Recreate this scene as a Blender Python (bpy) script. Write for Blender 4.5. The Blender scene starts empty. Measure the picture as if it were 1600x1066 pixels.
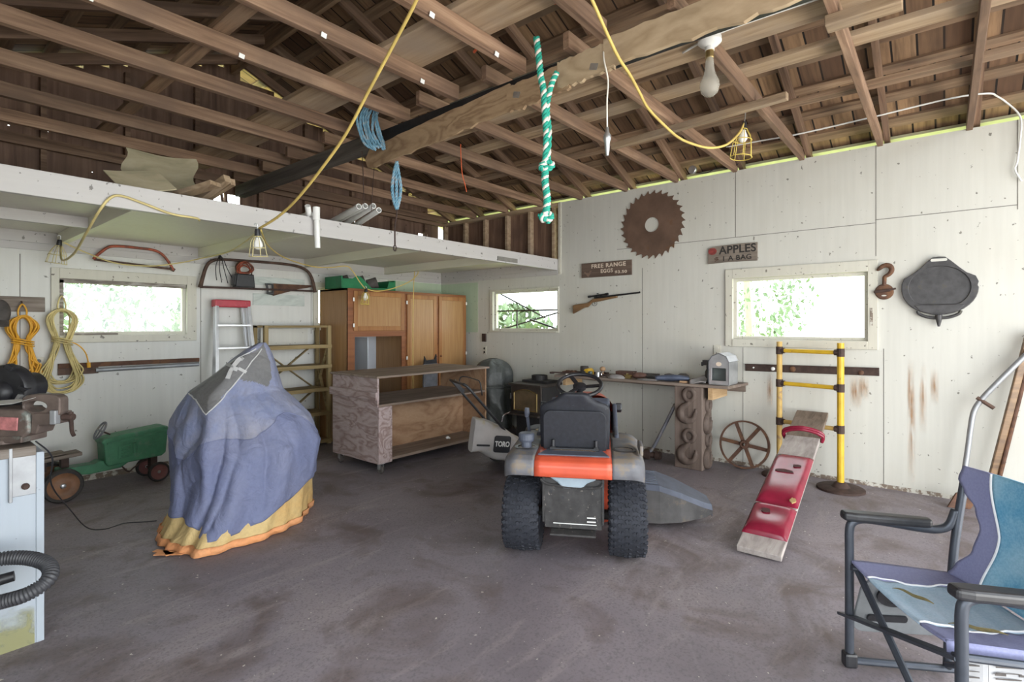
import bpy, bmesh, math, random
from mathutils import Vector, Matrix, Euler
random.seed(7)
PI = math.pi
S = bpy.context.scene
COL = S.collection

# ------------------------------------------------------------------ camera
cam_d = bpy.data.cameras.new('camera')
cam = bpy.data.objects.new('camera', cam_d); COL.objects.link(cam)
cam.location = (0, 0, 1.40)
cam.rotation_euler = (PI/2, 0, math.radians(39.57 - 90))
cam_d.sensor_width = 36; cam_d.lens = 817*36/1600
cam_d.shift_y = -24.4/1600
cam_d.clip_start = 0.05
S.camera = cam
# ------------------------------------------------------------------ sky, door light, added fill lamps, exposure
w = bpy.data.worlds.new('sky'); S.world = w; w.use_nodes = True
bg = w.node_tree.nodes['Background']
bg.inputs[0].default_value = (0.90, 0.96, 1.0, 1); bg.inputs[1].default_value = 6.0
def area(name, loc, target, sx, sy, power, col):
    l = bpy.data.lights.new(name, 'AREA'); l.shape = 'RECTANGLE'; l.size = sx; l.size_y = sy
    l.energy = power; l.color = col
    o = bpy.data.objects.new(name, l); COL.objects.link(o); o.location = loc
    o.rotation_euler = (Vector(target) - Vector(loc)).to_track_quat('-Z', 'Y').to_euler()
    return o
area('door_daylight', (2.0, -2.9, 1.35), (2.6, 4.0, 1.2), 5.4, 2.5, 105, (0.78, 0.87, 1.0))
area('left_fill', (-1.3, 1.0, 1.4), (4.0, 2.6, 1.2), 3.2, 2.3, 22, (0.80, 0.91, 1.0))  # added fill lamp from the left; no side door is known there
area('roof_fill', (2.3, -2.6, 0.25), (2.6, 1.5, 3.6), 5.2, 1.6, 225, (1.0, 0.93, 0.80))  # added upward fill lamp that lightens the rafters, in place of ground bounce
sl = bpy.data.lights.new('sun', 'SUN'); sl.energy = 7.0; sl.angle = 0.01; sl.color = (1.0, 0.95, 0.86)
so = bpy.data.objects.new('sun', sl); COL.objects.link(so); so.location = (12, 2, 20)
so.rotation_euler = (Vector((0, 0, 0)) - Vector((1.0, 0.0, 4.0))).to_track_quat('-Z', 'Y').to_euler()
vs = S.view_settings
vs.view_transform = 'Standard'; vs.look = 'None'; vs.gamma = 1.0; vs.use_curve_mapping = False
vs.exposure = -0.07

# ------------------------------------------------------------------ materials
MAT = {}
def _nt(name):
    m = bpy.data.materials.new(name); m.use_nodes = True
    nt = m.node_tree; b = nt.nodes['Principled BSDF']
    MAT[name] = m
    return m, nt, b
def N(nt, t, **kw):
    n = nt.nodes.new(t)
    for k, v in kw.items(): setattr(n, k, v)
    return n
def rgba(c): return (c[0], c[1], c[2], 1)
def ramp(nt, fac, stops):
    r = N(nt, 'ShaderNodeValToRGB'); e = r.color_ramp.elements
    e[0].position, e[0].color = stops[0][0], rgba(stops[0][1])
    e[1].position, e[1].color = stops[-1][0], rgba(stops[-1][1])
    for p, c in stops[1:-1]:
        k = e.new(p); k.color = rgba(c)
    nt.links.new(fac, r.inputs[0]); return r.outputs[0]
def mix(nt, fac, a, b, mode='MIX'):
    n = N(nt, 'ShaderNodeMix', data_type='RGBA', blend_type=mode)
    for s, v in ((n.inputs[0], fac), (n.inputs[6], a), (n.inputs[7], b)):
        if hasattr(v, 'is_linked'): nt.links.new(v, s)
        else: s.default_value = v if isinstance(v, float) else rgba(v)
    return n.outputs[2]
def coord(nt, scale=(1, 1, 1), rand=True, rot=(0, 0, 0)):
    tc = N(nt, 'ShaderNodeTexCoord'); mp = N(nt, 'ShaderNodeMapping')
    mp.inputs['Scale'].default_value = scale; mp.inputs['Rotation'].default_value = rot
    if rand:
        oi = N(nt, 'ShaderNodeObjectInfo'); va = N(nt, 'ShaderNodeVectorMath', operation='SCALE')
        cx = N(nt, 'ShaderNodeCombineXYZ')
        for i in range(3): nt.links.new(oi.outputs['Random'], cx.inputs[i])
        nt.links.new(cx.outputs[0], va.inputs[0]); va.inputs[3].default_value = 23.0
        ad = N(nt, 'ShaderNodeVectorMath', operation='ADD')
        nt.links.new(tc.outputs['Object'], ad.inputs[0]); nt.links.new(va.outputs[0], ad.inputs[1])
        nt.links.new(ad.outputs[0], mp.inputs[0])
    else: nt.links.new(tc.outputs['Object'], mp.inputs[0])
    return mp.outputs[0]
def noise(nt, vec, scale, detail=4, rough=0.55, dist=0.0):
    n = N(nt, 'ShaderNodeTexNoise'); n.inputs['Scale'].default_value = scale
    n.inputs['Detail'].default_value = detail; n.inputs['Roughness'].default_value = rough
    n.inputs['Distortion'].default_value = dist
    nt.links.new(vec, n.inputs['Vector']); return n.outputs['Fac']
def bump(nt, b, h, strength, dist=0.01):
    k = N(nt, 'ShaderNodeBump'); k.inputs['Strength'].default_value = strength; k.inputs['Distance'].default_value = dist
    nt.links.new(h, k.inputs['Height']); nt.links.new(k.outputs[0], b.inputs['Normal'])
def plain(name, c, rough=0.6, metal=0.0, var=0.15, scale=12, bmp=0.0, spot=None, spot_at=0.62, spot_scale=9, emit=None):
    m, nt, b = _nt(name)
    v = coord(nt); f = noise(nt, v, scale)
    lo = tuple(x*(1-var) for x in c); hi = tuple(min(1, x*(1+var)) for x in c)
    col = ramp(nt, f, [(0.3, lo), (0.7, hi)])
    if spot:
        f2 = noise(nt, v, spot_scale, 6, 0.65)
        g = ramp(nt, f2, [(spot_at-0.03, (0, 0, 0)), (spot_at+0.05, (1, 1, 1))])
        col = mix(nt, g, col, spot)
    nt.links.new(col, b.inputs['Base Color'])
    b.inputs['Roughness'].default_value = rough; b.inputs['Metallic'].default_value = metal
    if bmp: bump(nt, b, f, bmp)
    return m
def wood(name, dark, mid, light, axis='X', scale=22, rough=0.75, stain=None, vary=0.35, stretch=0.05, bmp=0.25, dist=0.5):
    m, nt, b = _nt(name)
    sc = {'X': (stretch, 1, 1), 'Y': (1, stretch, 1), 'Z': (1, 1, stretch)}[axis]
    v = coord(nt, sc)
    f = noise(nt, v, scale, 7, 0.62, dist)
    col = ramp(nt, f, [(0.28, dark), (0.5, mid), (0.74, light)])
    v2 = coord(nt); f2 = noise(nt, v2, 2.3, 4)
    if stain: col = mix(nt, ramp(nt, f2, [(0.46, (0, 0, 0)), (0.66, (0.8, 0.8, 0.8))]), col, stain)
    oi = N(nt, 'ShaderNodeObjectInfo')
    g = ramp(nt, oi.outputs['Random'], [(0.0, (1-vary,)*3), (1.0, (1.0,)*3)])
    col = mix(nt, 1.0, col, g, 'MULTIPLY')
    nt.links.new(col, b.inputs['Base Color']); b.inputs['Roughness'].default_value = rough
    bump(nt, b, f, bmp, 0.004)
    return m
def plywood(name, dark, light, axis='X', scale=5.0, rot=(0, 0, 0), stretch=0.35):
    m, nt, b = _nt(name)
    sc = {'X': (stretch, 1, 1), 'Y': (1, stretch, 1), 'Z': (1, 1, stretch)}[axis]
    v = coord(nt, sc, rot=rot)
    base = noise(nt, v, scale, 3, 0.5, 0.8)
    mm = N(nt, 'ShaderNodeMath', operation='MULTIPLY'); mm.inputs[1].default_value = 14; nt.links.new(base, mm.inputs[0])
    fr = N(nt, 'ShaderNodeMath', operation='PINGPONG'); fr.inputs[1].default_value = 1.0; nt.links.new(mm.outputs[0], fr.inputs[0])
    fine = noise(nt, v, 60, 4)
    col = ramp(nt, fr.outputs[0], [(0.0, dark), (0.35, tuple((a+b_)/2 for a, b_ in zip(dark, light))), (0.8, light)])
    col = mix(nt, 0.25, col, ramp(nt, fine, [(0.35, dark), (0.65, light)]))
    nt.links.new(col, b.inputs['Base Color']); b.inputs['Roughness'].default_value = 0.7
    bump(nt, b, fr.outputs[0], 0.15, 0.003)
    return m
def painted(name, c, dirt, grain=(1, 1, 0.06), amount=0.66, rough=0.55):
    m, nt, b = _nt(name)
    v = coord(nt, rand=False); vg = coord(nt, grain, rand=False)
    f = noise(nt, vg, 26, 5); big = noise(nt, v, 1.1, 4); spots = noise(nt, v, 26, 3, 0.5)
    col = ramp(nt, f, [(0.3, tuple(x*0.93 for x in c)), (0.7, c)])
    col = mix(nt, ramp(nt, big, [(0.45, (0, 0, 0)), (0.8, (0.42,)*3)]), col, dirt)
    col = mix(nt, ramp(nt, spots, [(amount+0.04, (0, 0, 0)), (amount+0.07, (0.85,)*3)]), col, tuple(x*0.28 for x in dirt))
    nt.links.new(col, b.inputs['Base Color']); b.inputs['Roughness'].default_value = rough
    bump(nt, b, f, 0.12, 0.003)
    return m

# ------------------------------------------------------------------ mesh builder
def spline(pts, k=6, closed=False):
    P = [Vector(p) for p in pts]; n = len(P); out = []
    rng = range(n) if closed else range(n-1)
    for i in rng:
        if closed: a, b, c, d = P[i-1], P[i], P[(i+1) % n], P[(i+2) % n]
        else: a, b, c, d = P[max(0, i-1)], P[i], P[i+1], P[min(n-1, i+2)]
        for j in range(k):
            t = j/k
            out.append(0.5*((2*b) + (c-a)*t + (2*a-5*b+4*c-d)*t*t + (3*b-a-3*c+d)*t**3))
    if not closed: out.append(P[-1])
    return out
def helix(p0, p1, r, turns, n=14, phase=0.0):
    p0, p1 = Vector(p0), Vector(p1); ax = (p1-p0).normalized()
    u = ax.orthogonal().normalized(); v = ax.cross(u); out = []
    for i in range(int(turns*n)+1):
        t = i/(turns*n); a = 2*PI*turns*t + phase
        out.append(p0.lerp(p1, t) + u*math.cos(a)*r + v*math.sin(a)*r)
    return out
class MB:
    def __init__(self, M=None): self.bm = bmesh.new(); self.M = M or Matrix(); self.mi = 0
    def _add(self, verts, faces):
        vs_ = [self.bm.verts.new(self.M @ Vector(v)) for v in verts]
        for f in faces:
            try:
                fc = self.bm.faces.new([vs_[i] for i in f]); fc.material_index = self.mi
            except ValueError: pass
        return self
    def box(self, c, s, rot=None, taper=None):
        x, y, z = s[0]/2, s[1]/2, s[2]/2
        t = taper or (1, 1)
        V = [(-x, -y, -z), (x, -y, -z), (x, y, -z), (-x, y, -z), (-x*t[0], -y*t[1], z), (x*t[0], -y*t[1], z), (x*t[0], y*t[1], z), (-x*t[0], y*t[1], z)]
        R = Euler(rot).to_matrix() if rot else Matrix.Identity(3)
        V = [R @ Vector(v) + Vector(c) for v in V]
        return self._add(V, [(3, 2, 1, 0), (4, 5, 6, 7), (0, 1, 5, 4), (1, 2, 6, 5), (2, 3, 7, 6), (3, 0, 4, 7)])
    def span(self, a, b):
        return self.box([(a[i]+b[i])/2 for i in range(3)], [abs(b[i]-a[i]) for i in range(3)])
    def beam(self, p0, p1, w_, h_, up=(0, 0, 1)):
        p0, p1 = Vector(p0), Vector(p1); d = (p1-p0).normalized()
        s = d.cross(Vector(up))
        s = s.normalized() if s.length > 1e-4 else Vector((1, 0, 0))
        u = s.cross(d); V = []
        for p in (p0, p1):
            for a, b_ in ((-1, -1), (1, -1), (1, 1), (-1, 1)): V.append(p + s*a*w_/2 + u*b_*h_/2)
        return self._add(V, [(0, 1, 2, 3), (7, 6, 5, 4), (0, 4, 5, 1), (1, 5, 6, 2), (2, 6, 7, 3), (3, 7, 4, 0)])
    def tube(self, pts, r, n=8, closed=False, radii=None):
        P = [Vector(p) for p in pts]; m = len(P); V = []; F = []
        prev = None
        for i in range(m):
            if closed: d = P[(i+1) % m] - P[i-1]
            else: d = P[min(m-1, i+1)] - P[max(0, i-1)]
            d = d.normalized() if d.length > 1e-9 else Vector((0, 0, 1))
            if prev is None: u = d.orthogonal().normalized()
            else:
                u = prev - d*prev.dot(d)
                u = u.normalized() if u.length > 1e-6 else d.orthogonal().normalized()
            prev = u; v = d.cross(u); rr = radii[i] if radii else r
            for j in range(n):
                a = 2*PI*j/n; V.append(P[i] + (u*math.cos(a) + v*math.sin(a))*rr)
        for i in range(m if closed else m-1):
            for j in range(n):
                a = i*n+j; b_ = i*n+(j+1) % n; k = ((i+1) % m)*n
                F.append((a, b_, k+(j+1) % n, k+j))
        if not closed:
            F.append(tuple(range(n-1, -1, -1))); F.append(tuple((m-1)*n+j for j in range(n)))
        return self._add(V, F)
    def cyl(self, p0, p1, r, n=16, r2=None):
        return self.tube([p0, p1], r, n, radii=[r, r if r2 is None else r2])
    def lathe(self, prof, n=24, c=(0, 0, 0), axis='Z', cap=True):
        V = []; F = []; m = len(prof)
        for r, z in prof:
            for j in range(n):
                a = 2*PI*j/n; x, y = r*math.cos(a), r*math.sin(a)
                p = {'Z': (x, y, z), 'X': (z, x, y), 'Y': (y, z, x)}[axis]
                V.append((p[0]+c[0], p[1]+c[1], p[2]+c[2]))
        for i in range(m-1):
            for j in range(n):
                F.append((i*n+j, i*n+(j+1) % n, (i+1)*n+(j+1) % n, (i+1)*n+j))
        if cap:
            F.append(tuple(range(n-1, -1, -1))); F.append(tuple((m-1)*n+j for j in range(n)))
        return self._add(V, F)
    def prism(self, poly, d, M=None):
        """polygon in the XY plane, from z = 0 to z = d, placed by M"""
        M = M or Matrix(); n = len(poly)
        V = [M @ Vector((x, y, 0)) for x, y in poly] + [M @ Vector((x, y, d)) for x, y in poly]
        F = [tuple(range(n-1, -1, -1)), tuple(range(n, 2*n))] + [(i, (i+1) % n, n+(i+1) % n, n+i) for i in range(n)]
        return self._add(V, F)
    def ringprism(self, outer, inner, d, M=None):
        """a plate with a hole; both outlines hold the same number of points"""
        M = M or Matrix(); n = len(outer); V = []
        for z in (0, d):
            V += [M @ Vector((x, y, z)) for x, y in outer] + [M @ Vector((x, y, z)) for x, y in inner]
        F = []
        for i in range(n):
            j = (i+1) % n
            F += [(i, n+i, n+j, j), (2*n+i, 2*n+j, 3*n+j, 3*n+i), (i, j, 2*n+j, 2*n+i), (n+i, 3*n+i, 3*n+j, n+j)]
        return self._add(V, F)
    def grid(self, fn, nu, nv, thick=0.0, wrap=False):
        V = [Vector(fn(i/nu, j/nv)) for j in range(nv+1) for i in range(nu + (0 if wrap else 1))]
        w_ = nu if wrap else nu+1; F = []
        for j in range(nv):
            for i in range(nu):
                F.append((j*w_+i, j*w_+(i+1) % w_, (j+1)*w_+(i+1) % w_, (j+1)*w_+i))
        return self._add(V, F)
    def ball(self, c, r, sc=(1, 1, 1), n=16):
        pr = [(max(1e-4, math.sin(PI*i/n)), -math.cos(PI*i/n)) for i in range(n+1)]
        V = []; F = []; m = n+1
        for a, z in pr:
            for j in range(n):
                t = 2*PI*j/n
                V.append((c[0]+r*sc[0]*a*math.cos(t), c[1]+r*sc[1]*a*math.sin(t), c[2]+r*sc[2]*z))
        for i in range(m-1):
            for j in range(n): F.append((i*n+j, i*n+(j+1) % n, (i+1)*n+(j+1) % n, (i+1)*n+j))
        return self._add(V, F)
    def obj(self, name, mat, parent=None, world=False, smooth=None, bevel=0.0, solid=0.0, sub=0, seg=2):
        me = bpy.data.meshes.new(name)
        if parent is not None and world:
            self.bm.transform(WM[parent.name].inverted())
        bmesh.ops.recalc_face_normals(self.bm, faces=self.bm.faces[:])
        o = bpy.data.objects.new(name, me)
        if parent is None:
            co = [v.co for v in self.bm.verts]
            lo = Vector([min(c[i] for c in co) for i in range(3)]); hi = Vector([max(c[i] for c in co) for i in range(3)])
            org = Vector(((lo.x+hi.x)/2, (lo.y+hi.y)/2, lo.z))
            self.bm.transform(Matrix.Translation(-org)); o.location = org
            WM[o.name] = Matrix.Translation(org)
        else:
            o.parent = parent; WM[o.name] = WM[parent.name].copy()
        self.bm.to_mesh(me); self.bm.free()
        for m in (mat if isinstance(mat, (list, tuple)) else [mat]): me.materials.append(MAT[m])
        COL.objects.link(o)
        if solid:
            md = o.modifiers.new('thickness', 'SOLIDIFY'); md.thickness = solid; md.offset = 0
        if bevel:
            md = o.modifiers.new('edge', 'BEVEL'); md.width = bevel; md.segments = seg; md.limit_method = 'ANGLE'; md.angle_limit = math.radians(40)
        if sub:
            md = o.modifiers.new('smooth', 'SUBSURF'); md.levels = sub; md.render_levels = sub
        if smooth or (smooth is None and False):
            for p in me.polygons: p.use_smooth = True
            if smooth != 'all':
                try: me.set_sharp_from_angle(angle=math.radians(42))
                except Exception: pass
        return o
WM = {}
def tag(o, label, cat, group=None):
    o['label'] = label; o['category'] = cat
    if group: o['group'] = group
    return o
def thing(name, label, cat, loc=(0, 0, 0), rotz=0.0, group=None):
    o = bpy.data.objects.new(name, None); COL.objects.link(o)
    o.empty_display_size = 0.1; o.location = loc; o.rotation_euler = (0, 0, rotz)
    WM[o.name] = Matrix.Translation(Vector(loc)) @ Matrix.Rotation(rotz, 4, 'Z')
    return tag(o, label, cat, group)
def struct(o):
    o['kind'] = 'structure'; return o
def copy_thing(src, loc, rotz=None, label=None, group=None):
    r = src.copy(); COL.objects.link(r); r.location = loc
    if rotz is not None: r.rotation_euler = (0, 0, rotz)
    for ch in list(src.children):
        c = ch.copy(); COL.objects.link(c); c.parent = r
        for g in ch.children:
            d = g.copy(); COL.objects.link(d); d.parent = c
    if label: r['label'] = label
    if group: r['group'] = group
    return r
def text_mb(txt, size, M, depth=0.002, bold=0.0, align='CENTER', squash=1.0, spacing=1.0):
    cu = bpy.data.curves.new('lettering', 'FONT'); cu.body = txt; cu.size = size; cu.extrude = depth; cu.offset = bold
    cu.align_x = align; cu.align_y = 'CENTER'; cu.space_character = spacing
    o = bpy.data.objects.new('lettering', cu); COL.objects.link(o)
    dg = bpy.context.evaluated_depsgraph_get(); dg.update()
    me = bpy.data.meshes.new_from_object(o.evaluated_get(dg))
    bpy.data.objects.remove(o); bpy.data.curves.remove(cu)
    b = MB(); b.bm.from_mesh(me); bpy.data.meshes.remove(me)
    b.bm.transform(M @ Matrix.Diagonal((squash, 1, 1, 1)))
    return b
# frames for things that lie flat on a wall: x along the wall to the viewer's right, y up, z out of the wall
def on_right(y, z, off=0.0, roll=0.0, X=5.5):
    return Matrix(((0, 0, -1, X-off), (-1, 0, 0, y), (0, 1, 0, z), (0, 0, 0, 1))) @ Matrix.Rotation(roll, 4, 'Z')
def on_back(x, z, off=0.0, roll=0.0, Y=5.96):
    return Matrix(((1, 0, 0, x), (0, 0, -1, Y-off), (0, 1, 0, z), (0, 0, 0, 1))) @ Matrix.Rotation(roll, 4, 'Z')
def ordinal(i):
    return ['first', 'second', 'third', 'fourth', 'fifth', 'sixth', 'seventh', 'eighth', 'ninth', 'tenth', 'eleventh', 'twelfth', 'thirteenth', 'fourteenth', 'fifteenth', 'sixteenth', 'seventeenth', 'eighteenth'][i]
# ================================================================== materials used all over
painted('wall_paint', (0.57, 0.56, 0.51), (0.46, 0.43, 0.35))
painted('back_paint', (0.66, 0.66, 0.63), (0.52, 0.49, 0.42))
painted('green_paint', (0.46, 0.55, 0.40), (0.36, 0.42, 0.30))
painted('trim_paint', (0.58, 0.56, 0.48), (0.40, 0.35, 0.27), amount=0.62)
painted('loft_paint', (0.50, 0.48, 0.47), (0.50, 0.46, 0.42), grain=(0.06, 1, 1), amount=0.63)
painted('joist_paint', (0.72, 0.70, 0.58), (0.5, 0.46, 0.36), grain=(1, 0.06, 1), amount=0.68)
painted('soffit_paint', (0.70, 0.67, 0.60), (0.54, 0.49, 0.40), amount=0.75)
wood('old_wood_x', (0.09, 0.05, 0.032), (0.26, 0.155, 0.098), (0.45, 0.30, 0.20), 'X', stain=(0.20, 0.125, 0.085), vary=0.45)
wood('old_wood_y', (0.09, 0.052, 0.032), (0.29, 0.18, 0.11), (0.50, 0.35, 0.225), 'Y', stain=(0.26, 0.18, 0.12), vary=0.4)
wood('old_wood_z', (0.09, 0.05, 0.035), (0.24, 0.14, 0.095), (0.37, 0.235, 0.165), 'Z', stain=(0.16, 0.095, 0.07), scale=14)
wood('tan_wood_y', (0.20, 0.125, 0.07), (0.40, 0.285, 0.18), (0.54, 0.41, 0.28), 'Y', stain=(0.36, 0.28, 0.21), vary=0.2)
wood('tan_wood_x', (0.20, 0.125, 0.07), (0.40, 0.285, 0.18), (0.54, 0.41, 0.28), 'X', stain=(0.36, 0.28, 0.21), vary=0.2)
plain('black_steel', (0.02, 0.02, 0.022), 0.5, 0.3, 0.3, 20, 0.1)
plain('dark_seam', (0.20, 0.19, 0.17), 0.9)
plain('white_plastic', (0.78, 0.78, 0.76), 0.4, var=0.05)
plain('galvanised', (0.50, 0.51, 0.52), 0.38, 0.85, 0.2, 16)
plain('rust', (0.115, 0.06, 0.04), 0.8, 0.35, 0.35, 14, 0.25, spot=(0.17, 0.085, 0.045), spot_at=0.55)
plain('dark_rust', (0.065, 0.04, 0.033), 0.75, 0.4, 0.35, 18, 0.2)
plain('black_plastic', (0.018, 0.018, 0.021), 0.42, 0, 0.3, 30, 0.05)
plain('grey_plastic', (0.16, 0.165, 0.19), 0.5, 0, 0.25, 10, 0.05, spot=(0.23, 0.20, 0.17), spot_at=0.58)
plain('chrome', (0.7, 0.7, 0.72), 0.22, 1.0, 0.1)
plain('yellow_cord', (0.60, 0.44, 0.13), 0.5, 0, 0.15, 8)
plain('pale_cord', (0.56, 0.46, 0.20), 0.55, 0, 0.2, 8)
# glass that lets daylight through
m, nt, b = _nt('window_glass')
tr = N(nt, 'ShaderNodeBsdfTransparent'); gl = N(nt, 'ShaderNodeBsdfGlossy'); mx = N(nt, 'ShaderNodeMixShader')
gl.inputs['Roughness'].default_value = 0.03; mx.inputs[0].default_value = 0.05
tr.inputs[0].default_value = (0.96, 0.98, 0.97, 1)
nt.links.new(tr.outputs[0], mx.inputs[1]); nt.links.new(gl.outputs[0], mx.inputs[2])
nt.links.new(mx.outputs[0], nt.nodes['Material Output'].inputs[0])
# concrete floor: blotches, oil stains, pale scuffs and chips
m, nt, b = _nt('concrete')
v = coord(nt, rand=False); vs2 = coord(nt, (0.35, 1.6, 1), rand=False, rot=(0, 0, 0.7))
f1 = noise(nt, v, 0.9, 6, 0.6); f2 = noise(nt, v, 90, 3); f3 = noise(nt, v, 2.1, 5, 0.6, 0.6); f4 = noise(nt, v, 34, 2); f5 = noise(nt, vs2, 3.2, 5, 0.7, 0.3)
col = ramp(nt, f1, [(0.3, (0.15, 0.13, 0.145)), (0.55, (0.235, 0.205, 0.225)), (0.75, (0.30, 0.255, 0.26))])
col = mix(nt, ramp(nt, f3, [(0.50, (0, 0, 0)), (0.68, (0.85,)*3)]), col, (0.12, 0.088, 0.078))
col = mix(nt, ramp(nt, f5, [(0.56, (0, 0, 0)), (0.74, (0.65,)*3)]), col, (0.36, 0.315, 0.31))
col = mix(nt, ramp(nt, f2, [(0.32, (0.45,)*3), (0.5, (0, 0, 0))]), col, (0.08, 0.075, 0.08))
col = mix(nt, ramp(nt, f4, [(0.725, (0, 0, 0)), (0.74, (0.9,)*3)]), col, (0.62, 0.57, 0.5))
vo = N(nt, 'ShaderNodeTexVoronoi', feature='DISTANCE_TO_EDGE'); vo.inputs['Scale'].default_value = 0.55
nd = N(nt, 'ShaderNodeMix', data_type='VECTOR'); nd.inputs[0].default_value = 0.12
nn = N(nt, 'ShaderNodeTexNoise'); nn.inputs['Scale'].default_value = 2.5; nt.links.new(v, nn.inputs['Vector'])
nt.links.new(v, nd.inputs[4]); nt.links.new(nn.outputs['Color'], nd.inputs[5]); nt.links.new(nd.outputs[1], vo.inputs['Vector'])
col = mix(nt, ramp(nt, vo.outputs['Distance'], [(0.0, (0.12,)*3), (0.003, (0, 0, 0))]), col, (0.33, 0.31, 0.31))
nt.links.new(col, b.inputs['Base Color'])
rr = ramp(nt, f1, [(0.3, (0.5,)*3), (0.7, (0.72,)*3)]); nt.links.new(rr, b.inputs['Roughness'])
bump(nt, b, f2, 0.25, 0.003)
# shakes seen from below
m, nt, b = _nt('roof_shakes')
v = coord(nt, rand=False, rot=(0, 0, PI/2))
br = N(nt, 'ShaderNodeTexBrick'); br.offset = 0.37; br.squash = 1.0
br.inputs['Scale'].default_value = 1.0; br.inputs['Brick Width'].default_value = 0.15; br.inputs['Row Height'].default_value = 0.32
br.inputs['Mortar Size'].default_value = 0.007; br.inputs['Mortar Smooth'].default_value = 0.1
br.inputs['Color1'].default_value = (0.40, 0.25, 0.14, 1); br.inputs['Color2'].default_value = (0.12, 0.065, 0.038, 1); br.inputs['Mortar'].default_value = (0.008, 0.006, 0.005, 1)
nt.links.new(v, br.inputs['Vector'])
vg = coord(nt, (0.08, 1, 1), rand=False); g = noise(nt, vg, 30, 5)
col = mix(nt, ramp(nt, g, [(0.32, (0.6,)*3), (0.6, (0.0,)*3)]), br.outputs['Color'], (0.07, 0.04, 0.026))
big = noise(nt, v, 1.3, 3); col = mix(nt, ramp(nt, big, [(0.55, (0, 0, 0)), (0.7, (0.6,)*3)]), col, (0.05, 0.03, 0.022))
nt.links.new(col, b.inputs['Base Color']); b.inputs['Roughness'].default_value = 0.9
bump(nt, b, br.outputs['Fac'], -0.6, 0.01)

# ================================================================== floor and walls
XR, YB, XL, YF = 5.5, 5.96, -0.62, -2.6
ZP = 2.96                                            # top of the walls
EAVE_X = XR; PITCH = 0.39; RIDGE_X = 2.45
def roof_z(x): return 3.0 + PITCH*(XR - x if x > RIDGE_X else x - (2*RIDGE_X - XR))
b = MB(); b.span((XL-0.12, YF, -0.15), (XR+0.12, YB+0.12, 0.0)); struct(b.obj('floor', 'concrete'))
def wall_with_holes(axis, c0, c1, u0, u1, z0, z1, holes, name, mat):
    b = MB(); us = sorted({u0, u1} | {h[0] for h in holes} | {h[1] for h in holes})
    for a, bb in zip(us[:-1], us[1:]):
        hs = [h for h in holes if h[0] <= a+1e-6 and h[1] >= bb-1e-6]; z = z0
        for h in sorted(hs, key=lambda q: q[2]):
            if h[2] > z:
                b.span((c0, a, z), (c1, bb, h[2])) if axis == 'X' else b.span((a, c0, z), (bb, c1, h[2]))
            z = h[3]
        if z < z1: b.span((c0, a, z), (c1, bb, z1)) if axis == 'X' else b.span((a, c0, z), (bb, c1, z1))
    bmesh.ops.remove_doubles(b.bm, verts=b.bm.verts[:], dist=1e-5)
    return struct(b.obj(name, mat))
W1 = (1.00, 1.995, 1.312, 1.812); W2 = (3.785, 4.88, 1.33, 1.872); W3 = (0.512, 1.645, 1.262, 1.87); W4 = (3.44, 4.35, 1.40, 1.87)
wall_with_holes('X', XR, XR+0.10, YF, 3.77, 0, ZP, [W3], 'wall_right', 'wall_paint')
wall_with_holes('X', XR, XR+0.10, 3.77, YB, 0, 2.235, [W2], 'wall_right_under_loft', 'wall_paint')
wall_with_holes('Y', YB, YB+0.10, XL, XR, 0, 2.235, [W1, W4], 'wall_back', 'back_paint')
# the bare upper wall beyond the loft edge: boards on studs
b = MB(); random.seed(3); y = 3.80
while y < YB:
    wd = random.uniform(0.16, 0.24); b.span((XR+0.075, y+0.003, 2.235), (XR+0.095, min(YB, y+wd), ZP)); y += wd
struct(b.obj('wall_right_bare_boards', 'old_wood_z'))
b = MB()
for y in (3.86, 4.25, 4.65, 5.06, 5.46, 5.90): b.span((XR+0.0, y-0.02, 2.235), (XR+0.075, y+0.02, ZP-0.05))
b.span((XR-0.01, 3.78, ZP-0.05), (XR+0.09, YB, ZP)); struct(b.obj('trim_1', 'tan_wood_y'))
# back gable of vertical boards with gaps and broken ends
b = MB(); x = XL; k = 0
while x < XR:
    wd = random.uniform(0.14, 0.22); x1 = min(XR, x+wd)
    zt = roof_z((x+x1)/2) + (0.0 if k % 5 == 2 else 0.075); zb = 2.235
    holes = [(2.735, 2.835)] if 2.10 < x < 2.50 else [(2.735, 2.79)] if 3.75 < x < 4.0 else [(2.74, 2.775)] if 5.0 < x < 5.25 else []
    for h0, h1 in holes:
        b.span((x, YB+0.06, zb), (x1, YB+0.082, h0)); b.span((x, YB+0.06, h0), (x+0.035, YB+0.082, h1)); zb = h1
    knots = [] if holes else [(random.uniform(x+0.02, x1-0.03), random.uniform(2.76, 3.1)) for _ in range(random.choice([0, 1, 2]))]
    for kx, kz in sorted(knots, key=lambda q: q[1]):
        if kz < zb+0.03: continue
        s_ = random.uniform(0.006, 0.014); b.span((x, YB+0.06, zb), (x1, YB+0.082, kz)); b.span((x, YB+0.06, kz), (kx, YB+0.082, kz+s_)); b.span((kx+s_, YB+0.06, kz), (x1, YB+0.082, kz+s_)); zb = kz+s_
    b.span((x, YB+0.06, zb), (x1, YB+0.082, zt))
    x += wd; k += 1
for x, z in ((2.26, 2.76), (2.36, 2.75), (2.40, 2.77), (3.84, 2.75), (3.9, 2.76)): b.box((x, YB+0.05, z), (0.025, 0.015, 0.16), (0, random.uniform(-0.3, 0.3), 0))
struct(b.obj('wall_back_gable', 'old_wood_z'))
b = MB()
for x in (0.2, 0.9, 1.5, 2.1, 2.75, 3.3, 3.95, 4.6, 5.2): b.span((x-0.02, YB, 2.235), (x+0.02, YB+0.058, roof_z(x)-0.02))
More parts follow.
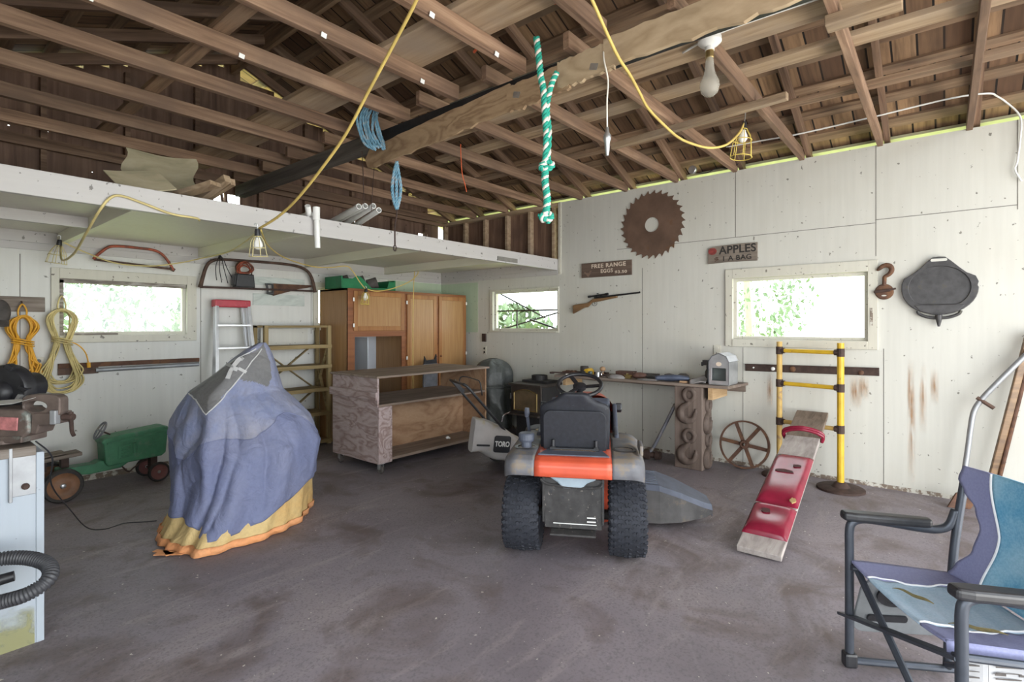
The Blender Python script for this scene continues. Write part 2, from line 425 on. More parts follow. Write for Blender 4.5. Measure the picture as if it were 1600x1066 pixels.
b.span((XL, YB-0.02, 2.60), (XR, YB, 2.68)); b.span((XL, YB-0.03, ZP-0.05), (XR, YB, ZP+0.04)); struct(b.obj('trim_2', 'old_wood_x'))
# left wall and the front with its wide doorway (both outside the frame)
wall_with_holes('X', XL-0.1, XL, YF, YB, 0, ZP, [(-1.6, 1.3, 0.0, 2.4)], 'wall_left', 'wall_paint')
b = MB(); b.span((XL, YF-0.1, 2.75), (XR, YF, ZP)); b.span((4.95, YF-0.1, 0), (XR, YF, 2.75)); b.span((XL, YF-0.1, 0), (-0.5, YF, 2.75)); struct(b.obj('wall_front', 'wall_paint'))
# panel seams and battens
b = MB()
for y, z0, z1 in ((2.63, 0, 2.05), (1.55, 0, 1.18), (1.62, 2.29, ZP), (0.455, 2.0, ZP), (0.40, 0, 1.2), (-0.43, 2.28, ZP)): b.span((XR-0.0015, y-0.003, z0), (XR, y+0.003, z1))
for z, y0, y1 in ((2.288, 0.46, 2.95), (2.315, -0.43, 0.46)): b.span((XR-0.0015, y0, z-0.003), (XR, y1, z+0.003))
for x, z0, z1 in ((2.13, 0, 1.9), (0.75, 0, 2.0), (3.36, 1.3, 2.04)): b.span((x-0.003, YB-0.0015, z0), (x+0.003, YB, z1))
struct(b.obj('trim_3', 'dark_seam'))
b = MB(); b.span((XR-0.018, 3.735, 2.05), (XR, 3.77, ZP)); struct(b.obj('trim_4', 'trim_paint'))
# rotten sill strip where paint peels off along the floor
plain('peeled', (0.20, 0.155, 0.12), 0.9, spot=(0.55, 0.53, 0.47), spot_at=0.52, spot_scale=22)
b = MB(); b.span((XR-0.004, YF, 0), (XR, YB, 0.035)); b.span((XL, YB-0.004, 0), (XR, YB, 0.05)); struct(b.obj('baseboard_right', 'peeled'))
# rust runs and peeled patches on the right wall
m, nt, bb_ = _nt('rust_run')
v = coord(nt, (1, 1, 0.10), rand=False); f = noise(nt, v, 30, 6, 0.65, 0.3)
tcn = N(nt, 'ShaderNodeTexCoord'); sep = N(nt, 'ShaderNodeSeparateXYZ'); nt.links.new(tcn.outputs['Generated'], sep.inputs[0])
def edge(out):
    a = N(nt, 'ShaderNodeMath', operation='PINGPONG'); a.inputs[1].default_value = 0.5; nt.links.new(out, a.inputs[0])
    s_ = N(nt, 'ShaderNodeMath', operation='MULTIPLY'); s_.inputs[1].default_value = 2.0; nt.links.new(a.outputs[0], s_.inputs[0]); return s_.outputs[0]
mu = N(nt, 'ShaderNodeMath', operation='MULTIPLY'); nt.links.new(edge(sep.outputs[1]), mu.inputs[0]); nt.links.new(edge(sep.outputs[2]), mu.inputs[1])
mu2 = N(nt, 'ShaderNodeMath', operation='MULTIPLY'); nt.links.new(mu.outputs[0], mu2.inputs[0]); nt.links.new(ramp(nt, f, [(0.36, (0, 0, 0)), (0.58, (1, 1, 1))]), mu2.inputs[1])
bb_.inputs['Base Color'].default_value = (0.40, 0.20, 0.075, 1); nt.links.new(mu2.outputs[0], bb_.inputs['Alpha']); bb_.inputs['Roughness'].default_value = 0.8
for i, (y, wd, z0, z1) in enumerate(((0.21, 0.06, 0.05, 1.12), (0.135, 0.055, 0.5, 1.10), (0.06, 0.06, 0.75, 1.05), (0.60, 0.10, 0.66, 0.97), (0.54, 0.08, 0.75, 0.96), (1.30, 0.06, 0.6, 0.95), (0.225, 0.03, 0.6, 1.12))):
    b = MB(); b.grid(lambda u, q: (XR-0.0012-0.0001*i, y-wd/2+wd*u, z0+(z1-z0)*q), 1, 1)
    o = struct(b.obj('trim_%d' % (5+i), 'rust_run'))
# ================================================================== windows
def window(n, axis, H, trim, sill=True):
    u0, u1, z0, z1 = H
    P = (lambda u, d, z: (XR-d, u, z)) if axis == 'X' else (lambda u, d, z: (u, YB-d, z))
    t0, t1, tz0, tz1 = trim
    b = MB()
    def sp(ua, ub, da, db, za, zb): b.span(P(ua, da, za), P(ub, db, zb))
    sp(t0, u0, 0.0, 0.022, tz0, tz1); sp(u1, t1, 0.0, 0.022, tz0, tz1); sp(u0, u1, 0.0, 0.024, z1, tz1); sp(u0, u1, 0.0, 0.03, tz0, z0)
    o = struct(b.obj('window_%d' % n, 'trim_paint', bevel=0.003))
    b = MB()
    for q in (0,):
        s = 0.03
        b.span(P(u0, -0.02, z0), P(u0+s, -0.07, z1)); b.span(P(u1-s, -0.02, z0), P(u1, -0.07, z1)); b.span(P(u0+s, -0.02, z1-s), P(u1-s, -0.07, z1)); b.span(P(u0+s, -0.02, z0), P(u1-s, -0.07, z0+s))
    b.obj('window_frame', 'trim_paint', o, world=True)
    b = MB(); b.span(P(u0+0.028, -0.045, z0+0.028), P(u1-0.028, -0.049, z1-0.028)); b.obj('pane', 'window_glass', o, world=True)
    return o
w1 = window(1, 'Y', W1, (0.945, 2.084, 1.245, 1.903))
wood('rotten_trim', (0.12, 0.10, 0.085), (0.30, 0.26, 0.22), (0.62, 0.6, 0.55), 'X', scale=30, stretch=0.2)
b = MB(); b.span((1.0, YB-0.01, 1.775), (1.99, YB+0.03, 1.815)); b.span((1.0, YB-0.01, 1.31), (1.03, YB+0.04, 1.80)); b.span((1.05, YB-0.015, 1.305), (1.42, YB+0.03, 1.33)); b.obj('worn_stop', 'rotten_trim', w1, world=True)
w2 = window(2, 'X', W2, (3.765, 4.935, 1.306, 1.895))
b = MB(); b.beam((XR+0.06, 3.80, 1.60), (XR+0.06, 4.86, 1.60), 0.02, 0.02); b.beam((XR+0.055, 4.50, 1.33), (XR+0.055, 4.50, 1.60), 0.016, 0.016)
b.beam((XR+0.09, 4.86, 1.33), (XR+0.50, 3.95, 1.62), 0.02, 0.02); b.beam((XR+0.08, 4.86, 1.86), (XR+0.45, 4.3, 1.50), 0.02, 0.02); b.beam((XR+0.09, 4.30, 1.48), (XR+0.10, 3.82, 1.34), 0.02, 0.02)
b.obj('open_sash', 'black_plastic', w2, world=True)
w3 = window(3, 'X', W3, (0.44, 1.715, 1.19, 1.966))
b = MB(); b.span((XR-0.026, 0.475, 1.40), (XR, 0.495, 1.55)); b.obj('bare_patch', 'peeled', w3, world=True)
w4 = window(4, 'Y', W4, (3.38, 4.41, 1.34, 1.93))
# green panel of older paint beside the cabinets, on both sides of the corner
b = MB(); b.span((XR-0.004, 5.18, 1.30), (XR, 5.955, 2.02)); struct(b.obj('trim_13', 'green_paint'))
b = MB(); b.span((4.5, YB-0.004, 1.85), (XR-0.004, YB, 2.03)); struct(b.obj('trim_14', 'green_paint'))
plywood('grey_ply', (0.42, 0.46, 0.43), (0.56, 0.60, 0.56), 'X', 4)
b = MB(); b.span((2.66, YB-0.010, 1.63), (3.27, YB, 1.76)); b.span((2.66, YB-0.010, 1.86), (3.27, YB, 1.95)); struct(b.obj('trim_15', 'grey_ply', bevel=0.002))
# ================================================================== loft
FY = 3.78
b = MB(); b.span((XL, FY, 2.10), (XR, FY+0.04, 2.242)); struct(b.obj('trim_16', 'loft_paint', bevel=0.003))
b = MB(); b.span((XL, FY+0.04, 2.195), (XR, YB, 2.235)); struct(b.obj('ceiling_under_loft', 'soffit_paint'))
b = MB(); b.span((XL, YB-0.04, 2.10), (XR-0.04, YB, 2.195)); b.span((XL, YB-0.022, 2.04), (XR-0.02, YB, 2.10)); struct(b.obj('trim_17', 'loft_paint'))
b = MB(); b.span((XR-0.04, FY+0.04, 2.10), (XR, YB, 2.195)); b.span((XR-0.022, FY, 2.045), (XR, YB, 2.10)); struct(b.obj('trim_18', 'loft_paint'))
for i, x in enumerate((-0.2, 0.98, 2.09, 3.25, 4.41)):
    b = MB(); b.span((x, FY+0.04, 2.10), (x+0.05, YB-0.04, 2.195))
    o = b.obj('loft_joist', 'joist_paint', bevel=0.003)
    tag(o, ['white painted loft joist at the far left end of the loft', 'white loft joist that carries the leftmost wire cage lamp', 'white painted loft joist above the long bow saw end', 'white painted loft joist beside the cabinets left end', 'white painted loft joist over the orange cabinets'][i], 'joist', 'joists under the loft')
b = MB(); b.span((-0.148, 4.85, 2.115), (0.978, 4.89, 2.193)); tag(b.obj('blocking_board', 'loft_paint'), 'white blocking board between loft joists near the left edge', 'board')
b = MB(); b.span((4.32, FY-0.012, 2.115), (4.66, FY, 2.16)); tag(b.obj('grey_batten', 'dark_seam'), 'short dark metal strip nailed to the right end of the loft edge', 'strip')
# ================================================================== roof
random.seed(11)
wood('grey_beam', (0.05, 0.045, 0.04), (0.115, 0.10, 0.088), (0.20, 0.175, 0.15), 'Y')
ang = math.atan(PITCH); L = 3.05/math.cos(ang)
RAF_Y = [-2.0, -1.4, -0.80, -0.20, 0.38, 0.98, 1.58, 2.19, 2.79, 3.40, 4.0, 4.6, 5.2, 5.8]
def sloped(name, mat, side, s0, s1, y0, y1, h0, h1, bevel=0.0):
    """a board lying along the slope: s along the rafter from the eave, h above the rafter's lower face"""
    b = MB(); b.span((s0, y0, h0), (s1, y1, h1))
    org = Vector(((s0+s1)/2, (y0+y1)/2, h0)); b.bm.transform(Matrix.Translation(-org))
    R = Matrix.Rotation(-ang, 4, 'Y')
    T = (Matrix.Translation((2*RIDGE_X-XR, 0, 3.0)) if side == 'left' else Matrix.Translation((XR, 0, 3.0)) @ Matrix.Rotation(PI, 4, 'Z')) @ R
    if side == 'right': org = Vector((org.x, -org.y, org.z))
    Mx = T @ Matrix.Translation(org)
    me = bpy.data.meshes.new(name); bmesh.ops.recalc_face_normals(b.bm, faces=b.bm.faces[:]); b.bm.to_mesh(me); b.bm.free(); me.materials.append(MAT[mat])
    o = bpy.data.objects.new(name, me); COL.objects.link(o); o.matrix_world = Mx
    if bevel:
        md = o.modifiers.new('edge', 'BEVEL'); md.width = bevel; md.segments = 1
    return o
for side in ('left', 'right'):
    for i, y in enumerate(RAF_Y):
        if i < 2 : continue
        o = sloped('rafter', 'old_wood_x', side, -0.45, L, y-0.02, y+0.02, 0, 0.09)
        k = len(RAF_Y)-1-i
        tag(o, '%s brown rafter from the back gable, roof slope %s' % (ordinal(k), 'over the white sign wall' if side == 'right' else 'opposite'), 'rafter', 'rafters of the %s slope' % side)
    n = 0; s = -0.30
    while s < L-0.05:
        wd = random.uniform(0.085, 0.115)
        o = sloped('roof_batten', 'old_wood_y', side, s, s+wd, YF, YB+0.3, 0.09, 0.112)
        tag(o, '%s batten up from the eave on the %s' % (ordinal(n), 'slope over the white wall' if side == 'right' else 'slope beyond the ridge'), 'batten', 'battens of the %s slope' % side)
        s += 0.32; n += 1
    o = sloped('ceiling_%s' % side, 'roof_shakes', side, -0.55, L+0.02, YF, YB+0.35, 0.113, 0.135); o['kind'] = 'structure'
b = MB(); b.span((RIDGE_X-0.02, YF, roof_z(RIDGE_X)-0.06), (RIDGE_X+0.02, YB, roof_z(RIDGE_X)+0.09)); tag(b.obj('ridge_board', 'old_wood_y'), 'dark ridge board where the two roof slopes meet', 'board')
plain('eave_light_tint', (0.54, 0.54, 0.38), 0.6, var=0.12, scale=6)  # added eave boards, coloured yellow-green to stand in for light under the overhang
o = sloped('trim_19', 'eave_light_tint', 'right', -0.50, -0.10, YF, YB+0.3, 0.060, 0.088); o['kind'] = 'structure'
o = sloped('trim_20', 'eave_light_tint', 'left', -0.50, -0.10, YF, YB+0.3, 0.060, 0.088); o['kind'] = 'structure'
# ceiling joists: from the centre beam to each side wall
LJ = [0.25, 0.82, 1.39, 1.96, 2.53, 3.08, 3.65, 4.23, 4.80, 5.38]
for i, y in enumerate(LJ):
    x1 = 2.47 + random.uniform(-0.03, 0.06)
    b = MB(); b.span((XL, y-0.022, 2.915), (x1, y+0.022, 3.01)); o = b.obj('ceiling_joist', 'old_wood_x', bevel=0.003)
    tag(o, '%s ceiling joist from the back gable, running left of the centre beam' % ordinal(len(LJ)-1-i), 'joist', 'ceiling joists left of the centre beam')
RJ = [y+0.045 for y in RAF_Y[2:]]
for i, y in enumerate(RJ):
    b = MB(); b.span((2.42+random.uniform(-0.05, 0.03), y-0.02, 2.945), (XR+0.02, y+0.02, 3.04)); o = b.obj('ceiling_joist', 'old_wood_x', bevel=0.003)
    tag(o, '%s ceiling joist from the back gable, running right to the white wall' % ordinal(len(RJ)-1-i), 'joist', 'ceiling joists right of the centre beam')
# centre beam: dark core with patched plywood on its near face
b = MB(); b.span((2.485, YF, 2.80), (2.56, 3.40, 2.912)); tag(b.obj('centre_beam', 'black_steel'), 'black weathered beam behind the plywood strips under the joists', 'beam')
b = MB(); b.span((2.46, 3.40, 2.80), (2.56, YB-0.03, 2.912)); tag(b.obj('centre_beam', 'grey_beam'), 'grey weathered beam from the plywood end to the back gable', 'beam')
plywood('tan_ply', (0.22, 0.135, 0.075), (0.40, 0.275, 0.165), 'Y', 4.5)
plywood('pale_ply', (0.34, 0.245, 0.15), (0.47, 0.355, 0.235), 'Y', 3.0)
def ragged(y0, y1, zb, zt, dz=0.0, rag=0.010, seed=0):
    rnd = random.Random(seed); n = 22; top = []; bot = []
    for i in range(n+1):
        t = i/n; y = y0+(y1-y0)*t
        top.append((-y, zt+dz*t+rnd.uniform(-rag, rag*0.5))); bot.append((-y, zb+dz*t+rnd.uniform(-rag, rag)*(2.0 if rnd.random() < 0.2 else 1)))
    return top + bot[::-1]
MX = Matrix(((0, 0, -1, 2.485), (-1, 0, 0, 0), (0, 1, 0, 0), (0, 0, 0, 1)))
for i, (y0, y1, zb, zt, dz, mt, lab) in enumerate((
        (3.56, 2.06, 2.63, 2.80, 0.09, 'tan_ply', 'long tan plywood strip with a clipped end on the centre beam'),
        (2.08, 1.62, 2.71, 2.87, 0.02, 'tan_ply', 'swirly grained plywood patch on the beam behind the green rope'),
        (1.70, 1.34, 2.745, 2.90, 0.01, 'pale_ply', 'ragged plywood patch on the beam holding a metal staple'),
        (1.40, 0.10, 2.77, 2.93, 0.0, 'pale_ply', 'long pale plywood strip on the beam nearest the bulb'))):
    b = MB()
    poly = ragged(y0, y1, zb, zt, dz, 0.008, i)
    if i == 0:
        poly = [(-3.56, 2.72), (-3.50, 2.80)] + poly[2:-3] + [(-3.44, 2.635), (-3.53, 2.655)]
    b.prism(poly, 0.016+0.004*i, MX)
    tag(b.obj('plywood_strip', mt), lab, 'plywood')
# planks lying on the joists
for x0, x1, y0, y1, z, mt, lab in (
        (1.86, 2.16, -1.5, 5.9, 3.012, 'tan_wood_y', 'wide pale plank lying on the joists left of the centre beam'),
        (2.62, 2.70, 0.6, 5.7, 3.05, 'old_wood_y', 'narrow reddish board on the joists just past the centre beam'),
        (3.00, 3.22, -1.2, 3.6, 3.042, 'tan_wood_y', 'wide weathered plank on the joists just above the bare bulb'),
        (3.52, 3.66, -1.2, 3.9, 3.042, 'tan_wood_y', 'pale plank on the joists one along from the bulb'),
        (4.30, 4.40, -1.2, 5.2, 3.042, 'old_wood_y', 'brown plank on the joists halfway to the white wall'),
        (1.15, 1.24, 0.5, 5.5, 3.012, 'old_wood_y', 'thin brown board across the joists near the left roof')):
    b = MB(); b.span((x0, y0, z), (x1, y1, z+0.035)); tag(b.obj('loose_plank', mt, bevel=0.003), lab, 'plank')
b = MB(); b.span((2.72, 1.3, 3.042), (2.95, 2.9, 3.075)); plain('greenish_board', (0.27, 0.27, 0.22), 0.8, spot=(0.2, 0.17, 0.14)); tag(b.obj('loose_plank', 'greenish_board'), 'grey green board on the joists above the orange cord', 'plank')
b = MB(); b.beam((3.97, 2.17, 2.92), (3.83, 0.80, 2.92), 0.05, 0.05); tag(b.obj('nailer_board', 'tan_wood_y', bevel=0.003), 'narrow board nailed below the joists that the yellow lamp hangs from', 'board')
b = MB(); b.span((3.0, 0.15, 2.895), (3.10, 0.46, 2.945)); tag(b.obj('beam_end', 'tan_wood_y', bevel=0.004), 'pale sawn timber end at the top edge near the right rafters', 'timber')
# paper tags stapled under the joists
for i, (x, y, z) in enumerate(((0.62, 3.06, 2.905), (1.30, 3.06, 2.905), (1.48, 2.51, 2.905), (1.72, 1.94, 2.905), (2.15, 2.51, 2.905), (2.2, 1.94, 2.905))):
    b = MB(); b.box((x, y-0.012, z+0.012), (0.03, 0.004, 0.024), (0.2, 0.1, 0))
    tag(b.obj('joist_tag', 'white_plastic'), ['small white tag', 'curled white tag', 'square white tag', 'torn white tag', 'pale stapled tag', 'white paper tag'][i] + ' under the %s left joist, %s one' % (['fifth', 'fifth', 'sixth', 'seventh', 'sixth', 'seventh'][i], 'the outer' if i in (0, 2, 3) else 'the inner'), 'tag', 'paper tags on the joists')
# ================================================================== outdoors
plain('grass', (0.42, 0.48, 0.20), 0.9, var=0.3, scale=3); plain('leaf', (0.17, 0.24, 0.14), 0.7, var=0.3, scale=2); plain('bark', (0.40, 0.36, 0.30), 0.9)
plain('driveway', (0.40, 0.38, 0.34), 0.9); plain('neighbour_roof', (0.72, 0.72, 0.70), 0.8, var=0.06); plain('neighbour_wall', (0.70, 0.70, 0.66), 0.8, var=0.06)
b = MB(); b.span((-20, YB+0.12, -0.3), (40, 40, -0.2)); b.span((XR+0.12, -20, -0.3), (40, YB+0.12, -0.2)); struct(b.obj('lawn_ground', 'grass'))
b = MB(); b.span((-20, -25, -0.3), (XR+0.12, YF-0.05, -0.1)); b.span((-20, YF-0.05, -0.3), (XL-0.12, YB+0.12, -0.1)); struct(b.obj('driveway_ground', 'driveway'))
def tree(x, y, h_, r, seed, label, name='tree', base=-0.2):
    t = thing(name, label, name, (x, y, base), 0, 'greenery outside the windows'); rnd = random.Random(seed)
    b = MB(); b.tube(spline([(0, 0, 0), (0.1, 0.05, h_*0.4), (0.0, 0.1, h_*0.8)], 5), 0.1, 7); b.obj('trunk', 'bark', t)
    b = MB()
    for i in range(1000):
        a = rnd.uniform(0, 2*PI); q = rnd.uniform(-1, 1); rr = r*rnd.uniform(0.45, 1.0)*(0.8+0.25*math.sin(3*a+seed))
        c = Vector((rr*math.cos(a)*math.sqrt(1-q*q), rr*math.sin(a)*math.sqrt(1-q*q), h_*0.62 + q*h_*0.38))
        s = rnd.uniform(0.05, 0.13); R = Euler((rnd.uniform(0, 6), rnd.uniform(0, 6), rnd.uniform(0, 6))).to_matrix()
        b._add([c + R @ Vector(v_) for v_ in ((-s, 0, 0), (0, -s*0.5, 0.02), (s, 0, 0), (0, s*0.5, 0.02))], [(0, 1, 2, 3)])
    b.obj('foliage', 'leaf', t)
tree(2.9, 14.0, 2.9, 1.4, 1, 'pale green tree in the middle of the view beyond the back window')
tree(5.6, 15.6, 2.6, 1.2, 2, 'bushy tree at the side of the view beyond the back window')
tree(17.0, 4.6, 4.0, 2.4, 3, 'feathery green tree in the view through the big right window')
tree(17.0, -1.2, 3.2, 1.9, 4, 'low green tree beside the house roof beyond the right window')
tree(8.0, 6.6, 2.0, 1.0, 5, 'green shrub close outside the open awning window', 'shrub')
for cx, cy, rz, lab in ((5.3, 18.6, 0.1, 'pale house with a low gable roof far beyond the back window'), (23.0, 5.5, PI/2, 'pale house with a low gable roof beyond the right window')):
    h = thing('house', lab, 'house', (cx, cy, -0.62), rz, 'houses outside')
    b = MB(); b.span((-1.3, -1.5, 0), (1.3, 1.5, 1.6)); b.obj('house_wall', 'neighbour_wall', h)
    b = MB(); b.prism([(-1.55, 1.6), (1.55, 1.6), (0, 2.35)], 3.4, Matrix.Translation((0, 1.7, 0)) @ Matrix.Rotation(PI/2, 4, 'X')); b.obj('roof', 'neighbour_roof', h)
# ================================================================== back wall: saws, cords, ladder, shelves, cabinets
plain('dull_steel', (0.30, 0.31, 0.325), 0.5, 0.5, 0.15, 12)
plain('red_paint', (0.30, 0.07, 0.035), 0.5, 0.2, 0.3, 20, spot=(0.16, 0.06, 0.04), spot_at=0.58)
plain('brown_metal', (0.10, 0.06, 0.045), 0.7, 0.4, 0.35, 20, 0.15)
plain('orange_cord', (0.72, 0.36, 0.025), 0.5, 0, 0.12, 8)
plain('aluminium', (0.62, 0.63, 0.65), 0.35, 0.8, 0.1, 10)
plain('red_plastic', (0.42, 0.03, 0.05), 0.45, 0, 0.15, 15, spot=(0.5, 0.25, 0.25), spot_at=0.66, spot_scale=30)
wood('shelf_wood', (0.16, 0.11, 0.04), (0.30, 0.22, 0.10), (0.40, 0.31, 0.16), 'X', vary=0.15)
wood('shelf_wood_z', (0.16, 0.11, 0.04), (0.30, 0.22, 0.10), (0.40, 0.31, 0.16), 'Z', vary=0.15)
wood('cab_wood', (0.22, 0.085, 0.025), (0.33, 0.145, 0.045), (0.41, 0.20, 0.07), 'Z', scale=16, rough=0.42, vary=0.05, bmp=0.05)
wood('cab_panel', (0.30, 0.155, 0.055), (0.37, 0.20, 0.08), (0.43, 0.25, 0.105), 'Z', scale=40, rough=0.4, vary=0.05, bmp=0.03)
wood('cab_dark', (0.15, 0.05, 0.018), (0.24, 0.085, 0.03), (0.30, 0.12, 0.045), 'X', scale=16, rough=0.42, vary=0.05, bmp=0.05)
wood('weathered', (0.09, 0.07, 0.055), (0.20, 0.16, 0.13), (0.36, 0.32, 0.28), 'X', scale=30)
plain('green_plastic', (0.01, 0.17, 0.065), 0.45, 0, 0.15, 10)
plain('dusty_dark', (0.075, 0.065, 0.06), 0.8, 0, 0.3, 14)
# hook board, cap, outlet
t = thing('hook_board', 'weathered peeling board on the back wall above the orange cord', 'board', (0.72, 5.945, 1.515))
b = MB(); b.span((0.50, 5.935, 1.515), (0.905, 5.958, 1.64)); b.obj('board', 'weathered', t, world=True, bevel=0.003)
for x in (0.64, 0.755):
    b = MB(); b.tube(spline([(x, 5.935, 1.60), (x, 5.90, 1.585), (x, 5.885, 1.555), (x, 5.892, 1.60)], 4), 0.004, 6); b.obj('hook', 'brown_metal', t, world=True)
t = thing('cap', 'dark grey cap hanging from the weathered hook board', 'cap', (0.625, 5.87, 1.40))
b = MB(); b.ball((0.622, 5.885, 1.505), 0.105, (0.62, 0.45, 1.0)); b.obj('crown', 'dusty_dark', t, world=True, smooth=True)
b = MB(); b.grid(lambda u, v: (0.585+0.085*u, 5.845-0.07*math.sin(PI*u)*v, 1.44-0.05*v), 8, 3); b.obj('brim', 'dusty_dark', t, world=True, solid=0.004)
def outlet(M, label, mat='trim_paint', col='black_plastic'):
    p = M.translation
    t = thing('power_outlet', label, 'outlet', p)
    b = MB(M); b.box((0, 0, 0.004), (0.075, 0.115, 0.008)); b.obj('cover_plate', mat, t, world=True, bevel=0.003)
    b = MB(M)
    for dy in (-0.026, 0.026): b.lathe([(0.0165, 0.007), (0.0165, 0.010)], 12, (0, dy, 0)); 
    b.obj('socket', col, t, world=True)
outlet(on_back(0.866, 1.07), 'white power outlet on the back wall between the two yellow cords')
outlet(on_right(1.80, 1.14), 'wall outlet just above the silver model shed', col='trim_paint')
outlet(on_right(5.05, 1.045), 'outlet with two dark sockets under the open awning window')
t = tag(MB(on_right(5.05, 1.225)).box((0, 0, 0.012), (0.07, 0.115, 0.024)).obj('switch_box', 'dark_rust', bevel=0.004), 'dark brown switch box above the outlet near the open window', 'switch')
# hanks of cord
def hank(label, x, zt, zb, wt, wb, zn, n, r, mat, seed, hook_z, y0=5.885):
    t = thing('cord_hank', label, 'cord', (x, y0, zb)); rnd = random.Random(seed)
    b = MB()
    for i in range(n):
        k = 0.55 + 0.62*i/n + rnd.uniform(-0.10, 0.10); dy = rnd.uniform(-0.045, 0.02); j = lambda a: rnd.uniform(-a, a)
        a1, a2 = zt + j(0.012), zb + rnd.uniform(0, 0.12)
        pts = [(x+j(.01), y0+dy, a1), (x+wt*k*0.75, y0+dy, a1-0.035), (x+wt*k, y0+dy, a1-0.10), (x+wt*0.55*k+j(.01), y0+dy*.6, zn+0.05), (x+0.035+j(.02), y0+dy*.5, zn-0.02),
               (x+wb*k*0.75, y0+dy, (zn+a2)/2), (x+wb*k, y0+dy, a2+0.10), (x+wb*0.6*k, y0+dy, a2+0.02), (x+j(.02), y0+dy, a2),
               (x-wb*0.6*k, y0+dy, a2+0.02), (x-wb*k, y0+dy, a2+0.10), (x-wb*k*0.75, y0+dy, (zn+a2)/2), (x-0.035+j(.02), y0+dy*.5, zn-0.02), (x-wt*0.55*k+j(.01), y0+dy*.6, zn+0.05), (x-wt*k, y0+dy, a1-0.10), (x-wt*k*0.75, y0+dy, a1-0.035)]
        b.tube(spline(pts, 4, True), r, 6, True)
    b.obj('coil', mat, t, world=True, smooth='all')
    b = MB()
    for i in range(3):
        z = zn + 0.018*i; b.tube(spline([(x-0.062, y0-0.035, z+0.02), (x, y0-0.06, z+0.005), (x+0.066, y0-0.035, z-0.015), (x+0.02, y0+0.03, z), (x-0.05, y0+0.03, z+0.015)], 4, True), r, 6, True)
    b.obj('wrap', mat, t, world=True, smooth='all')
    b = MB(); b.tube(spline([(x-0.022, y0, zt-0.02), (x-0.026, y0, zt+0.05), (x, y0, hook_z), (x+0.026, y0, zt+0.05), (x+0.022, y0, zt-0.02)], 5), r, 6); b.obj('hanging_loop', mat, t, world=True, smooth='all')
    return t
hank('bright orange-yellow extension cord hank on the hook board', 0.755, 1.475, 0.88, 0.085, 0.10, 1.24, 14, 0.0065, 'orange_cord', 2, 1.575)
t = hank('pale yellow extension cord hank beside the window frame', 1.005, 1.535, 0.80, 0.095, 0.135, 1.245, 15, 0.006, 'pale_cord', 5, 1.655)
b = MB(); b.tube(spline([(1.03, 5.86, 1.26), (1.10, 5.84, 1.235), (1.16, 5.85, 1.16), (1.185, 5.86, 1.06)], 6), 0.005, 6); b.tube([(1.185, 5.86, 1.07), (1.187, 5.86, 1.025)], 0.014, 8); b.obj('plug_end', 'orange_cord', t, world=True)
b = MB(); b.tube(spline([(0.87, 5.94, 1.045), (0.85, 5.90, 1.03), (0.82, 5.86, 0.98), (0.79, 5.85, 0.9), (0.80, 5.86, 0.78), (0.82, 5.87, 0.6)], 6), 0.005, 6); tag(b.obj('lead', 'pale_cord', smooth='all'), 'thin tan lead plugged into the outlet between the cords', 'cord')
# red bow saw
YW = 5.875
t = thing('bow_saw', 'small bow saw with a red frame above the window', 'saw', (1.53, YW, 1.94))
b = MB(); b.tube(spline([(1.222, YW, 1.995), (1.27, YW, 2.055), (1.335, YW, 2.115), (1.42, YW, 2.132), (1.56, YW, 2.132), (1.69, YW, 2.125), (1.765, YW, 2.085), (1.825, YW, 2.0), (1.852, YW, 1.945)], 6), 0.0125, 8); b.obj('frame', 'red_paint', t, world=True, smooth='all')
b = MB(); b.beam((1.225, YW, 1.992), (1.845, YW, 1.955), 0.003, 0.022); b.obj('blade', 'brown_metal', t, world=True)
b = MB(); b.box((1.842, YW, 1.955), (0.05, 0.02, 0.035), (0, 0.5, 0)); b.obj('clamp', 'brown_metal', t, world=True, bevel=0.004)
# long bow saw
t = thing('bow_saw', 'long bow saw with a dark bent wood frame hung on the back wall', 'saw', (2.72, YW, 1.79))
b = MB(); P = spline([(2.095, YW, 1.79), (2.115, YW, 1.88), (2.15, YW, 2.0), (2.20, YW, 2.065), (2.30, YW, 2.095), (2.6, YW, 2.105), (2.9, YW, 2.11), (3.12, YW, 2.10), (3.25, YW, 2.06), (3.32, YW, 1.97), (3.365, YW, 1.80)], 6)
b.tube(P, 0.016, 8, radii=[0.022-0.008*math.sin(PI*i/(len(P)-1)) for i in range(len(P))]); b.obj('frame', 'brown_metal', t, world=True, smooth='all')
b = MB(); b.beam((2.09, YW, 1.795), (3.37, YW, 1.815), 0.003, 0.022); b.obj('blade', 'dark_rust', t, world=True)
# fork tines, metal box with coils, hand saw
t = thing('hay_fork_head', 'four thin curved fork tines hanging inside the long bow saw', 'fork', (2.28, 5.84, 1.85))
for dx, z in ((-0.05, 1.87), (0.0, 1.85), (0.06, 1.845), (0.105, 1.90)):
    b = MB(); b.tube(spline([(2.27, 5.845, 2.14), (2.265+dx*0.35, 5.83, 2.09), (2.25+dx*0.75, 5.80, 1.99), (2.255+dx+0.03, 5.83, z)], 6), 0.004, 6); b.obj('tine', 'black_steel', t, world=True)
b = MB(); b.cyl((2.27, 5.86, 2.17), (2.27, 5.845, 2.10), 0.009, 8); b.obj('socket', 'black_steel', t, world=True)
t = thing('lantern_box', 'dark metal box with rusty coiled wire on top, hung in the long bow saw', 'box', (2.51, 5.84, 1.81))
b = MB(); b.box((2.515, 5.845, 1.882), (0.205, 0.10, 0.145), taper=(0.86, 1)); b.box((2.41, 5.84, 1.885), (0.02, 0.09, 0.12), (0, 0.12, 0)); b.obj('body', 'black_plastic', t, world=True, bevel=0.01)
b = MB(); rnd = random.Random(4)
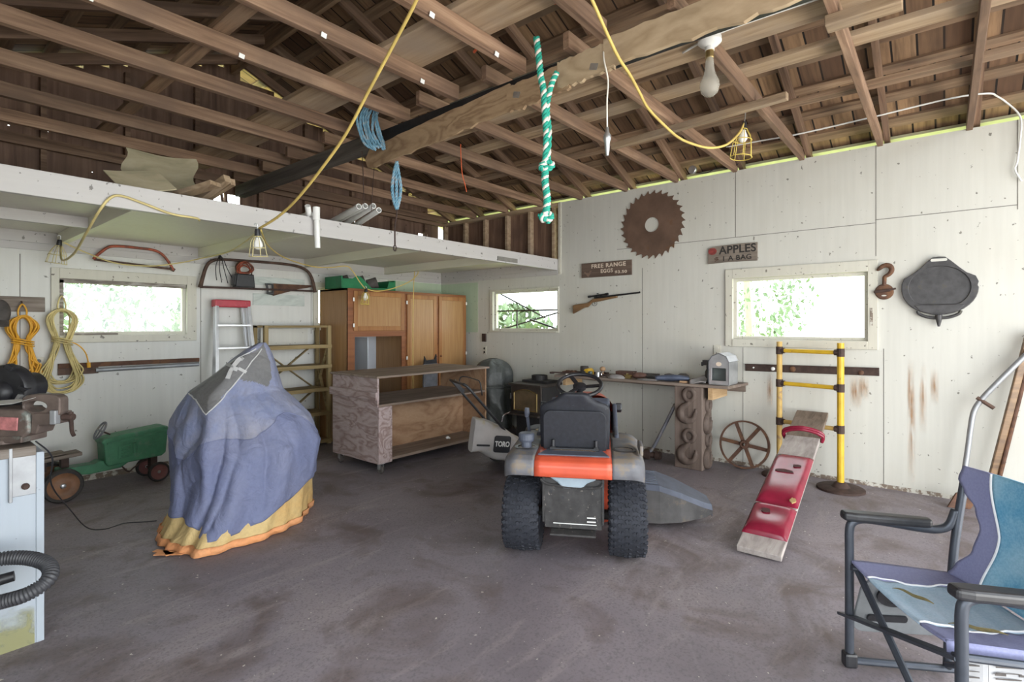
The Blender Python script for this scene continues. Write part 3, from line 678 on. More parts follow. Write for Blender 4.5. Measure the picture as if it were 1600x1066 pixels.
for i in range(6):
    rx_, rz_ = rnd.uniform(0.05, 0.09), rnd.uniform(0.04, 0.065); cx, cz = 2.515+rnd.uniform(-.012, .012), 2.015+rnd.uniform(-.02, .02); ty = rnd.uniform(-0.03, 0.02)
    b.tube([(cx+rx_*math.cos(a*PI/10), 5.845+ty+0.02*math.sin(a*PI/5), cz+rz_*math.sin(a*PI/10)) for a in range(20)], 0.0065, 6, True)
b.obj('wire_coil', 'red_paint', t, world=True, smooth='all')
b = MB(); b.tube(spline([(2.44, 5.845, 1.95), (2.43, 5.845, 2.03), (2.47, 5.845, 2.08), (2.55, 5.845, 2.085), (2.60, 5.845, 2.04), (2.595, 5.845, 1.95)], 5), 0.008, 6); b.obj('handle', 'brown_metal', t, world=True, smooth='all')
t = thing('hand_saw', 'rusty hand saw with a dark handle on the back wall', 'saw', (3.05, 5.92, 1.73))
b = MB(on_back(0, 0, 0.055)); b.prism([(2.86, 1.735), (2.86, 1.878), (3.335, 1.885), (3.335, 1.862), (3.15, 1.825)], 0.003); b.obj('blade', 'rust', t, world=True)
b = MB(on_back(0, 0, 0.048)); b.ringprism([(2.775, 1.875), (2.865, 1.875), (2.87, 1.80), (2.865, 1.745), (2.79, 1.755), (2.79, 1.80)], [(2.80, 1.86), (2.85, 1.86), (2.852, 1.81), (2.85, 1.775), (2.808, 1.775), (2.81, 1.81)], 0.02); b.obj('handle', 'black_plastic', t, world=True, bevel=0.004)
# rails under the window
t = thing('wall_rail', 'rusty bar over a grey pipe fixed below the back window', 'rail', (1.55, 5.93, 0.98))
b = MB(); b.span((0.99, 5.92, 1.025), (2.105, 5.958, 1.065)); b.obj('bar', 'rust', t, world=True, bevel=0.004)
b = MB(); b.cyl((1.25, 5.93, 0.995), (2.10, 5.93, 1.0), 0.020, 12); b.obj('pipe', 'dull_steel', t, world=True)
b = MB(); b.span((0.99, 5.93, 0.965), (1.27, 5.958, 1.025)); b.obj('bracket', 'brown_metal', t, world=True)
# step ladder, folded and leaned on the wall
t = thing('step_ladder', 'folded aluminium step ladder with a red cap leaning on the back wall', 'ladder', (2.40, 5.6, 0))
b = MB(); b.beam((2.205, 5.84, 1.63), (2.565, 5.84, 1.63), 0.11, 0.078); b.obj('top_cap', 'red_plastic', t, world=True, bevel=0.012, seg=3)
for xa, xb in ((2.225, 2.10), (2.545, 2.575)):
    b = MB(); b.beam((xa, 5.82, 1.61), (xb, 5.50, 0.0), 0.032, 0.065, up=(0, 1, 0.2)); b.obj('rail', 'aluminium', t, world=True, bevel=0.003)
    b = MB(); b.beam((xa+0.03*(1 if xa < 2.4 else -1), 5.885, 1.60), (xb, 5.62, 0.0), 0.025, 0.04, up=(0, 1, 0.2)); b.obj('rear_rail', 'aluminium', t, world=True)
for z in (0.30, 0.60, 0.90, 1.165, 1.40):
    k = z/1.61; b = MB(); b.box((2.338+0.047*k, 5.50+0.32*k, z), (0.455-0.14*k, 0.075, 0.022)); b.obj('step', 'aluminium', t, world=True, bevel=0.003)
# open shelf unit of yellow boards
t = thing('shelf_unit', 'open yellowish wooden shelf unit left of the orange cabinets', 'shelves', (3.03, 5.78, 0))
for x in (2.655, 3.405):
    for y in (5.64, 5.90): b = MB(); b.span((x-0.022, y-0.02, 0), (x+0.022, y+0.02, 1.40)); b.obj('post', 'shelf_wood_z', t, world=True, bevel=0.002)
for z in (0.05, 0.375, 0.655, 0.925, 1.16):
    b = MB(); b.span((2.677, 5.62, z-0.012), (3.383, 5.92, z+0.012)); b.span((2.633, 5.605, z-0.028), (3.427, 5.62, z+0.014)); b.obj('shelf', 'shelf_wood', t, world=True, bevel=0.002)
b = MB(); b.span((2.633, 5.63, 1.375), (3.427, 5.66, 1.40)); b.span((2.633, 5.88, 1.375), (3.427, 5.91, 1.40)); b.obj('top_rail', 'shelf_wood', t, world=True)
for p0, p1 in (((2.7, 5.935, 0.66), (3.36, 5.935, 1.16)), ((2.7, 5.945, 1.16), (3.36, 5.945, 0.66)), ((2.7, 5.935, 0.1), (3.36, 5.935, 0.6))):
    b = MB(); b.beam(p0, p1, 0.012, 0.04, up=(0, 1, 0)); b.obj('brace', 'shelf_wood', t, world=True)
for y in (5.77,):
    b = MB(); b.beam((3.40, 5.66, 0.40), (3.40, 5.88, 0.92), 0.012, 0.035, up=(1, 0, 0)); b.beam((3.40, 5.88, 0.68), (3.40, 5.66, 1.14), 0.012, 0.035, up=(1, 0, 0)); b.obj('brace', 'shelf_wood', t, world=True)
b = MB(); b.span((2.72, 5.90, 1.175), (3.28, 5.91, 1.365)); tag(b.obj('backing_board', 'wall_paint'), 'pale board standing on the top shelf of the yellow shelf unit', 'board')
b = MB(); b.span((2.72, 5.905, 0.07), (3.25, 5.93, 0.30)); tag(b.obj('backing_board', 'white_plastic'), 'white board standing on the bottom shelf of the yellow shelf unit', 'board')
# orange wooden cabinets
CX0, CX1, CX2, CY, CZ = 3.47, 4.305, 5.42, 5.35, 1.835
def cab_door(parent, x0, x1, z0, z1, knob=None, hinges=()):
    d = MB(); f = 0.055
    for a, c in (((x0, z0), (x0+f, z1)), ((x1-f, z0), (x1, z1)), ((x0+f, z0), (x1-f, z0+f)), ((x0+f, z1-f), (x1-f, z1))): d.span((a[0], CY-0.02, a[1]), (c[0], CY-0.002, c[1]))
    o = d.obj('door', 'cab_wood', parent, world=True, bevel=0.004)
    d = MB(); d.span((x0+f-0.002, CY-0.012, z0+f-0.002), (x1-f+0.002, CY-0.004, z1-f+0.002)); d.obj('door_panel', 'cab_panel', o, world=True)
    if knob: d = MB(); d.lathe([(0.006, 0), (0.006, 0.012), (0.013, 0.018), (0.011, 0.027), (0.002, 0.03)], 12); d.bm.transform(Matrix.Translation((knob[0], CY-0.02, knob[1])) @ Matrix.Rotation(PI/2, 4, 'X')); d.obj('knob', 'cab_dark', o, world=True, smooth=True)
    for hx, hz in hinges:
        d = MB(); d.box((hx, CY-0.024, hz), (0.022, 0.008, 0.045)); d.obj('hinge', 'white_plastic', o, world=True, bevel=0.003)
t = thing('oven_cabinet', 'orange wood tall cabinet with one upper door and an empty bay', 'cabinet', ((CX0+CX1)/2, 5.65, 0))
b = MB(); b.span((CX0, CY, 0.0), (CX0+0.02, 5.95, CZ)); b.span((CX1-0.02, CY, 0), (CX1, 5.95, CZ)); b.span((CX0, CY, CZ-0.02), (CX1, 5.95, CZ)); b.span((CX0+0.02, CY+0.01, 1.29), (CX1-0.02, 5.95, 1.31)); b.span((CX0+0.02, CY+0.01, 0.08), (CX1-0.02, 5.95, 0.1)); b.obj('body', 'cab_panel', t, world=True)
b = MB(); b.span((CX0, CY-0.004, 0), (CX0+0.095, CY+0.016, CZ)); b.span((CX1-0.05, CY-0.004, 0), (CX1, CY+0.016, CZ)); b.span((CX0+0.095, CY-0.004, CZ-0.03), (CX1-0.05, CY+0.016, CZ)); b.span((CX0+0.095, CY-0.004, 1.265), (CX1-0.05, CY+0.016, 1.335)); b.obj('face_frame', 'cab_dark', t, world=True)
plain('bay_white', (0.50, 0.53, 0.57), 0.5, 0, 0.06, 5)
b = MB(); b.span((CX0+0.02, 5.93, 0.1), (CX1-0.02, 5.945, 1.29)); b.span((CX0+0.33, CY+0.08, 0.1), (CX0+0.345, 5.93, 1.25)); b.obj('back_panel', 'bay_white', t, world=True)
cab_door(t, CX0+0.075, CX1-0.012, 1.335, CZ-0.028, None, ((CX0+0.068, CZ-0.13), (CX0+0.068, 1.40)))
t = thing('wardrobe_cabinet', 'orange wood tall cabinet with two long doors near the room corner', 'cabinet', ((CX1+CX2)/2, 5.65, 0))
b = MB(); b.span((CX1+0.002, CY, 0.0), (CX1+0.022, 5.95, CZ)); b.span((CX2-0.02, CY, 0), (CX2, 5.95, CZ)); b.span((CX1+0.002, CY, CZ-0.02), (CX2, 5.95, CZ)); b.span((CX1+0.022, 5.94, 0), (CX2-0.02, 5.95, CZ-0.02)); b.obj('body', 'cab_panel', t, world=True)
b = MB(); b.span((CX1+0.002, CY-0.002, 0), (CX1+0.05, CY+0.016, CZ)); b.span((CX2-0.03, CY-0.002, 0), (CX2, CY+0.016, CZ)); b.span((CX1+0.05, CY-0.002, CZ-0.04), (CX2-0.03, CY+0.016, CZ)); b.span((4.845, CY-0.002, 0), (4.885, CY+0.016, CZ-0.04)); b.obj('face_frame', 'cab_dark', t, world=True)
cab_door(t, CX1+0.03, 4.845, 0.06, CZ-0.035, (4.825, 0.98), ((CX1+0.02, CZ-0.14), (CX1+0.02, 0.98)))
cab_door(t, 4.885, CX2-0.012, 0.06, CZ-0.035, (4.905, 0.98), ((CX2-0.012, CZ-0.12), (CX2-0.012, 1.0)))
# green crate of tools on the cabinet
t = thing('crate', 'green plastic crate on top of the orange cabinet', 'crate', (3.79, 5.52, CZ))
b = MB(); x0, x1, y0, y1, z0, z1 = 3.42, 4.20, 5.40, 5.75, CZ+0.002, CZ+0.115
b.span((x0, y0, z0), (x1, y1, z0+0.01)); b.span((x0, y0, z0), (x0+0.02, y1, z1+0.03)); b.span((x1-0.02, y0, z0), (x1, y1, z1+0.02)); b.span((x0, y1-0.012, z0), (x1, y1, z1))
b.prism([(x0, z0), (x1, z0), (x1, z1), (x1-0.10, z1), (x1-0.13, z0+0.03), (x0+0.42, z0+0.02), (x0+0.27, z1+0.03), (x0+0.22, z1+0.045), (x0+0.15, z1+0.005), (x0, z1)], 0.012, Matrix(((1, 0, 0, 0), (0, 0, -1, y0+0.012), (0, 1, 0, 0), (0, 0, 0, 1)))); b.obj('body', 'green_plastic', t, world=True, bevel=0.003)
for x, y, r, h_, lab, nm in ((3.58, 5.58, 0.075, 0.11, 'dark round tin in the left end of the green crate', 'tin'), (3.80, 5.57, 0.085, 0.10, 'brown grey tin in the middle of the green crate', 'tin'), (3.97, 5.57, 0.07, 0.12, 'dark roll at the right end of the green crate', 'roll')):
    b = MB(); b.M = Matrix.Translation((x, y, CZ+0.09)) @ Matrix.Rotation(1.2, 4, 'Y') @ Matrix.Rotation(0.5, 4, 'X'); b.lathe([(r*0.5, -h_/2), (r, -h_/2), (r, h_/2), (r*0.6, h_/2), (r*0.6, h_/2-0.02)], 18); tag(b.obj(nm, 'dusty_dark', smooth=True), lab, nm)
# small black panel with two points, standing behind the island
t = thing('pointed_panel', 'small black board with two pointed corners behind the plywood island', 'board', (4.62, 5.18, 0))
b = MB(on_back(4.58, 0, 0, Y=5.18)); b.prism([(-0.11, 0.90), (-0.10, 1.0), (-0.07, 0.945), (0.07, 0.955), (0.10, 1.02), (0.11, 0.90)], 0.02); b.obj('black_top', 'black_plastic', t, world=True)
b = MB(); b.span((4.46, 5.16, 0.0), (4.70, 5.18, 0.90)); b.obj('grey_board', 'grey_plastic', t, world=True)
# ================================================================== on the loft
wood('cardboard', (0.36, 0.34, 0.22), (0.55, 0.48, 0.32), (0.65, 0.58, 0.42), 'X', scale=8, stretch=0.4)
plain('dark_cloth', (0.06, 0.055, 0.05), 0.9)
ZL = 2.237
b = MB(); b.M = Matrix.Translation((1.30, 4.22, 2.45)) @ Euler((1.0, 0.0, -0.25)).to_matrix().to_4x4(); b.grid(lambda u, v: (-0.25+0.42*u+0.02*math.sin(9*v), -0.21+0.42*v, 0.015*math.sin(5*u+2*v)), 12, 10); tag(b.obj('sheet_scrap', 'cardboard', solid=0.006), 'tan stiff sheet scrap propped up on the loft', 'sheet')
b = MB(); b.M = Matrix.Translation((1.08, 3.98, 2.33)) @ Euler((0.6, -0.15, 0.1)).to_matrix().to_4x4(); b.grid(lambda u, v: (-0.17+0.30*u, -0.16+0.28*v, 0.03*u*u), 8, 8); tag(b.obj('sheet_scrap', 'cardboard', solid=0.005), 'folded pale sheet scrap leaning beside the bigger one on the loft', 'sheet')
for p0, p1, wd, h_, lab in (((1.26, 4.05, ZL+0.03), (1.42, 3.72, 2.34), 0.09, 0.03, 'brown plank stub sticking out over the loft edge beside the sheet scraps'), ((1.42, 4.1, ZL+0.03), (1.51, 3.76, 2.40), 0.05, 0.05, 'dark timber stub with a split end on the loft'), ((1.52, 4.4, ZL+0.06), (1.57, 3.82, 2.40), 0.035, 0.045, 'single square batten sticking up over the loft edge')):
    b = MB(); b.beam(p0, p1, wd, h_); tag(b.obj('timber_offcut', 'tan_wood_y', bevel=0.003), lab, 'timber')
pvc = []
for i, (xa, za, xb, zb, d) in enumerate(((2.56, 2.345, 2.72, ZL+0.10, 1.25), (2.62, 2.36, 2.79, ZL+0.115, 1.28), (2.70, 2.375, 2.87, ZL+0.06, 1.32), (2.755, 2.35, 2.93, ZL+0.045, 1.2))):
    b = MB(); b.lathe([(0.026, 0), (0.020, 0), (0.020, 0.05)], 14, cap=False)
    p0 = Vector((xa-0.08, 3.66, za+0.02)); p1 = Vector((xb-0.02, 3.66+d, zb-0.05)); q = (p1-p0).to_track_quat('Z', 'Y').to_matrix().to_4x4()
    b = MB(); b.M = Matrix.Translation(p0) @ q; Ln = (p1-p0).length
    b.lathe([(0.016, 0.2), (0.018, 0.0), (0.024, 0.0), (0.024, Ln), (0.001, Ln)], 14, cap=False)
    tag(b.obj('pvc_pipe', 'white_plastic', smooth=True), ['first white plastic pipe from the left poking over the loft edge', 'second white plastic pipe from the left on the loft edge', 'third white plastic pipe from the left on the loft edge', 'rightmost white plastic pipe on the loft edge'][i], 'pipe', 'white pipes on the loft')
b = MB(); b.cyl((2.155, 3.745, 2.30), (2.165, 3.745, 2.0), 0.021, 14); b.lathe([(0.027, 0), (0.027, 0.10)], 14, (2.155, 3.745, 2.215)); b.cyl((2.155, 3.745, 2.262), (2.16, 4.0, 2.27), 0.022, 12); tag(b.obj('pvc_tee', 'white_plastic', smooth=True), 'white plastic pipe tee hanging down over the loft edge', 'pipe')
b = MB(); b.tube(spline([(2.085, 3.75, 2.315), (2.115, 3.79, 2.27), (2.13, 3.86, 2.263), (2.15, 4.15, 2.263)], 6), 0.022, 12); tag(b.obj('pvc_elbow', 'white_plastic', smooth=True), 'short bent white plastic pipe beside the hanging tee', 'pipe')
# ================================================================== left: workbench, vise, grinder, vacuum hose, toy tractor
plain('hose_grey', (0.045, 0.046, 0.052), 0.5, 0, 0.2, 20)
plain('vise_metal', (0.15, 0.115, 0.10), 0.6, 0.45, 0.3, 14, 0.2, spot=(0.22, 0.24, 0.22), spot_at=0.58)
plain('vise_red', (0.42, 0.16, 0.16), 0.6, 0, 0.3, 40)
painted('bench_paint', (0.37, 0.42, 0.48), (0.34, 0.35, 0.34))
t = thing('workbench', 'white painted workbench end at the left edge of the photo', 'workbench', (0, 3.4, 0))
b = MB(); b.span((-0.6, 3.09, 0.0), (0.44, 3.75, 0.83)); b.obj('cabinet_body', 'bench_paint', t, world=True)
b = MB(); b.span((0.44, 3.085, 0.0), (0.468, 3.75, 0.84)); b.obj('corner_board', 'bench_paint', t, world=True, bevel=0.003)
b = MB(); b.span((-0.6, 3.075, 0.83), (0.44, 3.76, 0.872)); b.obj('worktop', 'weathered', t, world=True, bevel=0.004)
b = MB(); b.span((0.352, 3.074, 0.64), (0.364, 3.09, 0.872)); b.span((0.352, 3.082, 0.66), (0.44, 3.09, 0.872)); b.obj('angle_bracket', 'dull_steel', t, world=True, bevel=0.002)
b = MB(); b.lathe([(0.014, 0), (0.014, 0.01), (0.008, 0.014)], 10); b.bm.transform(Matrix.Translation((0.405, 3.082, 0.70)) @ Matrix.Rotation(PI/2, 4, 'X')); b.lathe([(0.009, 0), (0.009, 0.002)], 10); b.obj('bolt', 'dark_rust', t, world=True)
m, nt, bb_ = _nt('mossy_stain'); v = coord(nt, (1, 1, 1), rand=False); f = noise(nt, v, 7, 5, 0.6, 0.4)
tcn = N(nt, 'ShaderNodeTexCoord'); sep = N(nt, 'ShaderNodeSeparateXYZ'); nt.links.new(tcn.outputs['Generated'], sep.inputs[0])
sb = N(nt, 'ShaderNodeMath', operation='SUBTRACT'); nt.links.new(f, sb.inputs[0]); mz = N(nt, 'ShaderNodeMath', operation='MULTIPLY'); mz.inputs[1].default_value = 0.42; nt.links.new(sep.outputs[2], mz.inputs[0]); nt.links.new(mz.outputs[0], sb.inputs[1])
nt.links.new(ramp(nt, sb.outputs[0], [(0.24, (0, 0, 0)), (0.46, (0.75,)*3)]), bb_.inputs['Alpha']); bb_.inputs['Base Color'].default_value = (0.30, 0.29, 0.13, 1); bb_.inputs['Roughness'].default_value = 0.9
b = MB(); b.grid(lambda u, q: (0.1+0.336*u, 3.0885, 0.0+0.30*q), 1, 1); b.obj('moss_stain', 'mossy_stain', t, world=True)
# bench vise: x along the jaws
t = thing('bench_vise', 'rusty bench vise with a faded red badge on the white workbench', 'vise', (0.40, 3.19, 0.873), math.radians(-50.4))
ox = -0.025   # local x of photo column 52
b = MB(); b.lathe([(0.085, 0), (0.085, 0.018), (0.06, 0.03)], 20, (-0.08, 0.02, 0)); b.box((-0.10, 0.02, 0.024), (0.30, 0.13, 0.03)); b.obj('swivel_base', 'vise_metal', t, bevel=0.005)
b = MB(); b.prism([(-0.095, 0.03), (0.05, 0.03), (0.078, 0.055), (0.072, 0.135), (0.04, 0.155), (-0.10, 0.16), (-0.115, 0.13)], 0.12, Matrix.Translation((0, 0.08, 0)) @ Matrix.Rotation(PI/2, 4, 'X')); b.obj('body', 'vise_metal', t, bevel=0.012, seg=3)
b = MB(); b.box((-0.02, -0.043, 0.095), (0.105, 0.006, 0.058), (0, 0.05, 0)); b.obj('badge', 'vise_red', t, bevel=0.004)
b = MB(); b.box((-0.19, 0.02, 0.10), (0.16, 0.08, 0.075)); b.box((-0.26, 0.02, 0.125), (0.1, 0.07, 0.03)); b.obj('anvil', 'vise_metal', t, bevel=0.008)
b = MB(); out = []; inn = []
for i in range(28):
    a = 2*PI*i/28; out.append((0.112+0.084*max(-1, min(1, 1.22*math.cos(a))), 0.168+0.052*max(-1, min(1, 1.2*math.sin(a))))); inn.append((0.088+0.050*math.cos(a), 0.167+0.024*math.sin(a)))
b.ringprism(out, inn, 0.05, Matrix.Translation((0, 0.03, 0)) @ Matrix.Rotation(PI/2, 4, 'X')); b.obj('pipe_jaw', 'vise_metal', t, bevel=0.005)
b = MB(); b.prism([(0.075, 0.045), (0.10, 0.045), (0.115, 0.082), (0.185, 0.088), (0.188, 0.140), (0.08, 0.138)], 0.09, Matrix.Translation((0, 0.06, 0)) @ Matrix.Rotation(PI/2, 4, 'X')); b.obj('front_jaw', 'vise_metal', t, bevel=0.006)
b = MB(); b.box((0.176, -0.02, 0.120), (0.026, 0.03, 0.062)); b.obj('jaw_face', 'dull_steel', t, bevel=0.004)
b = MB(); b.cyl((0.188, 0.01, 0.115), (0.232, 0.01, 0.115), 0.016, 12); b.cyl((0.222, 0.01, 0.138), (0.222, 0.01, 0.092), 0.009, 10); b.obj('screw', 'dark_rust', t)
b = MB(); b.tube(spline([(0.222, 0.01, 0.12), (0.232, 0.0, 0.09), (0.243, -0.01, 0.055), (0.256, -0.015, 0.036)], 5), 0.008, 8); b.obj('handle', 'dark_rust', t)
b = MB(); b.M = Matrix.Translation((-0.05, -0.03, 0.185)) @ Euler((0.1, -0.05, 0.1)).to_matrix().to_4x4(); b.grid(lambda u, q: (-0.09+0.20*u+0.0*q, -0.05+0.1*q, 0.045*max(0, u-0.62)), 10, 2); tag(b.obj('paper_slip', 'white_plastic', solid=0.001), 'white paper slip lying on the bench vise', 'paper')
bpy.data.objects['paper_slip'].location = Vector((0.385, 3.19, 1.05)); bpy.data.objects['paper_slip'].rotation_euler = (0, 0, math.radians(-50.4))
# bench grinder
t = thing('bench_grinder', 'black round bench grinder at the left edge behind the vise', 'grinder', (0.40, 3.50, 0.873), math.radians(-50.4))
b = MB(); b.lathe([(0.001, -0.04), (0.115, -0.04), (0.122, -0.03), (0.122, 0.02), (0.112, 0.03), (0.001, 0.03)], 32, (0, 0, 0.215), 'Y', cap=False); b.obj('wheel_guard', 'black_plastic', t, smooth=True)
b = MB(); b.lathe([(0.055, -0.035), (0.052, -0.06), (0.035, -0.078), (0.001, -0.085)], 24, (0.005, 0, 0.205), 'Y', cap=False); b.obj('hub_cover', 'black_plastic', t, smooth=True)
for q_ in (((0.045, -0.03, 0.325), (0.04, 0.04, 0.025), (0, 0.5, 0)), ((0.105, -0.03, 0.225), (0.035, 0.04, 0.018), (0, 0.5, 0))):
    b = MB(); b.box(*q_); b.obj('spark_guard', 'black_plastic', t, bevel=0.004)
b = MB(); b.box((0.098, -0.045, 0.185), (0.016, 0.03, 0.03), (0, 0.6, 0)); b.obj('tool_rest', 'galvanised', t, bevel=0.003)
b = MB(); b.cyl((-0.02, 0.03, 0.215), (-0.02, 0.16, 0.215), 0.07, 24); b.obj('motor', 'black_plastic', t, smooth=True)
b = MB(); b.box((0, 0.07, 0.06), (0.12, 0.18, 0.12), taper=(0.7, 0.8)); b.obj('pedestal', 'black_plastic', t, bevel=0.006)
# shop vacuum hose looped in front of the bench
def corrugated(b, pts, r, pitch=0.011, amp=0.0022, n=14):
    P = spline(pts, 8); Ls = [0]
    for i in range(1, len(P)): Ls.append(Ls[-1] + (P[i]-P[i-1]).length)
    out = []; rad = []; k = 0; N_ = int(Ls[-1]/pitch*4)
    for i in range(N_+1):
        d = Ls[-1]*i/N_
        while k < len(Ls)-2 and Ls[k+1] < d: k += 1
        f_ = (d-Ls[k])/max(1e-9, Ls[k+1]-Ls[k]); out.append(P[k].lerp(P[k+1], f_)); rad.append(r + amp*(1 if i % 4 in (0, 1) else -1))
    return b.tube(out, r, n, radii=rad)
t = thing('shop_vacuum', 'dark ribbed vacuum hose looped in front of the white workbench', 'vacuum hose', (-0.25, 2.45, 0))
b = MB(); corrugated(b, [(-0.12, 2.62, 0.50), (0.10, 2.88, 0.445), (0.27, 2.92, 0.463), (0.37, 2.88, 0.458), (0.432, 2.79, 0.435), (0.425, 2.72, 0.40), (0.36, 2.72, 0.365), (0.26, 2.78, 0.34), (0.10, 2.8, 0.30), (-0.1, 2.72, 0.22)], 0.026); b.obj('hose', 'hose_grey', t, world=True, smooth='all')
b = MB(); b.tube([(0.12, 2.93, 0.375), (0.26, 2.895, 0.388), (0.30, 2.885, 0.39), (0.345, 2.875, 0.395)], 0.024, 14, radii=[0.026, 0.025, 0.021, 0.020]); b.obj('wand', 'black_plastic', t, world=True, smooth=True)
b = MB(); b.cyl((0.24, 2.792, 0.338), (0.20, 2.795, 0.33), 0.032, 14); b.obj('cuff', 'black_plastic', t, world=True)
b = MB(); b.lathe([(0.17, 0.03), (0.19, 0.06), (0.19, 0.42), (0.17, 0.46), (0.12, 0.56), (0.001, 0.57)], 28, (-0.25, 2.55, 0)); b.lathe([(0.15, 0.0), (0.2, 0.0), (0.2, 0.03), (0.15, 0.03)], 28, (-0.25, 2.55, 0)); b.obj('drum', 'black_plastic', t, world=True, smooth=True)
b = MB(); b.tube(spline([(0.43, 3.02, 0.90), (0.50, 3.12, 0.80), (0.55, 3.45, 0.60), (0.70, 3.9, 0.34), (0.85, 4.25, 0.10), (0.98, 4.42, 0.008), (1.10, 4.45, 0.006), (1.19, 4.38, 0.006), (1.26, 4.33, 0.006)], 6), 0.0035, 6); tag(b.obj('power_lead', 'black_plastic', smooth='all'), 'thin dark lead drooping from the vise to the covered bike', 'cord')
# toy pedal tractor
plain('toy_green', (0.05, 0.19, 0.10), 0.5, 0.1, 0.22, 12, spot=(0.10, 0.20, 0.14), spot_at=0.6)
plain('toy_rim', (0.20, 0.095, 0.045), 0.6, 0, 0.3, 12); plain('toy_rim_red', (0.16, 0.06, 0.055), 0.6); plain('old_rubber', (0.03, 0.027, 0.026), 0.8, 0, 0.3, 20)
t = thing('pedal_tractor', 'old green toy pedal tractor against the back wall', 'toy tractor', (0.914, 5.55, 0), 0.05)
side = Matrix.Rotation(PI/2, 4, 'X')
b = MB(); b.prism([(0.30, 0.23), (0.32, 0.20), (0.72, 0.215), (0.755, 0.24), (0.775, 0.475), (0.74, 0.482), (0.42, 0.455), (0.29, 0.435), (0.27, 0.405), (0.29, 0.39)], 0.20, Matrix.Translation((0, 0.10, 0)) @ side); b.obj('hood', 'toy_green', t, bevel=0.018, seg=3)
b = MB(); b.prism([(0.385, 0.25), (0.52, 0.262), (0.53, 0.30), (0.525, 0.375), (0.39, 0.36)], 0.212, Matrix.Translation((0, 0.106, 0)) @ side)
for k in range(4): b.box((0.445, -0.108, 0.275+0.024*k), (0.07, 0.012, 0.010), (0, -0.1, 0))
b.box((0.505, -0.108, 0.325), (0.02, 0.02, 0.09)); b.obj('engine_relief', 'toy_green', t, bevel=0.005)
b = MB(); b.beam((0.31, -0.102, 0.395), (0.76, -0.102, 0.44), 0.012, 0.016); b.obj('hood_rib', 'toy_green', t)
b = MB(); b.prism([(0.0, 0.19), (0.20, 0.155), (0.42, 0.165), (0.50, 0.215), (0.34, 0.235), (0.27, 0.255), (0.23, 0.235), (0.0, 0.24)], 0.13, Matrix.Translation((0, 0.065, 0)) @ side); b.obj('chassis', 'toy_green', t, bevel=0.008)
b = MB(); b.box((0.02, 0, 0.335), (0.26, 0.17, 0.03), (0, -0.06, 0)); b.box((-0.03, 0, 0.36), (0.16, 0.16, 0.012), (0, -0.06, 0)); b.obj('seat', 'weathered', t, bevel=0.006)
b = MB(); b.box((0.05, 0, 0.28), (0.05, 0.06, 0.10)); b.box((-0.08, 0, 0.28), (0.03, 0.05, 0.1)); b.obj('seat_bracket', 'dark_rust', t)
b = MB(); b.M = Matrix.Translation((0.29, 0, 0.50)) @ Matrix.Rotation(-1.05, 4, 'Y'); b.tube([(0.075*math.cos(a*PI/12), 0.075*math.sin(a*PI/12), 0) for a in range(24)], 0.008, 8, True); b.box((0, 0, 0), (0.15, 0.012, 0.006)); b.box((0, 0, 0), (0.012, 0.15, 0.006)); b.obj('steering_wheel', 'grey_plastic', t, smooth=True)
b = MB(); b.cyl((0.29, 0, 0.50), (0.36, 0, 0.455), 0.007, 8); b.obj('steering_column', 'dark_rust', t)
b = MB(); b.cyl((0, -0.2, 0.132), (0, 0.2, 0.132), 0.012, 8); b.obj('axle', 'dark_rust', t)
b = MB(); b.cyl((0.68, -0.16, 0.086), (0.68, 0.16, 0.086), 0.009, 8); b.box((0.68, 0, 0.15), (0.05, 0.08, 0.14)); b.obj('axle', 'dark_rust', t)
b = MB(); b.tube(spline([(0.42, -0.09, 0.18), (0.46, -0.11, 0.13), (0.50, -0.11, 0.155), (0.56, -0.10, 0.19), (0.60, -0.10, 0.20)], 4), 0.006, 6); b.obj('pedal_rod', 'dark_rust', t)
def toy_wheel(x, y, z, R_, wd, rim):
    b = MB(); b.lathe([(R_*0.78, -wd/2), (R_*0.93, -wd/2), (R_, -wd*0.25), (R_, wd*0.25), (R_*0.93, wd/2), (R_*0.78, wd/2)], 28, (x, y, z), 'Y', cap=False); o = b.obj('wheel', 'old_rubber', t, smooth=True)
    b = MB(); b.lathe([(0.001, -wd*0.25), (R_*0.20, -wd*0.25), (R_*0.34, -wd*0.1), (R_*0.6, -wd*0.12), (R_*0.79, -wd*0.4), (R_*0.80, wd*0.4), (0.001, wd*0.25)], 28, (x, y, z), 'Y', cap=False); b.obj('rim', rim, o, smooth=True)
    b = MB(); b.ball((x, y-wd*0.28, z), R_*0.16, (1, 0.5, 1), 10); b.obj('hub_cap', 'galvanised', o, smooth=True)
for sy in (-1, 1):
    toy_wheel(0.0, 0.18*sy, 0.132, 0.132, 0.06, 'toy_rim'); toy_wheel(0.68, 0.145*sy, 0.086, 0.086, 0.035, 'toy_rim_red')
# ================================================================== middle: island, covered bike, stove, covered barbecue, push mower
plywood('island_ply', (0.17, 0.105, 0.085), (0.34, 0.255, 0.225), 'X', 3.2, stretch=0.6)
plywood('island_ply_z', (0.20, 0.13, 0.115), (0.40, 0.32, 0.31), 'Y', 6.0, stretch=0.30)
plywood('back_ply', (0.26, 0.14, 0.075), (0.40, 0.25, 0.15), 'X', 2.2, stretch=0.5)
wood('top_ply', (0.14, 0.10, 0.075), (0.235, 0.175, 0.135), (0.32, 0.25, 0.20), 'X', scale=14, vary=0.1, stretch=0.15)
t = thing('workshop_island', 'plywood island on castors with an open shelf front', 'island', (3.72, 4.44, 0))
x0, x1, y0, y1 = 2.955, 4.46, 4.07, 4.82
b = MB(); b.span((2.935, 4.045, 0.905), (4.485, 4.84, 0.925)); b.obj('worktop', 'top_ply', t, world=True, bevel=0.002)
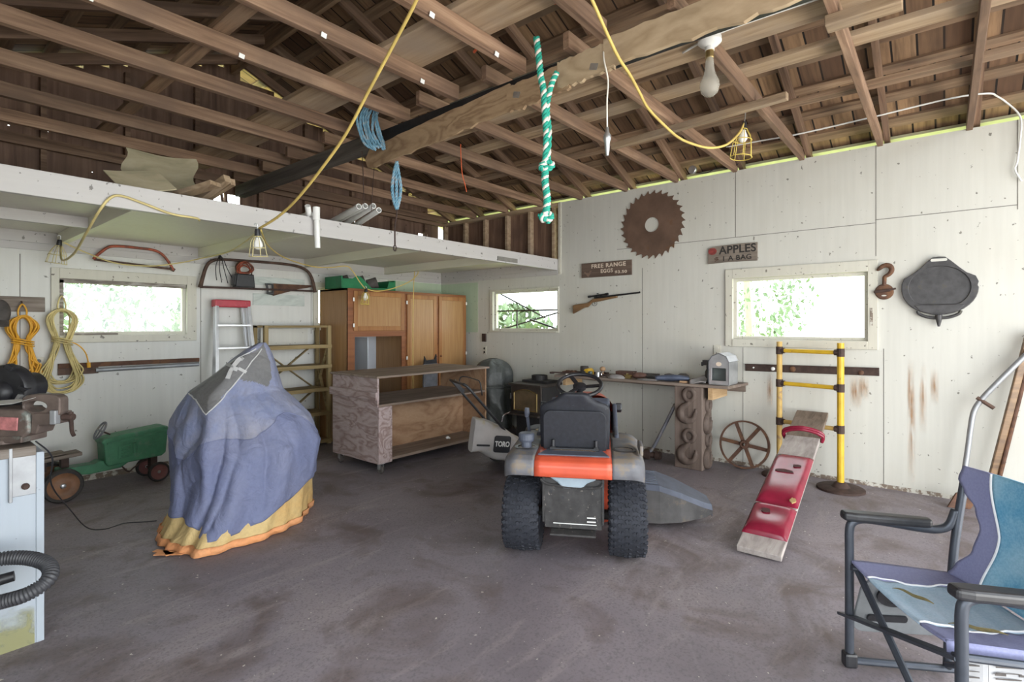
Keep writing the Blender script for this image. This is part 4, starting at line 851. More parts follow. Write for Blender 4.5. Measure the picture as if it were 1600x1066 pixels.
b = MB(); b.span((x0, y0, 0.105), (x0+0.02, y1, 0.905)); b.obj('end_panel', 'island_ply_z', t, world=True)
b = MB(); b.span((x1-0.02, y0, 0.105), (x1, y1, 0.905)); b.obj('end_panel', 'back_ply', t, world=True)
b = MB(); b.span((x0-0.022, y0-0.005, 0.70), (x0-0.001, y1+0.03, 0.775)); b.obj('end_batten', 'island_ply_z', t, world=True, bevel=0.003)
b = MB(); b.span((x0+0.02, y0, 0.635), (x1-0.02, y1, 0.655)); b.obj('shelf', 'top_ply', t, world=True)
b = MB(); b.span((x0+0.02, y0, 0.115), (x1-0.02, y1, 0.14)); b.obj('bottom_shelf', 'top_ply', t, world=True)
b = MB(); b.span((x0+0.02, y0+0.36, 0.14), (x1-0.02, y0+0.375, 0.635)); b.obj('inner_back_panel', 'back_ply', t, world=True)
b = MB(); b.span((x0, y0-0.022, 0.105), (x0+0.155, y0-0.001, 0.635)); b.obj('front_stile', 'island_ply_z', t, world=True, bevel=0.002)
for px_, py_ in ((x0+0.06, y0+0.03), (x1-0.06, y0+0.05), (x0+0.06, y1-0.05), (x1-0.06, y1-0.05)):
    b = MB(); b.box((px_, py_, 0.10), (0.055, 0.07, 0.008)); b.box((px_-0.02, py_, 0.07), (0.004, 0.04, 0.06)); b.box((px_+0.02, py_, 0.07), (0.004, 0.04, 0.06)); o = b.obj('castor', 'galvanised', t, world=True)
    b = MB(); b.lathe([(0.012, -0.013), (0.036, -0.013), (0.04, -0.008), (0.04, 0.008), (0.036, 0.013), (0.012, 0.013)], 18, (px_, py_, 0.041), 'X'); b.obj('castor_wheel', 'dusty_dark', o, world=True, smooth=True)
b = MB(); b.ball((4.02, 4.25, 0.155), 0.018, (1.4, 1, 0.8), 8); b.ball((4.03, 4.23, 0.15), 0.01, (1, 1, 1), 8); tag(b.obj('crumpled_scrap', 'white_plastic'), 'tiny crumpled white scrap on the island bottom shelf', 'scrap')
# ---- covered motorcycle
def cloth(name, c, dust, rough=0.75, at=0.5):
    m, nt, b = _nt(name); v = coord(nt, rand=False); f = noise(nt, v, 3.0, 6, 0.65); g = noise(nt, v, 45, 4)
    col = mix(nt, ramp(nt, f, [(at-0.12, (0, 0, 0)), (at+0.18, (0.85,)*3)]), c, dust)
    col = mix(nt, 0.22, col, ramp(nt, g, [(0.35, tuple(x*0.75 for x in c)), (0.65, tuple(min(1, x*1.25) for x in c))]))
    nt.links.new(col, b.inputs['Base Color']); b.inputs['Roughness'].default_value = rough
    wr = noise(nt, v, 9.0, 3, 0.5, 1.2); bump(nt, b, wr, 0.55, 0.03); return m
cloth('cover_blue', (0.17, 0.195, 0.31), (0.27, 0.255, 0.27), at=0.52); cloth('cover_blue_shaded', (0.13, 0.148, 0.25), (0.18, 0.19, 0.275), at=0.56); cloth('cover_grey', (0.12, 0.12, 0.125), (0.20, 0.195, 0.19)); cloth('cover_yellow', (0.52, 0.38, 0.17), (0.58, 0.30, 0.08), at=0.58); cloth('hem_orange', (0.66, 0.28, 0.11), (0.66, 0.34, 0.17)); cloth('emblem_silver', (0.47, 0.47, 0.47), (0.38, 0.37, 0.36), at=0.6)
C0 = Vector((1.649, 3.892, 0)); RR = Vector((0.637, -0.771, 0)); DD = Vector((0.771, 0.637, 0))
RINGS = [(0.0, -.46, .41, .60), (.12, -.43, .45, .58), (.30, -.42, .50, .53), (.57, -.475, .545, .48), (.75, -.465, .47, .42), (.84, -.415, .385, .385), (.935, -.345, .28, .33), (1.07, -.145, .24, .24), (1.16, -.05, .22, .17), (1.235, .055, .20, .09), (1.275, .135, .18, .03)]
def ring(z):
    z = max(0, min(1.275, z))
    for (za, *A), (zb, *B_) in zip(RINGS[:-1], RINGS[1:]):
        if z <= zb:
            k = (z-za)/(zb-za); return [a+(c-a)*k for a, c in zip(A, B_)]
    return RINGS[-1][1:]
CREASES = [(1.25, 1.02, 1.60, 0.10, 0.13, 0.06), (1.20, 1.0, 1.20, 0.62, 0.06, 0.05), (1.20, 0.62, 1.40, 0.15, 0.05, 0.05), (0.9, 0.98, 0.75, 0.20, 0.07, 0.06), (0.6, 0.9, 0.35, 0.45, 0.05, 0.06), (1.60, 0.80, 2.25, 0.50, 0.09, 0.06), (2.0, 0.88, 2.75, 0.55, 0.07, 0.06), (2.2, 0.55, 2.05, 0.12, 0.06, 0.05), (1.62, 0.45, 1.95, 0.38, 0.03, 0.04), (1.0, 0.70, 0.55, 0.62, 0.04, 0.04)]
def fold(th, z):
    k = max(0.0, min(1.0, (1.2-z)/0.55)); tri = lambda x: 2*abs(x/(2*PI) - math.floor(x/(2*PI)+0.5))
    f = 0.17*(tri(3*th+0.9+0.35*math.sin(3*z))-0.5) + 0.075*(tri(7*th-2.2*z+0.4)-0.5) + 0.03*math.sin(11*th+5*z) + 0.012*math.sin(19*th-7*z)
    f += 0.06*math.exp(-((z-0.62-0.12*math.sin(2*th))/0.09)**2)*math.sin(4*th+1)
    for (ta, za, tb, zb_, dp, wd) in CREASES:
        dt, dz = tb-ta, (zb_-za)*1.6; q = max(0.0, min(1.0, ((th-ta)*dt+(z-za)*1.6*dz)/(dt*dt+dz*dz)))
        d = math.hypot(th-ta-dt*q, (z-za)*1.6-dz*q); f -= dp*math.exp(-d/wd)*min(1, 3*q+0.2)
    return f*k
def surf(th, z, off=0.0):
    L_, R_, bb = ring(z); uc, a = (L_+R_)/2, (R_-L_)/2; k = 1+fold(th, z)*(0.30+0.70*abs(math.sin(th)))
    c, s_ = math.cos(th), math.sin(th); p = 1.38 if s_ > 0 else 2.0; rr = (abs(c)**p+abs(s_)**p)**(-1/p)
    u = uc + (a*k*rr+off)*c; v = -(bb*k*rr+off)*s_
    return C0 + RR*u + DD*v + Vector((0, 0, z))
def zb(th):
    K = [(0, .30), (22, .20), (42, .12), (58, .08), (76, .075), (88, .09), (98, .145), (112, .175), (132, .165), (155, .20), (172, .36), (215, .3), (290, .26), (360, .30)]
    d = math.degrees(th) % 360
    for (a, x), (c, y) in zip(K[:-1], K[1:]):
        if d <= c:
            s_ = (d-a)/(c-a); s_ = s_*s_*(3-2*s_); return x+(y-x)*s_
GREY = [(0.95, 1.236), (1.757, 1.182), (2.6, 1.10), (2.95, 1.05), (2.95, 0.95), (2.5, 0.935), (1.989, 0.906), (1.587, 0.825), (1.384, 0.898), (1.241, 1.002), (1.185, 1.045), (1.006, 1.023), (0.701, 1.013), (0.308, 0.969), (0.155, 1.031), (0.1, 1.144), (0.3, 1.236), (0.6, 1.28)]   # patch outline: angle round the cover, height
def inside(u, z, P):
    r = False; j = len(P)-1
    for i in range(len(P)):
        if (P[i][1] > z) != (P[j][1] > z) and u < (P[j][0]-P[i][0])*(z-P[i][1])/(P[j][1]-P[i][1])+P[i][0]: r = not r
        j = i
    return r
t = thing('covered_motorcycle', 'tall motorcycle shape under a faded blue cover with yellow lining below', 'covered motorcycle', (C0.x, C0.y, 0))
b = MB(); nu, nv = 260, 110
SEAM = lambda th: 0.66+0.09*math.sin(2*th+0.6)+0.05*math.sin(5*th)
def shell(u, q):
    th = 2*PI*u; z0 = zb(th); zs = SEAM(th)
    z = z0+(zs-z0)*q/0.5 if q <= 0.5 else zs+(1.275-zs)*(1-(1-(q-0.5)/0.5)**1.25)
    return surf(th, z, 0.012*(1-q))
b.grid(shell, nu, nv, wrap=True)
b._add([surf(2*PI*i/24, 1.275) for i in range(24)], [tuple(range(24))])
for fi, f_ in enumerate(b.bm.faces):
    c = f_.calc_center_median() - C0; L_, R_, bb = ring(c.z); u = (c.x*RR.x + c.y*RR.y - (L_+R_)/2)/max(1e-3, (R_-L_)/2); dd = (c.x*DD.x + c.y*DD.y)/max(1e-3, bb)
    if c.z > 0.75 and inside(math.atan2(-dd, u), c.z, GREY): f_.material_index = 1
    elif fi < nu*nv//2: f_.material_index = 2  # lower half in a darker blue, mostly shade put into the cloth colour
co_ = b.obj('cover', ['cover_blue', 'cover_grey', 'cover_blue_shaded'], t, world=True, smooth='all', solid=0.003)
b = MB(); b.tube([surf(2*PI*i/120, SEAM(2*PI*i/120), 0.009) for i in range(120)], 0.004, 5, True); b.obj('seam', 'cover_blue_shaded', t, world=True)
b = MB(); b.grid(lambda u, q: surf(2*PI*u, 0.012+0.40*q, 0.0-0.03*q+0.035*(1-q)**3+0.012*math.sin(23*2*PI*u)*(1-q)), 120, 14, wrap=True); b.obj('lining', 'cover_yellow', t, world=True, smooth='all', solid=0.002)
b = MB(); b.grid(lambda u, q: surf(2*PI*u, 0.004+0.045*q, 0.043-0.008*q+0.012*math.sin(23*2*PI*u)), 120, 2, wrap=True); b.obj('hem', 'hem_orange', t, world=True, smooth='all', solid=0.003)
b = MB()
for th0, ln, wd, an in ((1.93, 0.15, 0.035, 0.25), (1.82, 0.17, 0.04, -0.05), (1.88, 0.10, 0.03, 0.8)):
    p = surf(th0, 0.012, 0.075); d_ = (RR*math.cos(an) - DD*math.sin(an)); b.beam(p-d_*ln/2, p+d_*ln/2, wd, 0.006)
b.obj('hem_strap', 'hem_orange', t, world=True, bevel=0.002)
def stroke(b, Q, wd, off, k=10):
    for (t0, z0), (t1, z1) in zip(Q[:-1], Q[1:]):
        rows = []
        for i in range(k+1):
            s_ = i/k; p = surf(t0+(t1-t0)*s_, z0+(z1-z0)*s_, off); q = surf(t0+(t1-t0)*min(1.05, s_+0.05), z0+(z1-z0)*min(1.05, s_+0.05), off) if i < k else None
            rows.append((p, t0+(t1-t0)*s_, z0+(z1-z0)*s_))
        d = (rows[-1][0]-rows[0][0]).normalized(); V = []
        for p, th, z in rows:
            nrm = (surf(th, z, off+0.02)-p).normalized(); w2 = d.cross(nrm).normalized()*wd/2; V += [p+w2, p-w2]
        b._add(V, [(2*i, 2*i+1, 2*i+3, 2*i+2) for i in range(k)])
b = MB(); stroke(b, ((2.45, 1.13), (1.85, 1.125), (1.38, 1.10)), 0.032, 0.012); stroke(b, ((1.60, 1.178), (1.62, 1.12), (1.48, 1.045)), 0.030, 0.014); stroke(b, ((1.42, 1.165), (1.60, 1.178)), 0.024, 0.013); stroke(b, ((1.38, 1.11), (1.05, 1.08)), 0.020, 0.013); b.obj('emblem', 'emblem_silver', t, world=True)
b = MB()
for P in (((0.703, 1.235), (1.013, 1.151), (1.177, 1.049), (1.31, 0.924), (1.587, 0.825)), ((1.204, 1.236), (1.869, 1.173), (2.6, 1.10), (2.9, 1.05)), ((1.587, 0.825), (1.989, 0.906), (2.5, 0.935))):
    Q = []
    for p, q in zip(P[:-1], P[1:]):
        for i in range(7): Q.append(surf(p[0]+(q[0]-p[0])*i/6, p[1]+(q[1]-p[1])*i/6, 0.006))
    b.tube(Q, 0.0045, 6)
b.obj('piping', 'emblem_silver', t, world=True)
# ---- wood stove
plain('stove_brown', (0.050, 0.040, 0.034), 0.55, 0.2, 0.2, 12); plain('stove_black', (0.022, 0.021, 0.022), 0.6, 0.1, 0.25, 12); plain('brass', (0.50, 0.38, 0.17), 0.3, 0.9, 0.1); plain('stove_glass', (0.12, 0.085, 0.05), 0.15, 0, 0.4, 6)
t = thing('wood_stove', 'small dark wood stove with a gold trimmed arched door', 'stove', (5.2, 3.92, 0))
X0, X1, Ya, Yb = 5.0, 5.40, 3.685, 4.145
b = MB(); b.span((X0, Ya, 0.33), (X1, Yb, 0.66)); b.obj('firebox', 'stove_brown', t, world=True, bevel=0.008)
b = MB(); b.span((X0+0.02, Ya-0.006, 0.35), (X1-0.02, Ya+0.001, 0.65)); b.obj('side_shield', 'stove_black', t, world=True)
b = MB(); b.span((X0-0.035, Ya-0.02, 0.66), (X1+0.02, Yb+0.02, 0.69)); b.obj('top_plate', 'stove_brown', t, world=True, bevel=0.004)
b = MB(); b.span((X0+0.04, Ya+0.05, 0.03), (X1-0.02, Yb-0.05, 0.31)); b.span((X0-0.01, Ya, 0.0), (X1, Yb, 0.035)); b.obj('pedestal', 'stove_black', t, world=True, bevel=0.005)
b = MB(); b.span((X0-0.07, Ya-0.005, 0.305), (X0+0.05, Yb+0.005, 0.33)); b.obj('ash_lip', 'stove_brown', t, world=True, bevel=0.003)
b = MB(); b.span((X0+0.14, Ya+0.02, 0.69), (X1-0.02, Yb-0.06, 0.72)); b.lathe([(0.10, 0.69), (0.10, 0.78), (0.085, 0.78), (0.085, 0.70)], 24, (5.26, 3.90, 0)); b.obj('flue_collar', 'stove_black', t, world=True, bevel=0.002)
def arch(w_, h_, rise, n=8):
    P = [(-w_/2, 0), (w_/2, 0)]
    for i in range(n+1):
        a = i/n; P.append((w_/2 - w_*a, h_ - rise + rise*math.sin(PI*a)))
    return P
MF = Matrix(((0, 0, -1, X0), (-1, 0, 0, 3.915), (0, 1, 0, 0.36), (0, 0, 0, 1)))
b = MB(MF); b.ringprism(arch(0.36, 0.265, 0.045), [(x*0.93, 0.012+y*0.925) for x, y in arch(0.36, 0.265, 0.045)], 0.02); d_ = b.obj('door', 'brass', t, world=True, bevel=0.003)
b = MB(MF); b.prism([(x*0.94, 0.010+y*0.935) for x, y in arch(0.36, 0.265, 0.045)], 0.008); b.obj('door_glass', 'stove_glass', d_, world=True)
b = MB(); b.cyl((X0-0.01, Yb-0.02, 0.53), (X0-0.05, Yb-0.03, 0.53), 0.008, 8); b.cyl((X0-0.05, Yb-0.03, 0.50), (X0-0.05, Yb-0.03, 0.57), 0.010, 8); b.obj('door_handle', 'stove_black', d_, world=True)
# ---- covered barbecue
cloth('grill_cover_cloth', (0.055, 0.06, 0.058), (0.085, 0.09, 0.088), 0.5)
t = thing('covered_grill', 'bulky round shape under a dark grey green cover beside the wood stove', 'cover', (5.20, 4.62, 0))
def gs(u, q):
    th = 2*PI*u; z = 0.06+0.90*q; r = 0.265 + 0.02*math.sin(3*th+5*q) + 0.012*math.sin(9*th) + 0.02*math.sin(7*th+13*q)*(1-q)
    if q > 0.72: r *= math.sqrt(max(0.0, 1-((q-0.72)/0.285)**2.6))
    if 0.58 < q < 0.62: r *= 0.95
    return (5.20+r*0.95*math.cos(th), 4.63+r*math.sin(th), z)
b = MB(); b.grid(gs, 72, 60, wrap=True); b.obj('cover', 'grill_cover_cloth', t, world=True, smooth='all')
b = MB(); b.tube([(lambda p: (5.20+(p[0]-5.20)*1.01, 4.63+(p[1]-4.63)*1.01, p[2]))(gs(i/40, 0.60)) for i in range(40)], 0.012, 8, True); b.obj('strap', 'grill_cover_cloth', t, world=True, smooth='all')
for a in (0.4, 2.5, 4.6):
    b = MB(); b.cyl((5.20+0.18*math.cos(a), 4.63+0.18*math.sin(a), 0), (5.20+0.18*math.cos(a), 4.63+0.18*math.sin(a), 0.12), 0.014, 8); b.obj('leg', 'black_steel', t, world=True)
# ---- walk-behind mower with grass bag
plain('bag_fabric', (0.40, 0.38, 0.37), 0.85, 0, 0.12, 6, 0.1, spot=(0.40, 0.35, 0.25), spot_at=0.58, spot_scale=5); plain('patch_black', (0.02, 0.021, 0.026), 0.6); plain('engine_grey', (0.10, 0.10, 0.11), 0.5, 0.3, 0.3, 14)
t = thing('push_mower', 'walk behind lawn mower with a grey side grass bag', 'lawn mower', (4.215, 3.20, 0), -0.47)
b = MB(); b.lathe([(0.27, 0.09), (0.275, 0.13), (0.25, 0.19), (0.16, 0.215), (0.001, 0.22)], 32, (0.02, 0, 0)); b.box((0.0, 0, 0.14), (0.62, 0.44, 0.07)); b.obj('deck', 'black_plastic', t, bevel=0.01)
b = MB(); b.lathe([(0.14, 0.21), (0.15, 0.30), (0.13, 0.36), (0.06, 0.385), (0.001, 0.385)], 24, (0.06, 0, 0)); b.box((0.19, 0.05, 0.28), (0.12, 0.14, 0.10)); b.obj('engine', 'engine_grey', t, bevel=0.01)
b = MB(); b.lathe([(0.03, 0.0), (0.03, 0.05), (0.045, 0.055), (0.045, 0.075)], 14, (0.0, -0.15, 0.30)); b.obj('fuel_cap', 'brass', t)
for x, y, r in ((-0.30, -0.25, 0.10), (-0.30, 0.25, 0.10), (0.33, -0.25, 0.09), (0.33, 0.25, 0.09)):
    b = MB(); b.lathe([(r*0.6, -0.022), (r*0.94, -0.022), (r, -0.012), (r, 0.012), (r*0.94, 0.022), (r*0.6, 0.022)], 24, (x, y, r), 'Y', cap=False); o = b.obj('wheel', 'old_rubber', t, smooth=True)
    b = MB(); b.lathe([(0.001, -0.012), (r*0.3, -0.02), (r*0.62, -0.016), (r*0.62, 0.016), (0.001, 0.012)], 20, (x, y, r), 'Y', cap=False); b.obj('hub', 'engine_grey', o, smooth=True)
HX, HZ = -0.80, 0.855
b = MB()
b.tube(spline([(-0.24, -0.23, 0.20), (-0.42, -0.23, 0.42), (HX+0.06, -0.23, HZ-0.06), (HX, -0.215, HZ), (HX-0.01, -0.17, HZ+0.005), (HX-0.01, 0.17, HZ+0.005), (HX, 0.215, HZ), (HX+0.06, 0.23, HZ-0.06), (-0.42, 0.23, 0.42), (-0.24, 0.23, 0.20)], 5), 0.0125, 10); b.obj('handle', 'black_plastic', t, smooth='all')
b = MB(); b.tube(spline([(HX+0.09, 0.235, HZ-0.06), (HX+0.10, 0.235, HZ+0.02), (HX+0.14, 0.20, HZ+0.035), (HX+0.14, -0.1, HZ+0.035), (HX+0.14, -0.23, HZ+0.02), (HX+0.16, -0.235, HZ-0.10)], 5), 0.006, 8); b.obj('bail_bar', 'black_plastic', t, smooth='all')
b = MB(); b.beam((HX+0.02, 0.20, HZ), (HX+0.12, 0.21, HZ-0.12), 0.03, 0.04); b.obj('throttle_lever', 'black_plastic', t)
b = MB(); b.tube(spline([(-0.45, -0.25, 0.50), (-0.44, -0.26, 0.56), (-0.41, -0.26, 0.575), (-0.37, -0.25, 0.585)], 4), 0.007, 8); b.obj('rope_guide', 'chrome', t)
def bag(u, q):
    # u along the length from the back, q round the section
    x = -0.73 + 0.48*u; zt = 0.545 - 0.09*u - 0.13*u*u; zb_ = 0.245 - 0.16*min(1, u*1.15) + 0.012*math.sin(9*u); hw = (0.20 + 0.01*math.sin(6*u))*(0.30+0.70*min(1, u/0.45)**0.7); yc = -0.262+hw
    a = 2*PI*q; c, s = math.cos(a), math.sin(a); e = 0.35
    cx = math.copysign(abs(c)**e, c); sx = math.copysign(abs(s)**e, s)
    return (x + 0.02*sx*(1-u), yc + hw*cx, (zt+zb_)/2 + (zt-zb_)/2*sx + 0.006*math.sin(14*u+3*c))
b = MB(); b.grid(lambda q, u: bag(u, q), 48, 24, wrap=True); b._add([bag(0, i/48) for i in range(48)], [tuple(range(48))]); b._add([bag(1, i/48) for i in range(48)], [tuple(range(48))]); bg_ = b.obj('grass_bag', 'bag_fabric', t, smooth=True)
ML = Matrix(((1, 0, 0, -0.455), (0, 0, -1, -0.268), (0, 1, 0, 0.295), (0, 0, 0, 1)))
def rrect(w_, h_, r, n=5):
    P = []
    for cx, cy, a0 in ((w_/2-r, h_/2-r, 0), (-w_/2+r, h_/2-r, PI/2), (-w_/2+r, -h_/2+r, PI), (w_/2-r, -h_/2+r, 1.5*PI)):
        P += [(cx+r*math.cos(a0+PI/2*i/n), cy+r*math.sin(a0+PI/2*i/n)) for i in range(n+1)]
    return P
ML = ML @ Matrix.Rotation(-0.13, 4, 'Z')
b = MB(ML); b.prism(rrect(0.165, 0.155, 0.022), 0.006); pt = b.obj('logo_patch', 'patch_black', bg_)
b = text_mb('TORO', 0.066, ML @ Matrix.Translation((0, 0.0, 0.007)), 0.001, 0.0022, squash=0.78); b.obj('lettering', 'white_plastic', pt)
b = MB(Matrix(((1, 0, 0, -0.64), (0, 0, -1, -0.262), (0, 1, 0, 0.30), (0, 0, 0, 1)))  @ Matrix.Rotation(-0.12, 4, 'Z')); b.prism(rrect(0.13, 0.016, 0.005), 0.006); b.obj('black_tab', 'patch_black', bg_)
# ================================================================== riding mower: x forward, origin on the floor under the rear axle
plain('rider_orange', (0.55, 0.085, 0.04), 0.4, 0.1, 0.12, 8, spot=(0.42, 0.10, 0.05), spot_at=0.66)
plain('seat_vinyl', (0.009, 0.010, 0.016), 0.6, 0, 0.35, 40, 0.08, spot=(0.06, 0.062, 0.07), spot_at=0.7, spot_scale=60)
plain('rider_grey', (0.075, 0.085, 0.115), 0.5, 0, 0.2, 10, 0.05); plain('fender_grey', (0.145, 0.145, 0.16), 0.6, 0, 0.25, 9, 0.05, spot=(0.20, 0.165, 0.13), spot_at=0.52)
plain('tyre', (0.016, 0.018, 0.026), 0.8, 0, 0.3, 25, 0.1); plain('tank_white', (0.27, 0.33, 0.38), 0.4, 0, 0.1)
plain('hitch_metal', (0.042, 0.04, 0.04), 0.65, 0.3, 0.35, 16, 0.15, spot=(0.20, 0.175, 0.155), spot_at=0.64, spot_scale=40)
t = thing('riding_mower', 'orange riding lawn mower seen from behind with big rear tyres', 'riding mower', (2.755, 1.77, 0), math.radians(30))
def big_wheel(y, R_=0.235, wd=0.215):
    b = MB(); h = wd/2
    b.lathe([(0.12, -h*0.86), (0.17, -h), (0.205, -h*0.98), (0.221, -h*0.86), (R_-0.008, -h*0.62), (R_-0.004, 0), (R_-0.008, h*0.62), (0.221, h*0.86), (0.205, h*0.98), (0.17, h), (0.12, h*0.86)], 48, (0, y, R_), 'Y', cap=False)
    o = b.obj('rear_tyre', 'tyre', t, smooth=True)
    b = MB(); nr = 32
    for i in range(nr):
        for j in range(5):
            a = 2*PI*(i + (0.5 if j % 2 else 0))/nr; yy = (-0.39+0.195*j)*wd; rr = R_ - 0.003 - 0.010*abs(j-2)/2*0.8
            for sgn in (-1, 1):
                M = Matrix.Translation((0, y, R_)) @ Matrix.Rotation(a, 4, 'Y') @ Matrix.Translation((0, yy+sgn*0.0085, rr)) @ Matrix.Rotation(sgn*0.42, 4, 'Z')
                b.M = M; b.box((0, 0, 0), (0.024, 0.0185, 0.009), taper=(0.85, 0.85))
        for sgn in (-1, 1):
            b.M = Matrix.Translation((0, y, R_)) @ Matrix.Rotation(2*PI*i/nr, 4, 'Y') @ Matrix.Translation((0, sgn*wd*0.455, R_-0.022)) @ Matrix.Rotation(-sgn*0.75, 4, 'X'); b.box((0, 0, 0), (0.024, 0.026, 0.012))
    b.obj('tread', 'tyre', o)
    b = MB(); b.lathe([(0.001, -0.03), (0.06, -0.035), (0.10, -h*0.7), (0.125, -h*0.86), (0.125, h*0.86), (0.10, h*0.7), (0.06, 0.035), (0.001, 0.03)], 32, (0, y, R_), 'Y', cap=False); b.obj('rim', 'rider_grey', o, smooth=True)
big_wheel(0.315); big_wheel(-0.315)
for y in (0.36, -0.36):
    b = MB(); r = 0.175; b.lathe([(0.09, -0.06), (0.15, -0.072), (r, -0.045), (r, 0.045), (0.15, 0.072), (0.09, 0.06)], 32, (1.22, y, r), 'Y', cap=False); o = b.obj('front_tyre', 'tyre', t, smooth=True)
    b = MB(); b.lathe([(0.001, -0.02), (0.095, -0.05), (0.095, 0.05), (0.001, 0.02)], 24, (1.22, y, r), 'Y', cap=False); b.obj('front_rim', 'rider_grey', o, smooth=True)
b = MB(); b.cyl((1.22, -0.34, 0.175), (1.22, 0.34, 0.175), 0.022, 10); b.cyl((0, -0.26, 0.235), (0, 0.26, 0.235), 0.03, 12); b.box((0.0, 0, 0.24), (0.18, 0.30, 0.13)); b.box((0.62, 0, 0.27), (1.3, 0.26, 0.08)); b.obj('chassis', 'hitch_metal', t)
# fender deck: orange middle, grey plastic ends
def deck(y0, y1, name, mat, zoff=0.0, round_end=0):
    prof = [(-0.255, 0.525), (-0.262, 0.545), (-0.262, 0.585), (-0.25, 0.61), (-0.215, 0.628), (-0.10, 0.632), (0.50, 0.632), (0.58, 0.60), (0.64, 0.50)]
    n_ = 12
    def fn(u, q):
        y = y0+(y1-y0)*q; i = u*(len(prof)-1); k = min(len(prof)-2, int(i)); f_ = i-k
        x = prof[k][0]+(prof[k+1][0]-prof[k][0])*f_; z = prof[k][1]+(prof[k+1][1]-prof[k][1])*f_ + zoff
        if round_end:
            s_ = max(0, (abs(y)-0.33)/0.075); x += 0.06*s_*s_*(1 if x < 0 else -1); z -= 0.03*s_*s_
        return (x, y, z)
    b = MB(); b.grid(fn, 32, n_); return b.obj(name, mat, t, smooth='all', solid=0.008)
deck(-0.222, 0.222, 'fender_deck', 'rider_orange')
b = MB(); b.prism([(-0.21, 0.0), (0.21, 0.0), (0.13, 0.26), (-0.13, 0.26)], 0.012, Matrix(((0, 1, 0, -0.19), (-1, 0, 0, 0), (0, 0, 1, 0.628), (0, 0, 0, 1)))); b.obj('seat_pan', 'rider_grey', t, bevel=0.004)
fl = deck(0.224, 0.405, 'fender_cover', 'fender_grey', 0.003, 1); fr = deck(-0.405, -0.224, 'fender_cover', 'fender_grey', 0.003, 1)
b = MB()
b.prism([(0.0, 0.0), (0.24, 0.0), (0.22, 0.05), (0.10, 0.07), (0.0, 0.06)], 0.02, Matrix(((1, 0, 0, -0.12), (0, 0, -1, -0.385), (0, 1, 0, 0.63), (0, 0, 0, 1)))); b.obj('fender_lip', 'fender_grey', t, bevel=0.006)
b = MB(); b.lathe([(0.045, 0), (0.05, 0.012), (0.05, 0.045), (0.044, 0.052), (0.001, 0.054)], 20, (-0.02, 0.30, 0.675)); b.lathe([(0.032, 0), (0.032, 0.05)], 16, (-0.02, 0.30, 0.63)); b.obj('fuel_cap', 'rider_grey', t)
for q_ in ((-0.02, 0.30, 0.634), (0.0, -0.30, 0.634)):
    b = MB(); b.lathe([(0.07, 0.0), (0.075, 0.006), (0.055, 0.008), (0.05, 0.0)], 24, q_); b.obj('cup_recess', 'black_plastic', t)
b = MB(); b.tube(spline([(0.18, 0.30, 0.64), (0.16, 0.31, 0.72), (0.13, 0.315, 0.80)], 4), 0.011, 8); b.lathe([(0.012, 0), (0.018, 0.03), (0.014, 0.06)], 10, (0.12, 0.317, 0.80)); b.obj('lift_lever', 'rider_grey', t)
# seat
def seat_back(off):
    def fn(u, q):
        z = 0.58+0.405*q; K = [(0, .19), (.04, .212), (.72, .216), (.79, .21), (.84, .19), (.875, .15), (.91, .115), (.96, .10), (1.0, .075)]
        for (a_, p_), (c_, r_) in zip(K[:-1], K[1:]):
            if q <= c_: w_ = p_+(r_-p_)*(q-a_)/(c_-a_); break
        y = (2*u-1)*w_; e = abs(2*u-1)
        x = 0.02 - 0.05*q + off*0.5 - off*0.42*(e**4) - 0.06*(q**3)*0.3 + (0.012*math.cos(PI*(u-0.5)) if off < 0 else 0)
        return (x, y, z)
    return fn
b = MB(); nu, nv = 28, 24; A = seat_back(-0.085); B_ = seat_back(0.085)
VA = [A(i/nu, j/nv) for j in range(nv+1) for i in range(nu+1)]; VB = [B_(i/nu, j/nv) for j in range(nv+1) for i in range(nu+1)]; n1 = len(VA); w_ = nu+1; F = []
for j in range(nv):
    for i in range(nu):
        F.append((j*w_+i, (j+1)*w_+i, (j+1)*w_+i+1, j*w_+i+1)); F.append((n1+j*w_+i, n1+j*w_+i+1, n1+(j+1)*w_+i+1, n1+(j+1)*w_+i))
    for i in (0, nu): F.append((j*w_+i, (j+1)*w_+i, n1+(j+1)*w_+i, n1+j*w_+i))
for i in range(nu):
    for j in (0, nv): F.append((j*w_+i, j*w_+i+1, n1+j*w_+i+1, n1+j*w_+i))
b._add(VA+VB, F); b.obj('seat_back', 'seat_vinyl', t, smooth='all')
b = MB()
b.prism(rrect(0.385, 0.275, 0.05, 6), 0.022, Matrix(((0, -0.125, -1, -0.036), (-1, 0, 0, 0), (0, 1, 0, 0.742), (0, 0, 0, 1)))); b.obj('back_shell_panel', 'seat_vinyl', t, bevel=0.006)
b = MB(); b.M = Matrix.Translation((0.25, 0, 0.69)); b.prism(rrect(0.44, 0.42, 0.10, 6), 0.09); b.obj('seat_cushion', 'seat_vinyl', t, bevel=0.03, seg=4)
b = MB()
for y in (-0.13, 0.13): b.box((-0.03, y, 0.645), (0.10, 0.03, 0.03)); b.cyl((-0.06, y, 0.645), (-0.06, y, 0.70), 0.012, 8)
b.box((-0.075, 0, 0.648), (0.02, 0.30, 0.014)); b.box((-0.05, -0.06, 0.636), (0.05, 0.09, 0.02)); b.obj('seat_bracket', 'black_plastic', t, bevel=0.003)
b = MB(); b.tube([(-0.082, -0.20, 0.625), (-0.085, -0.1, 0.64), (-0.085, 0.1, 0.64), (-0.082, 0.20, 0.625)], 0.006, 6); b.obj('seat_wire', 'chrome', t)
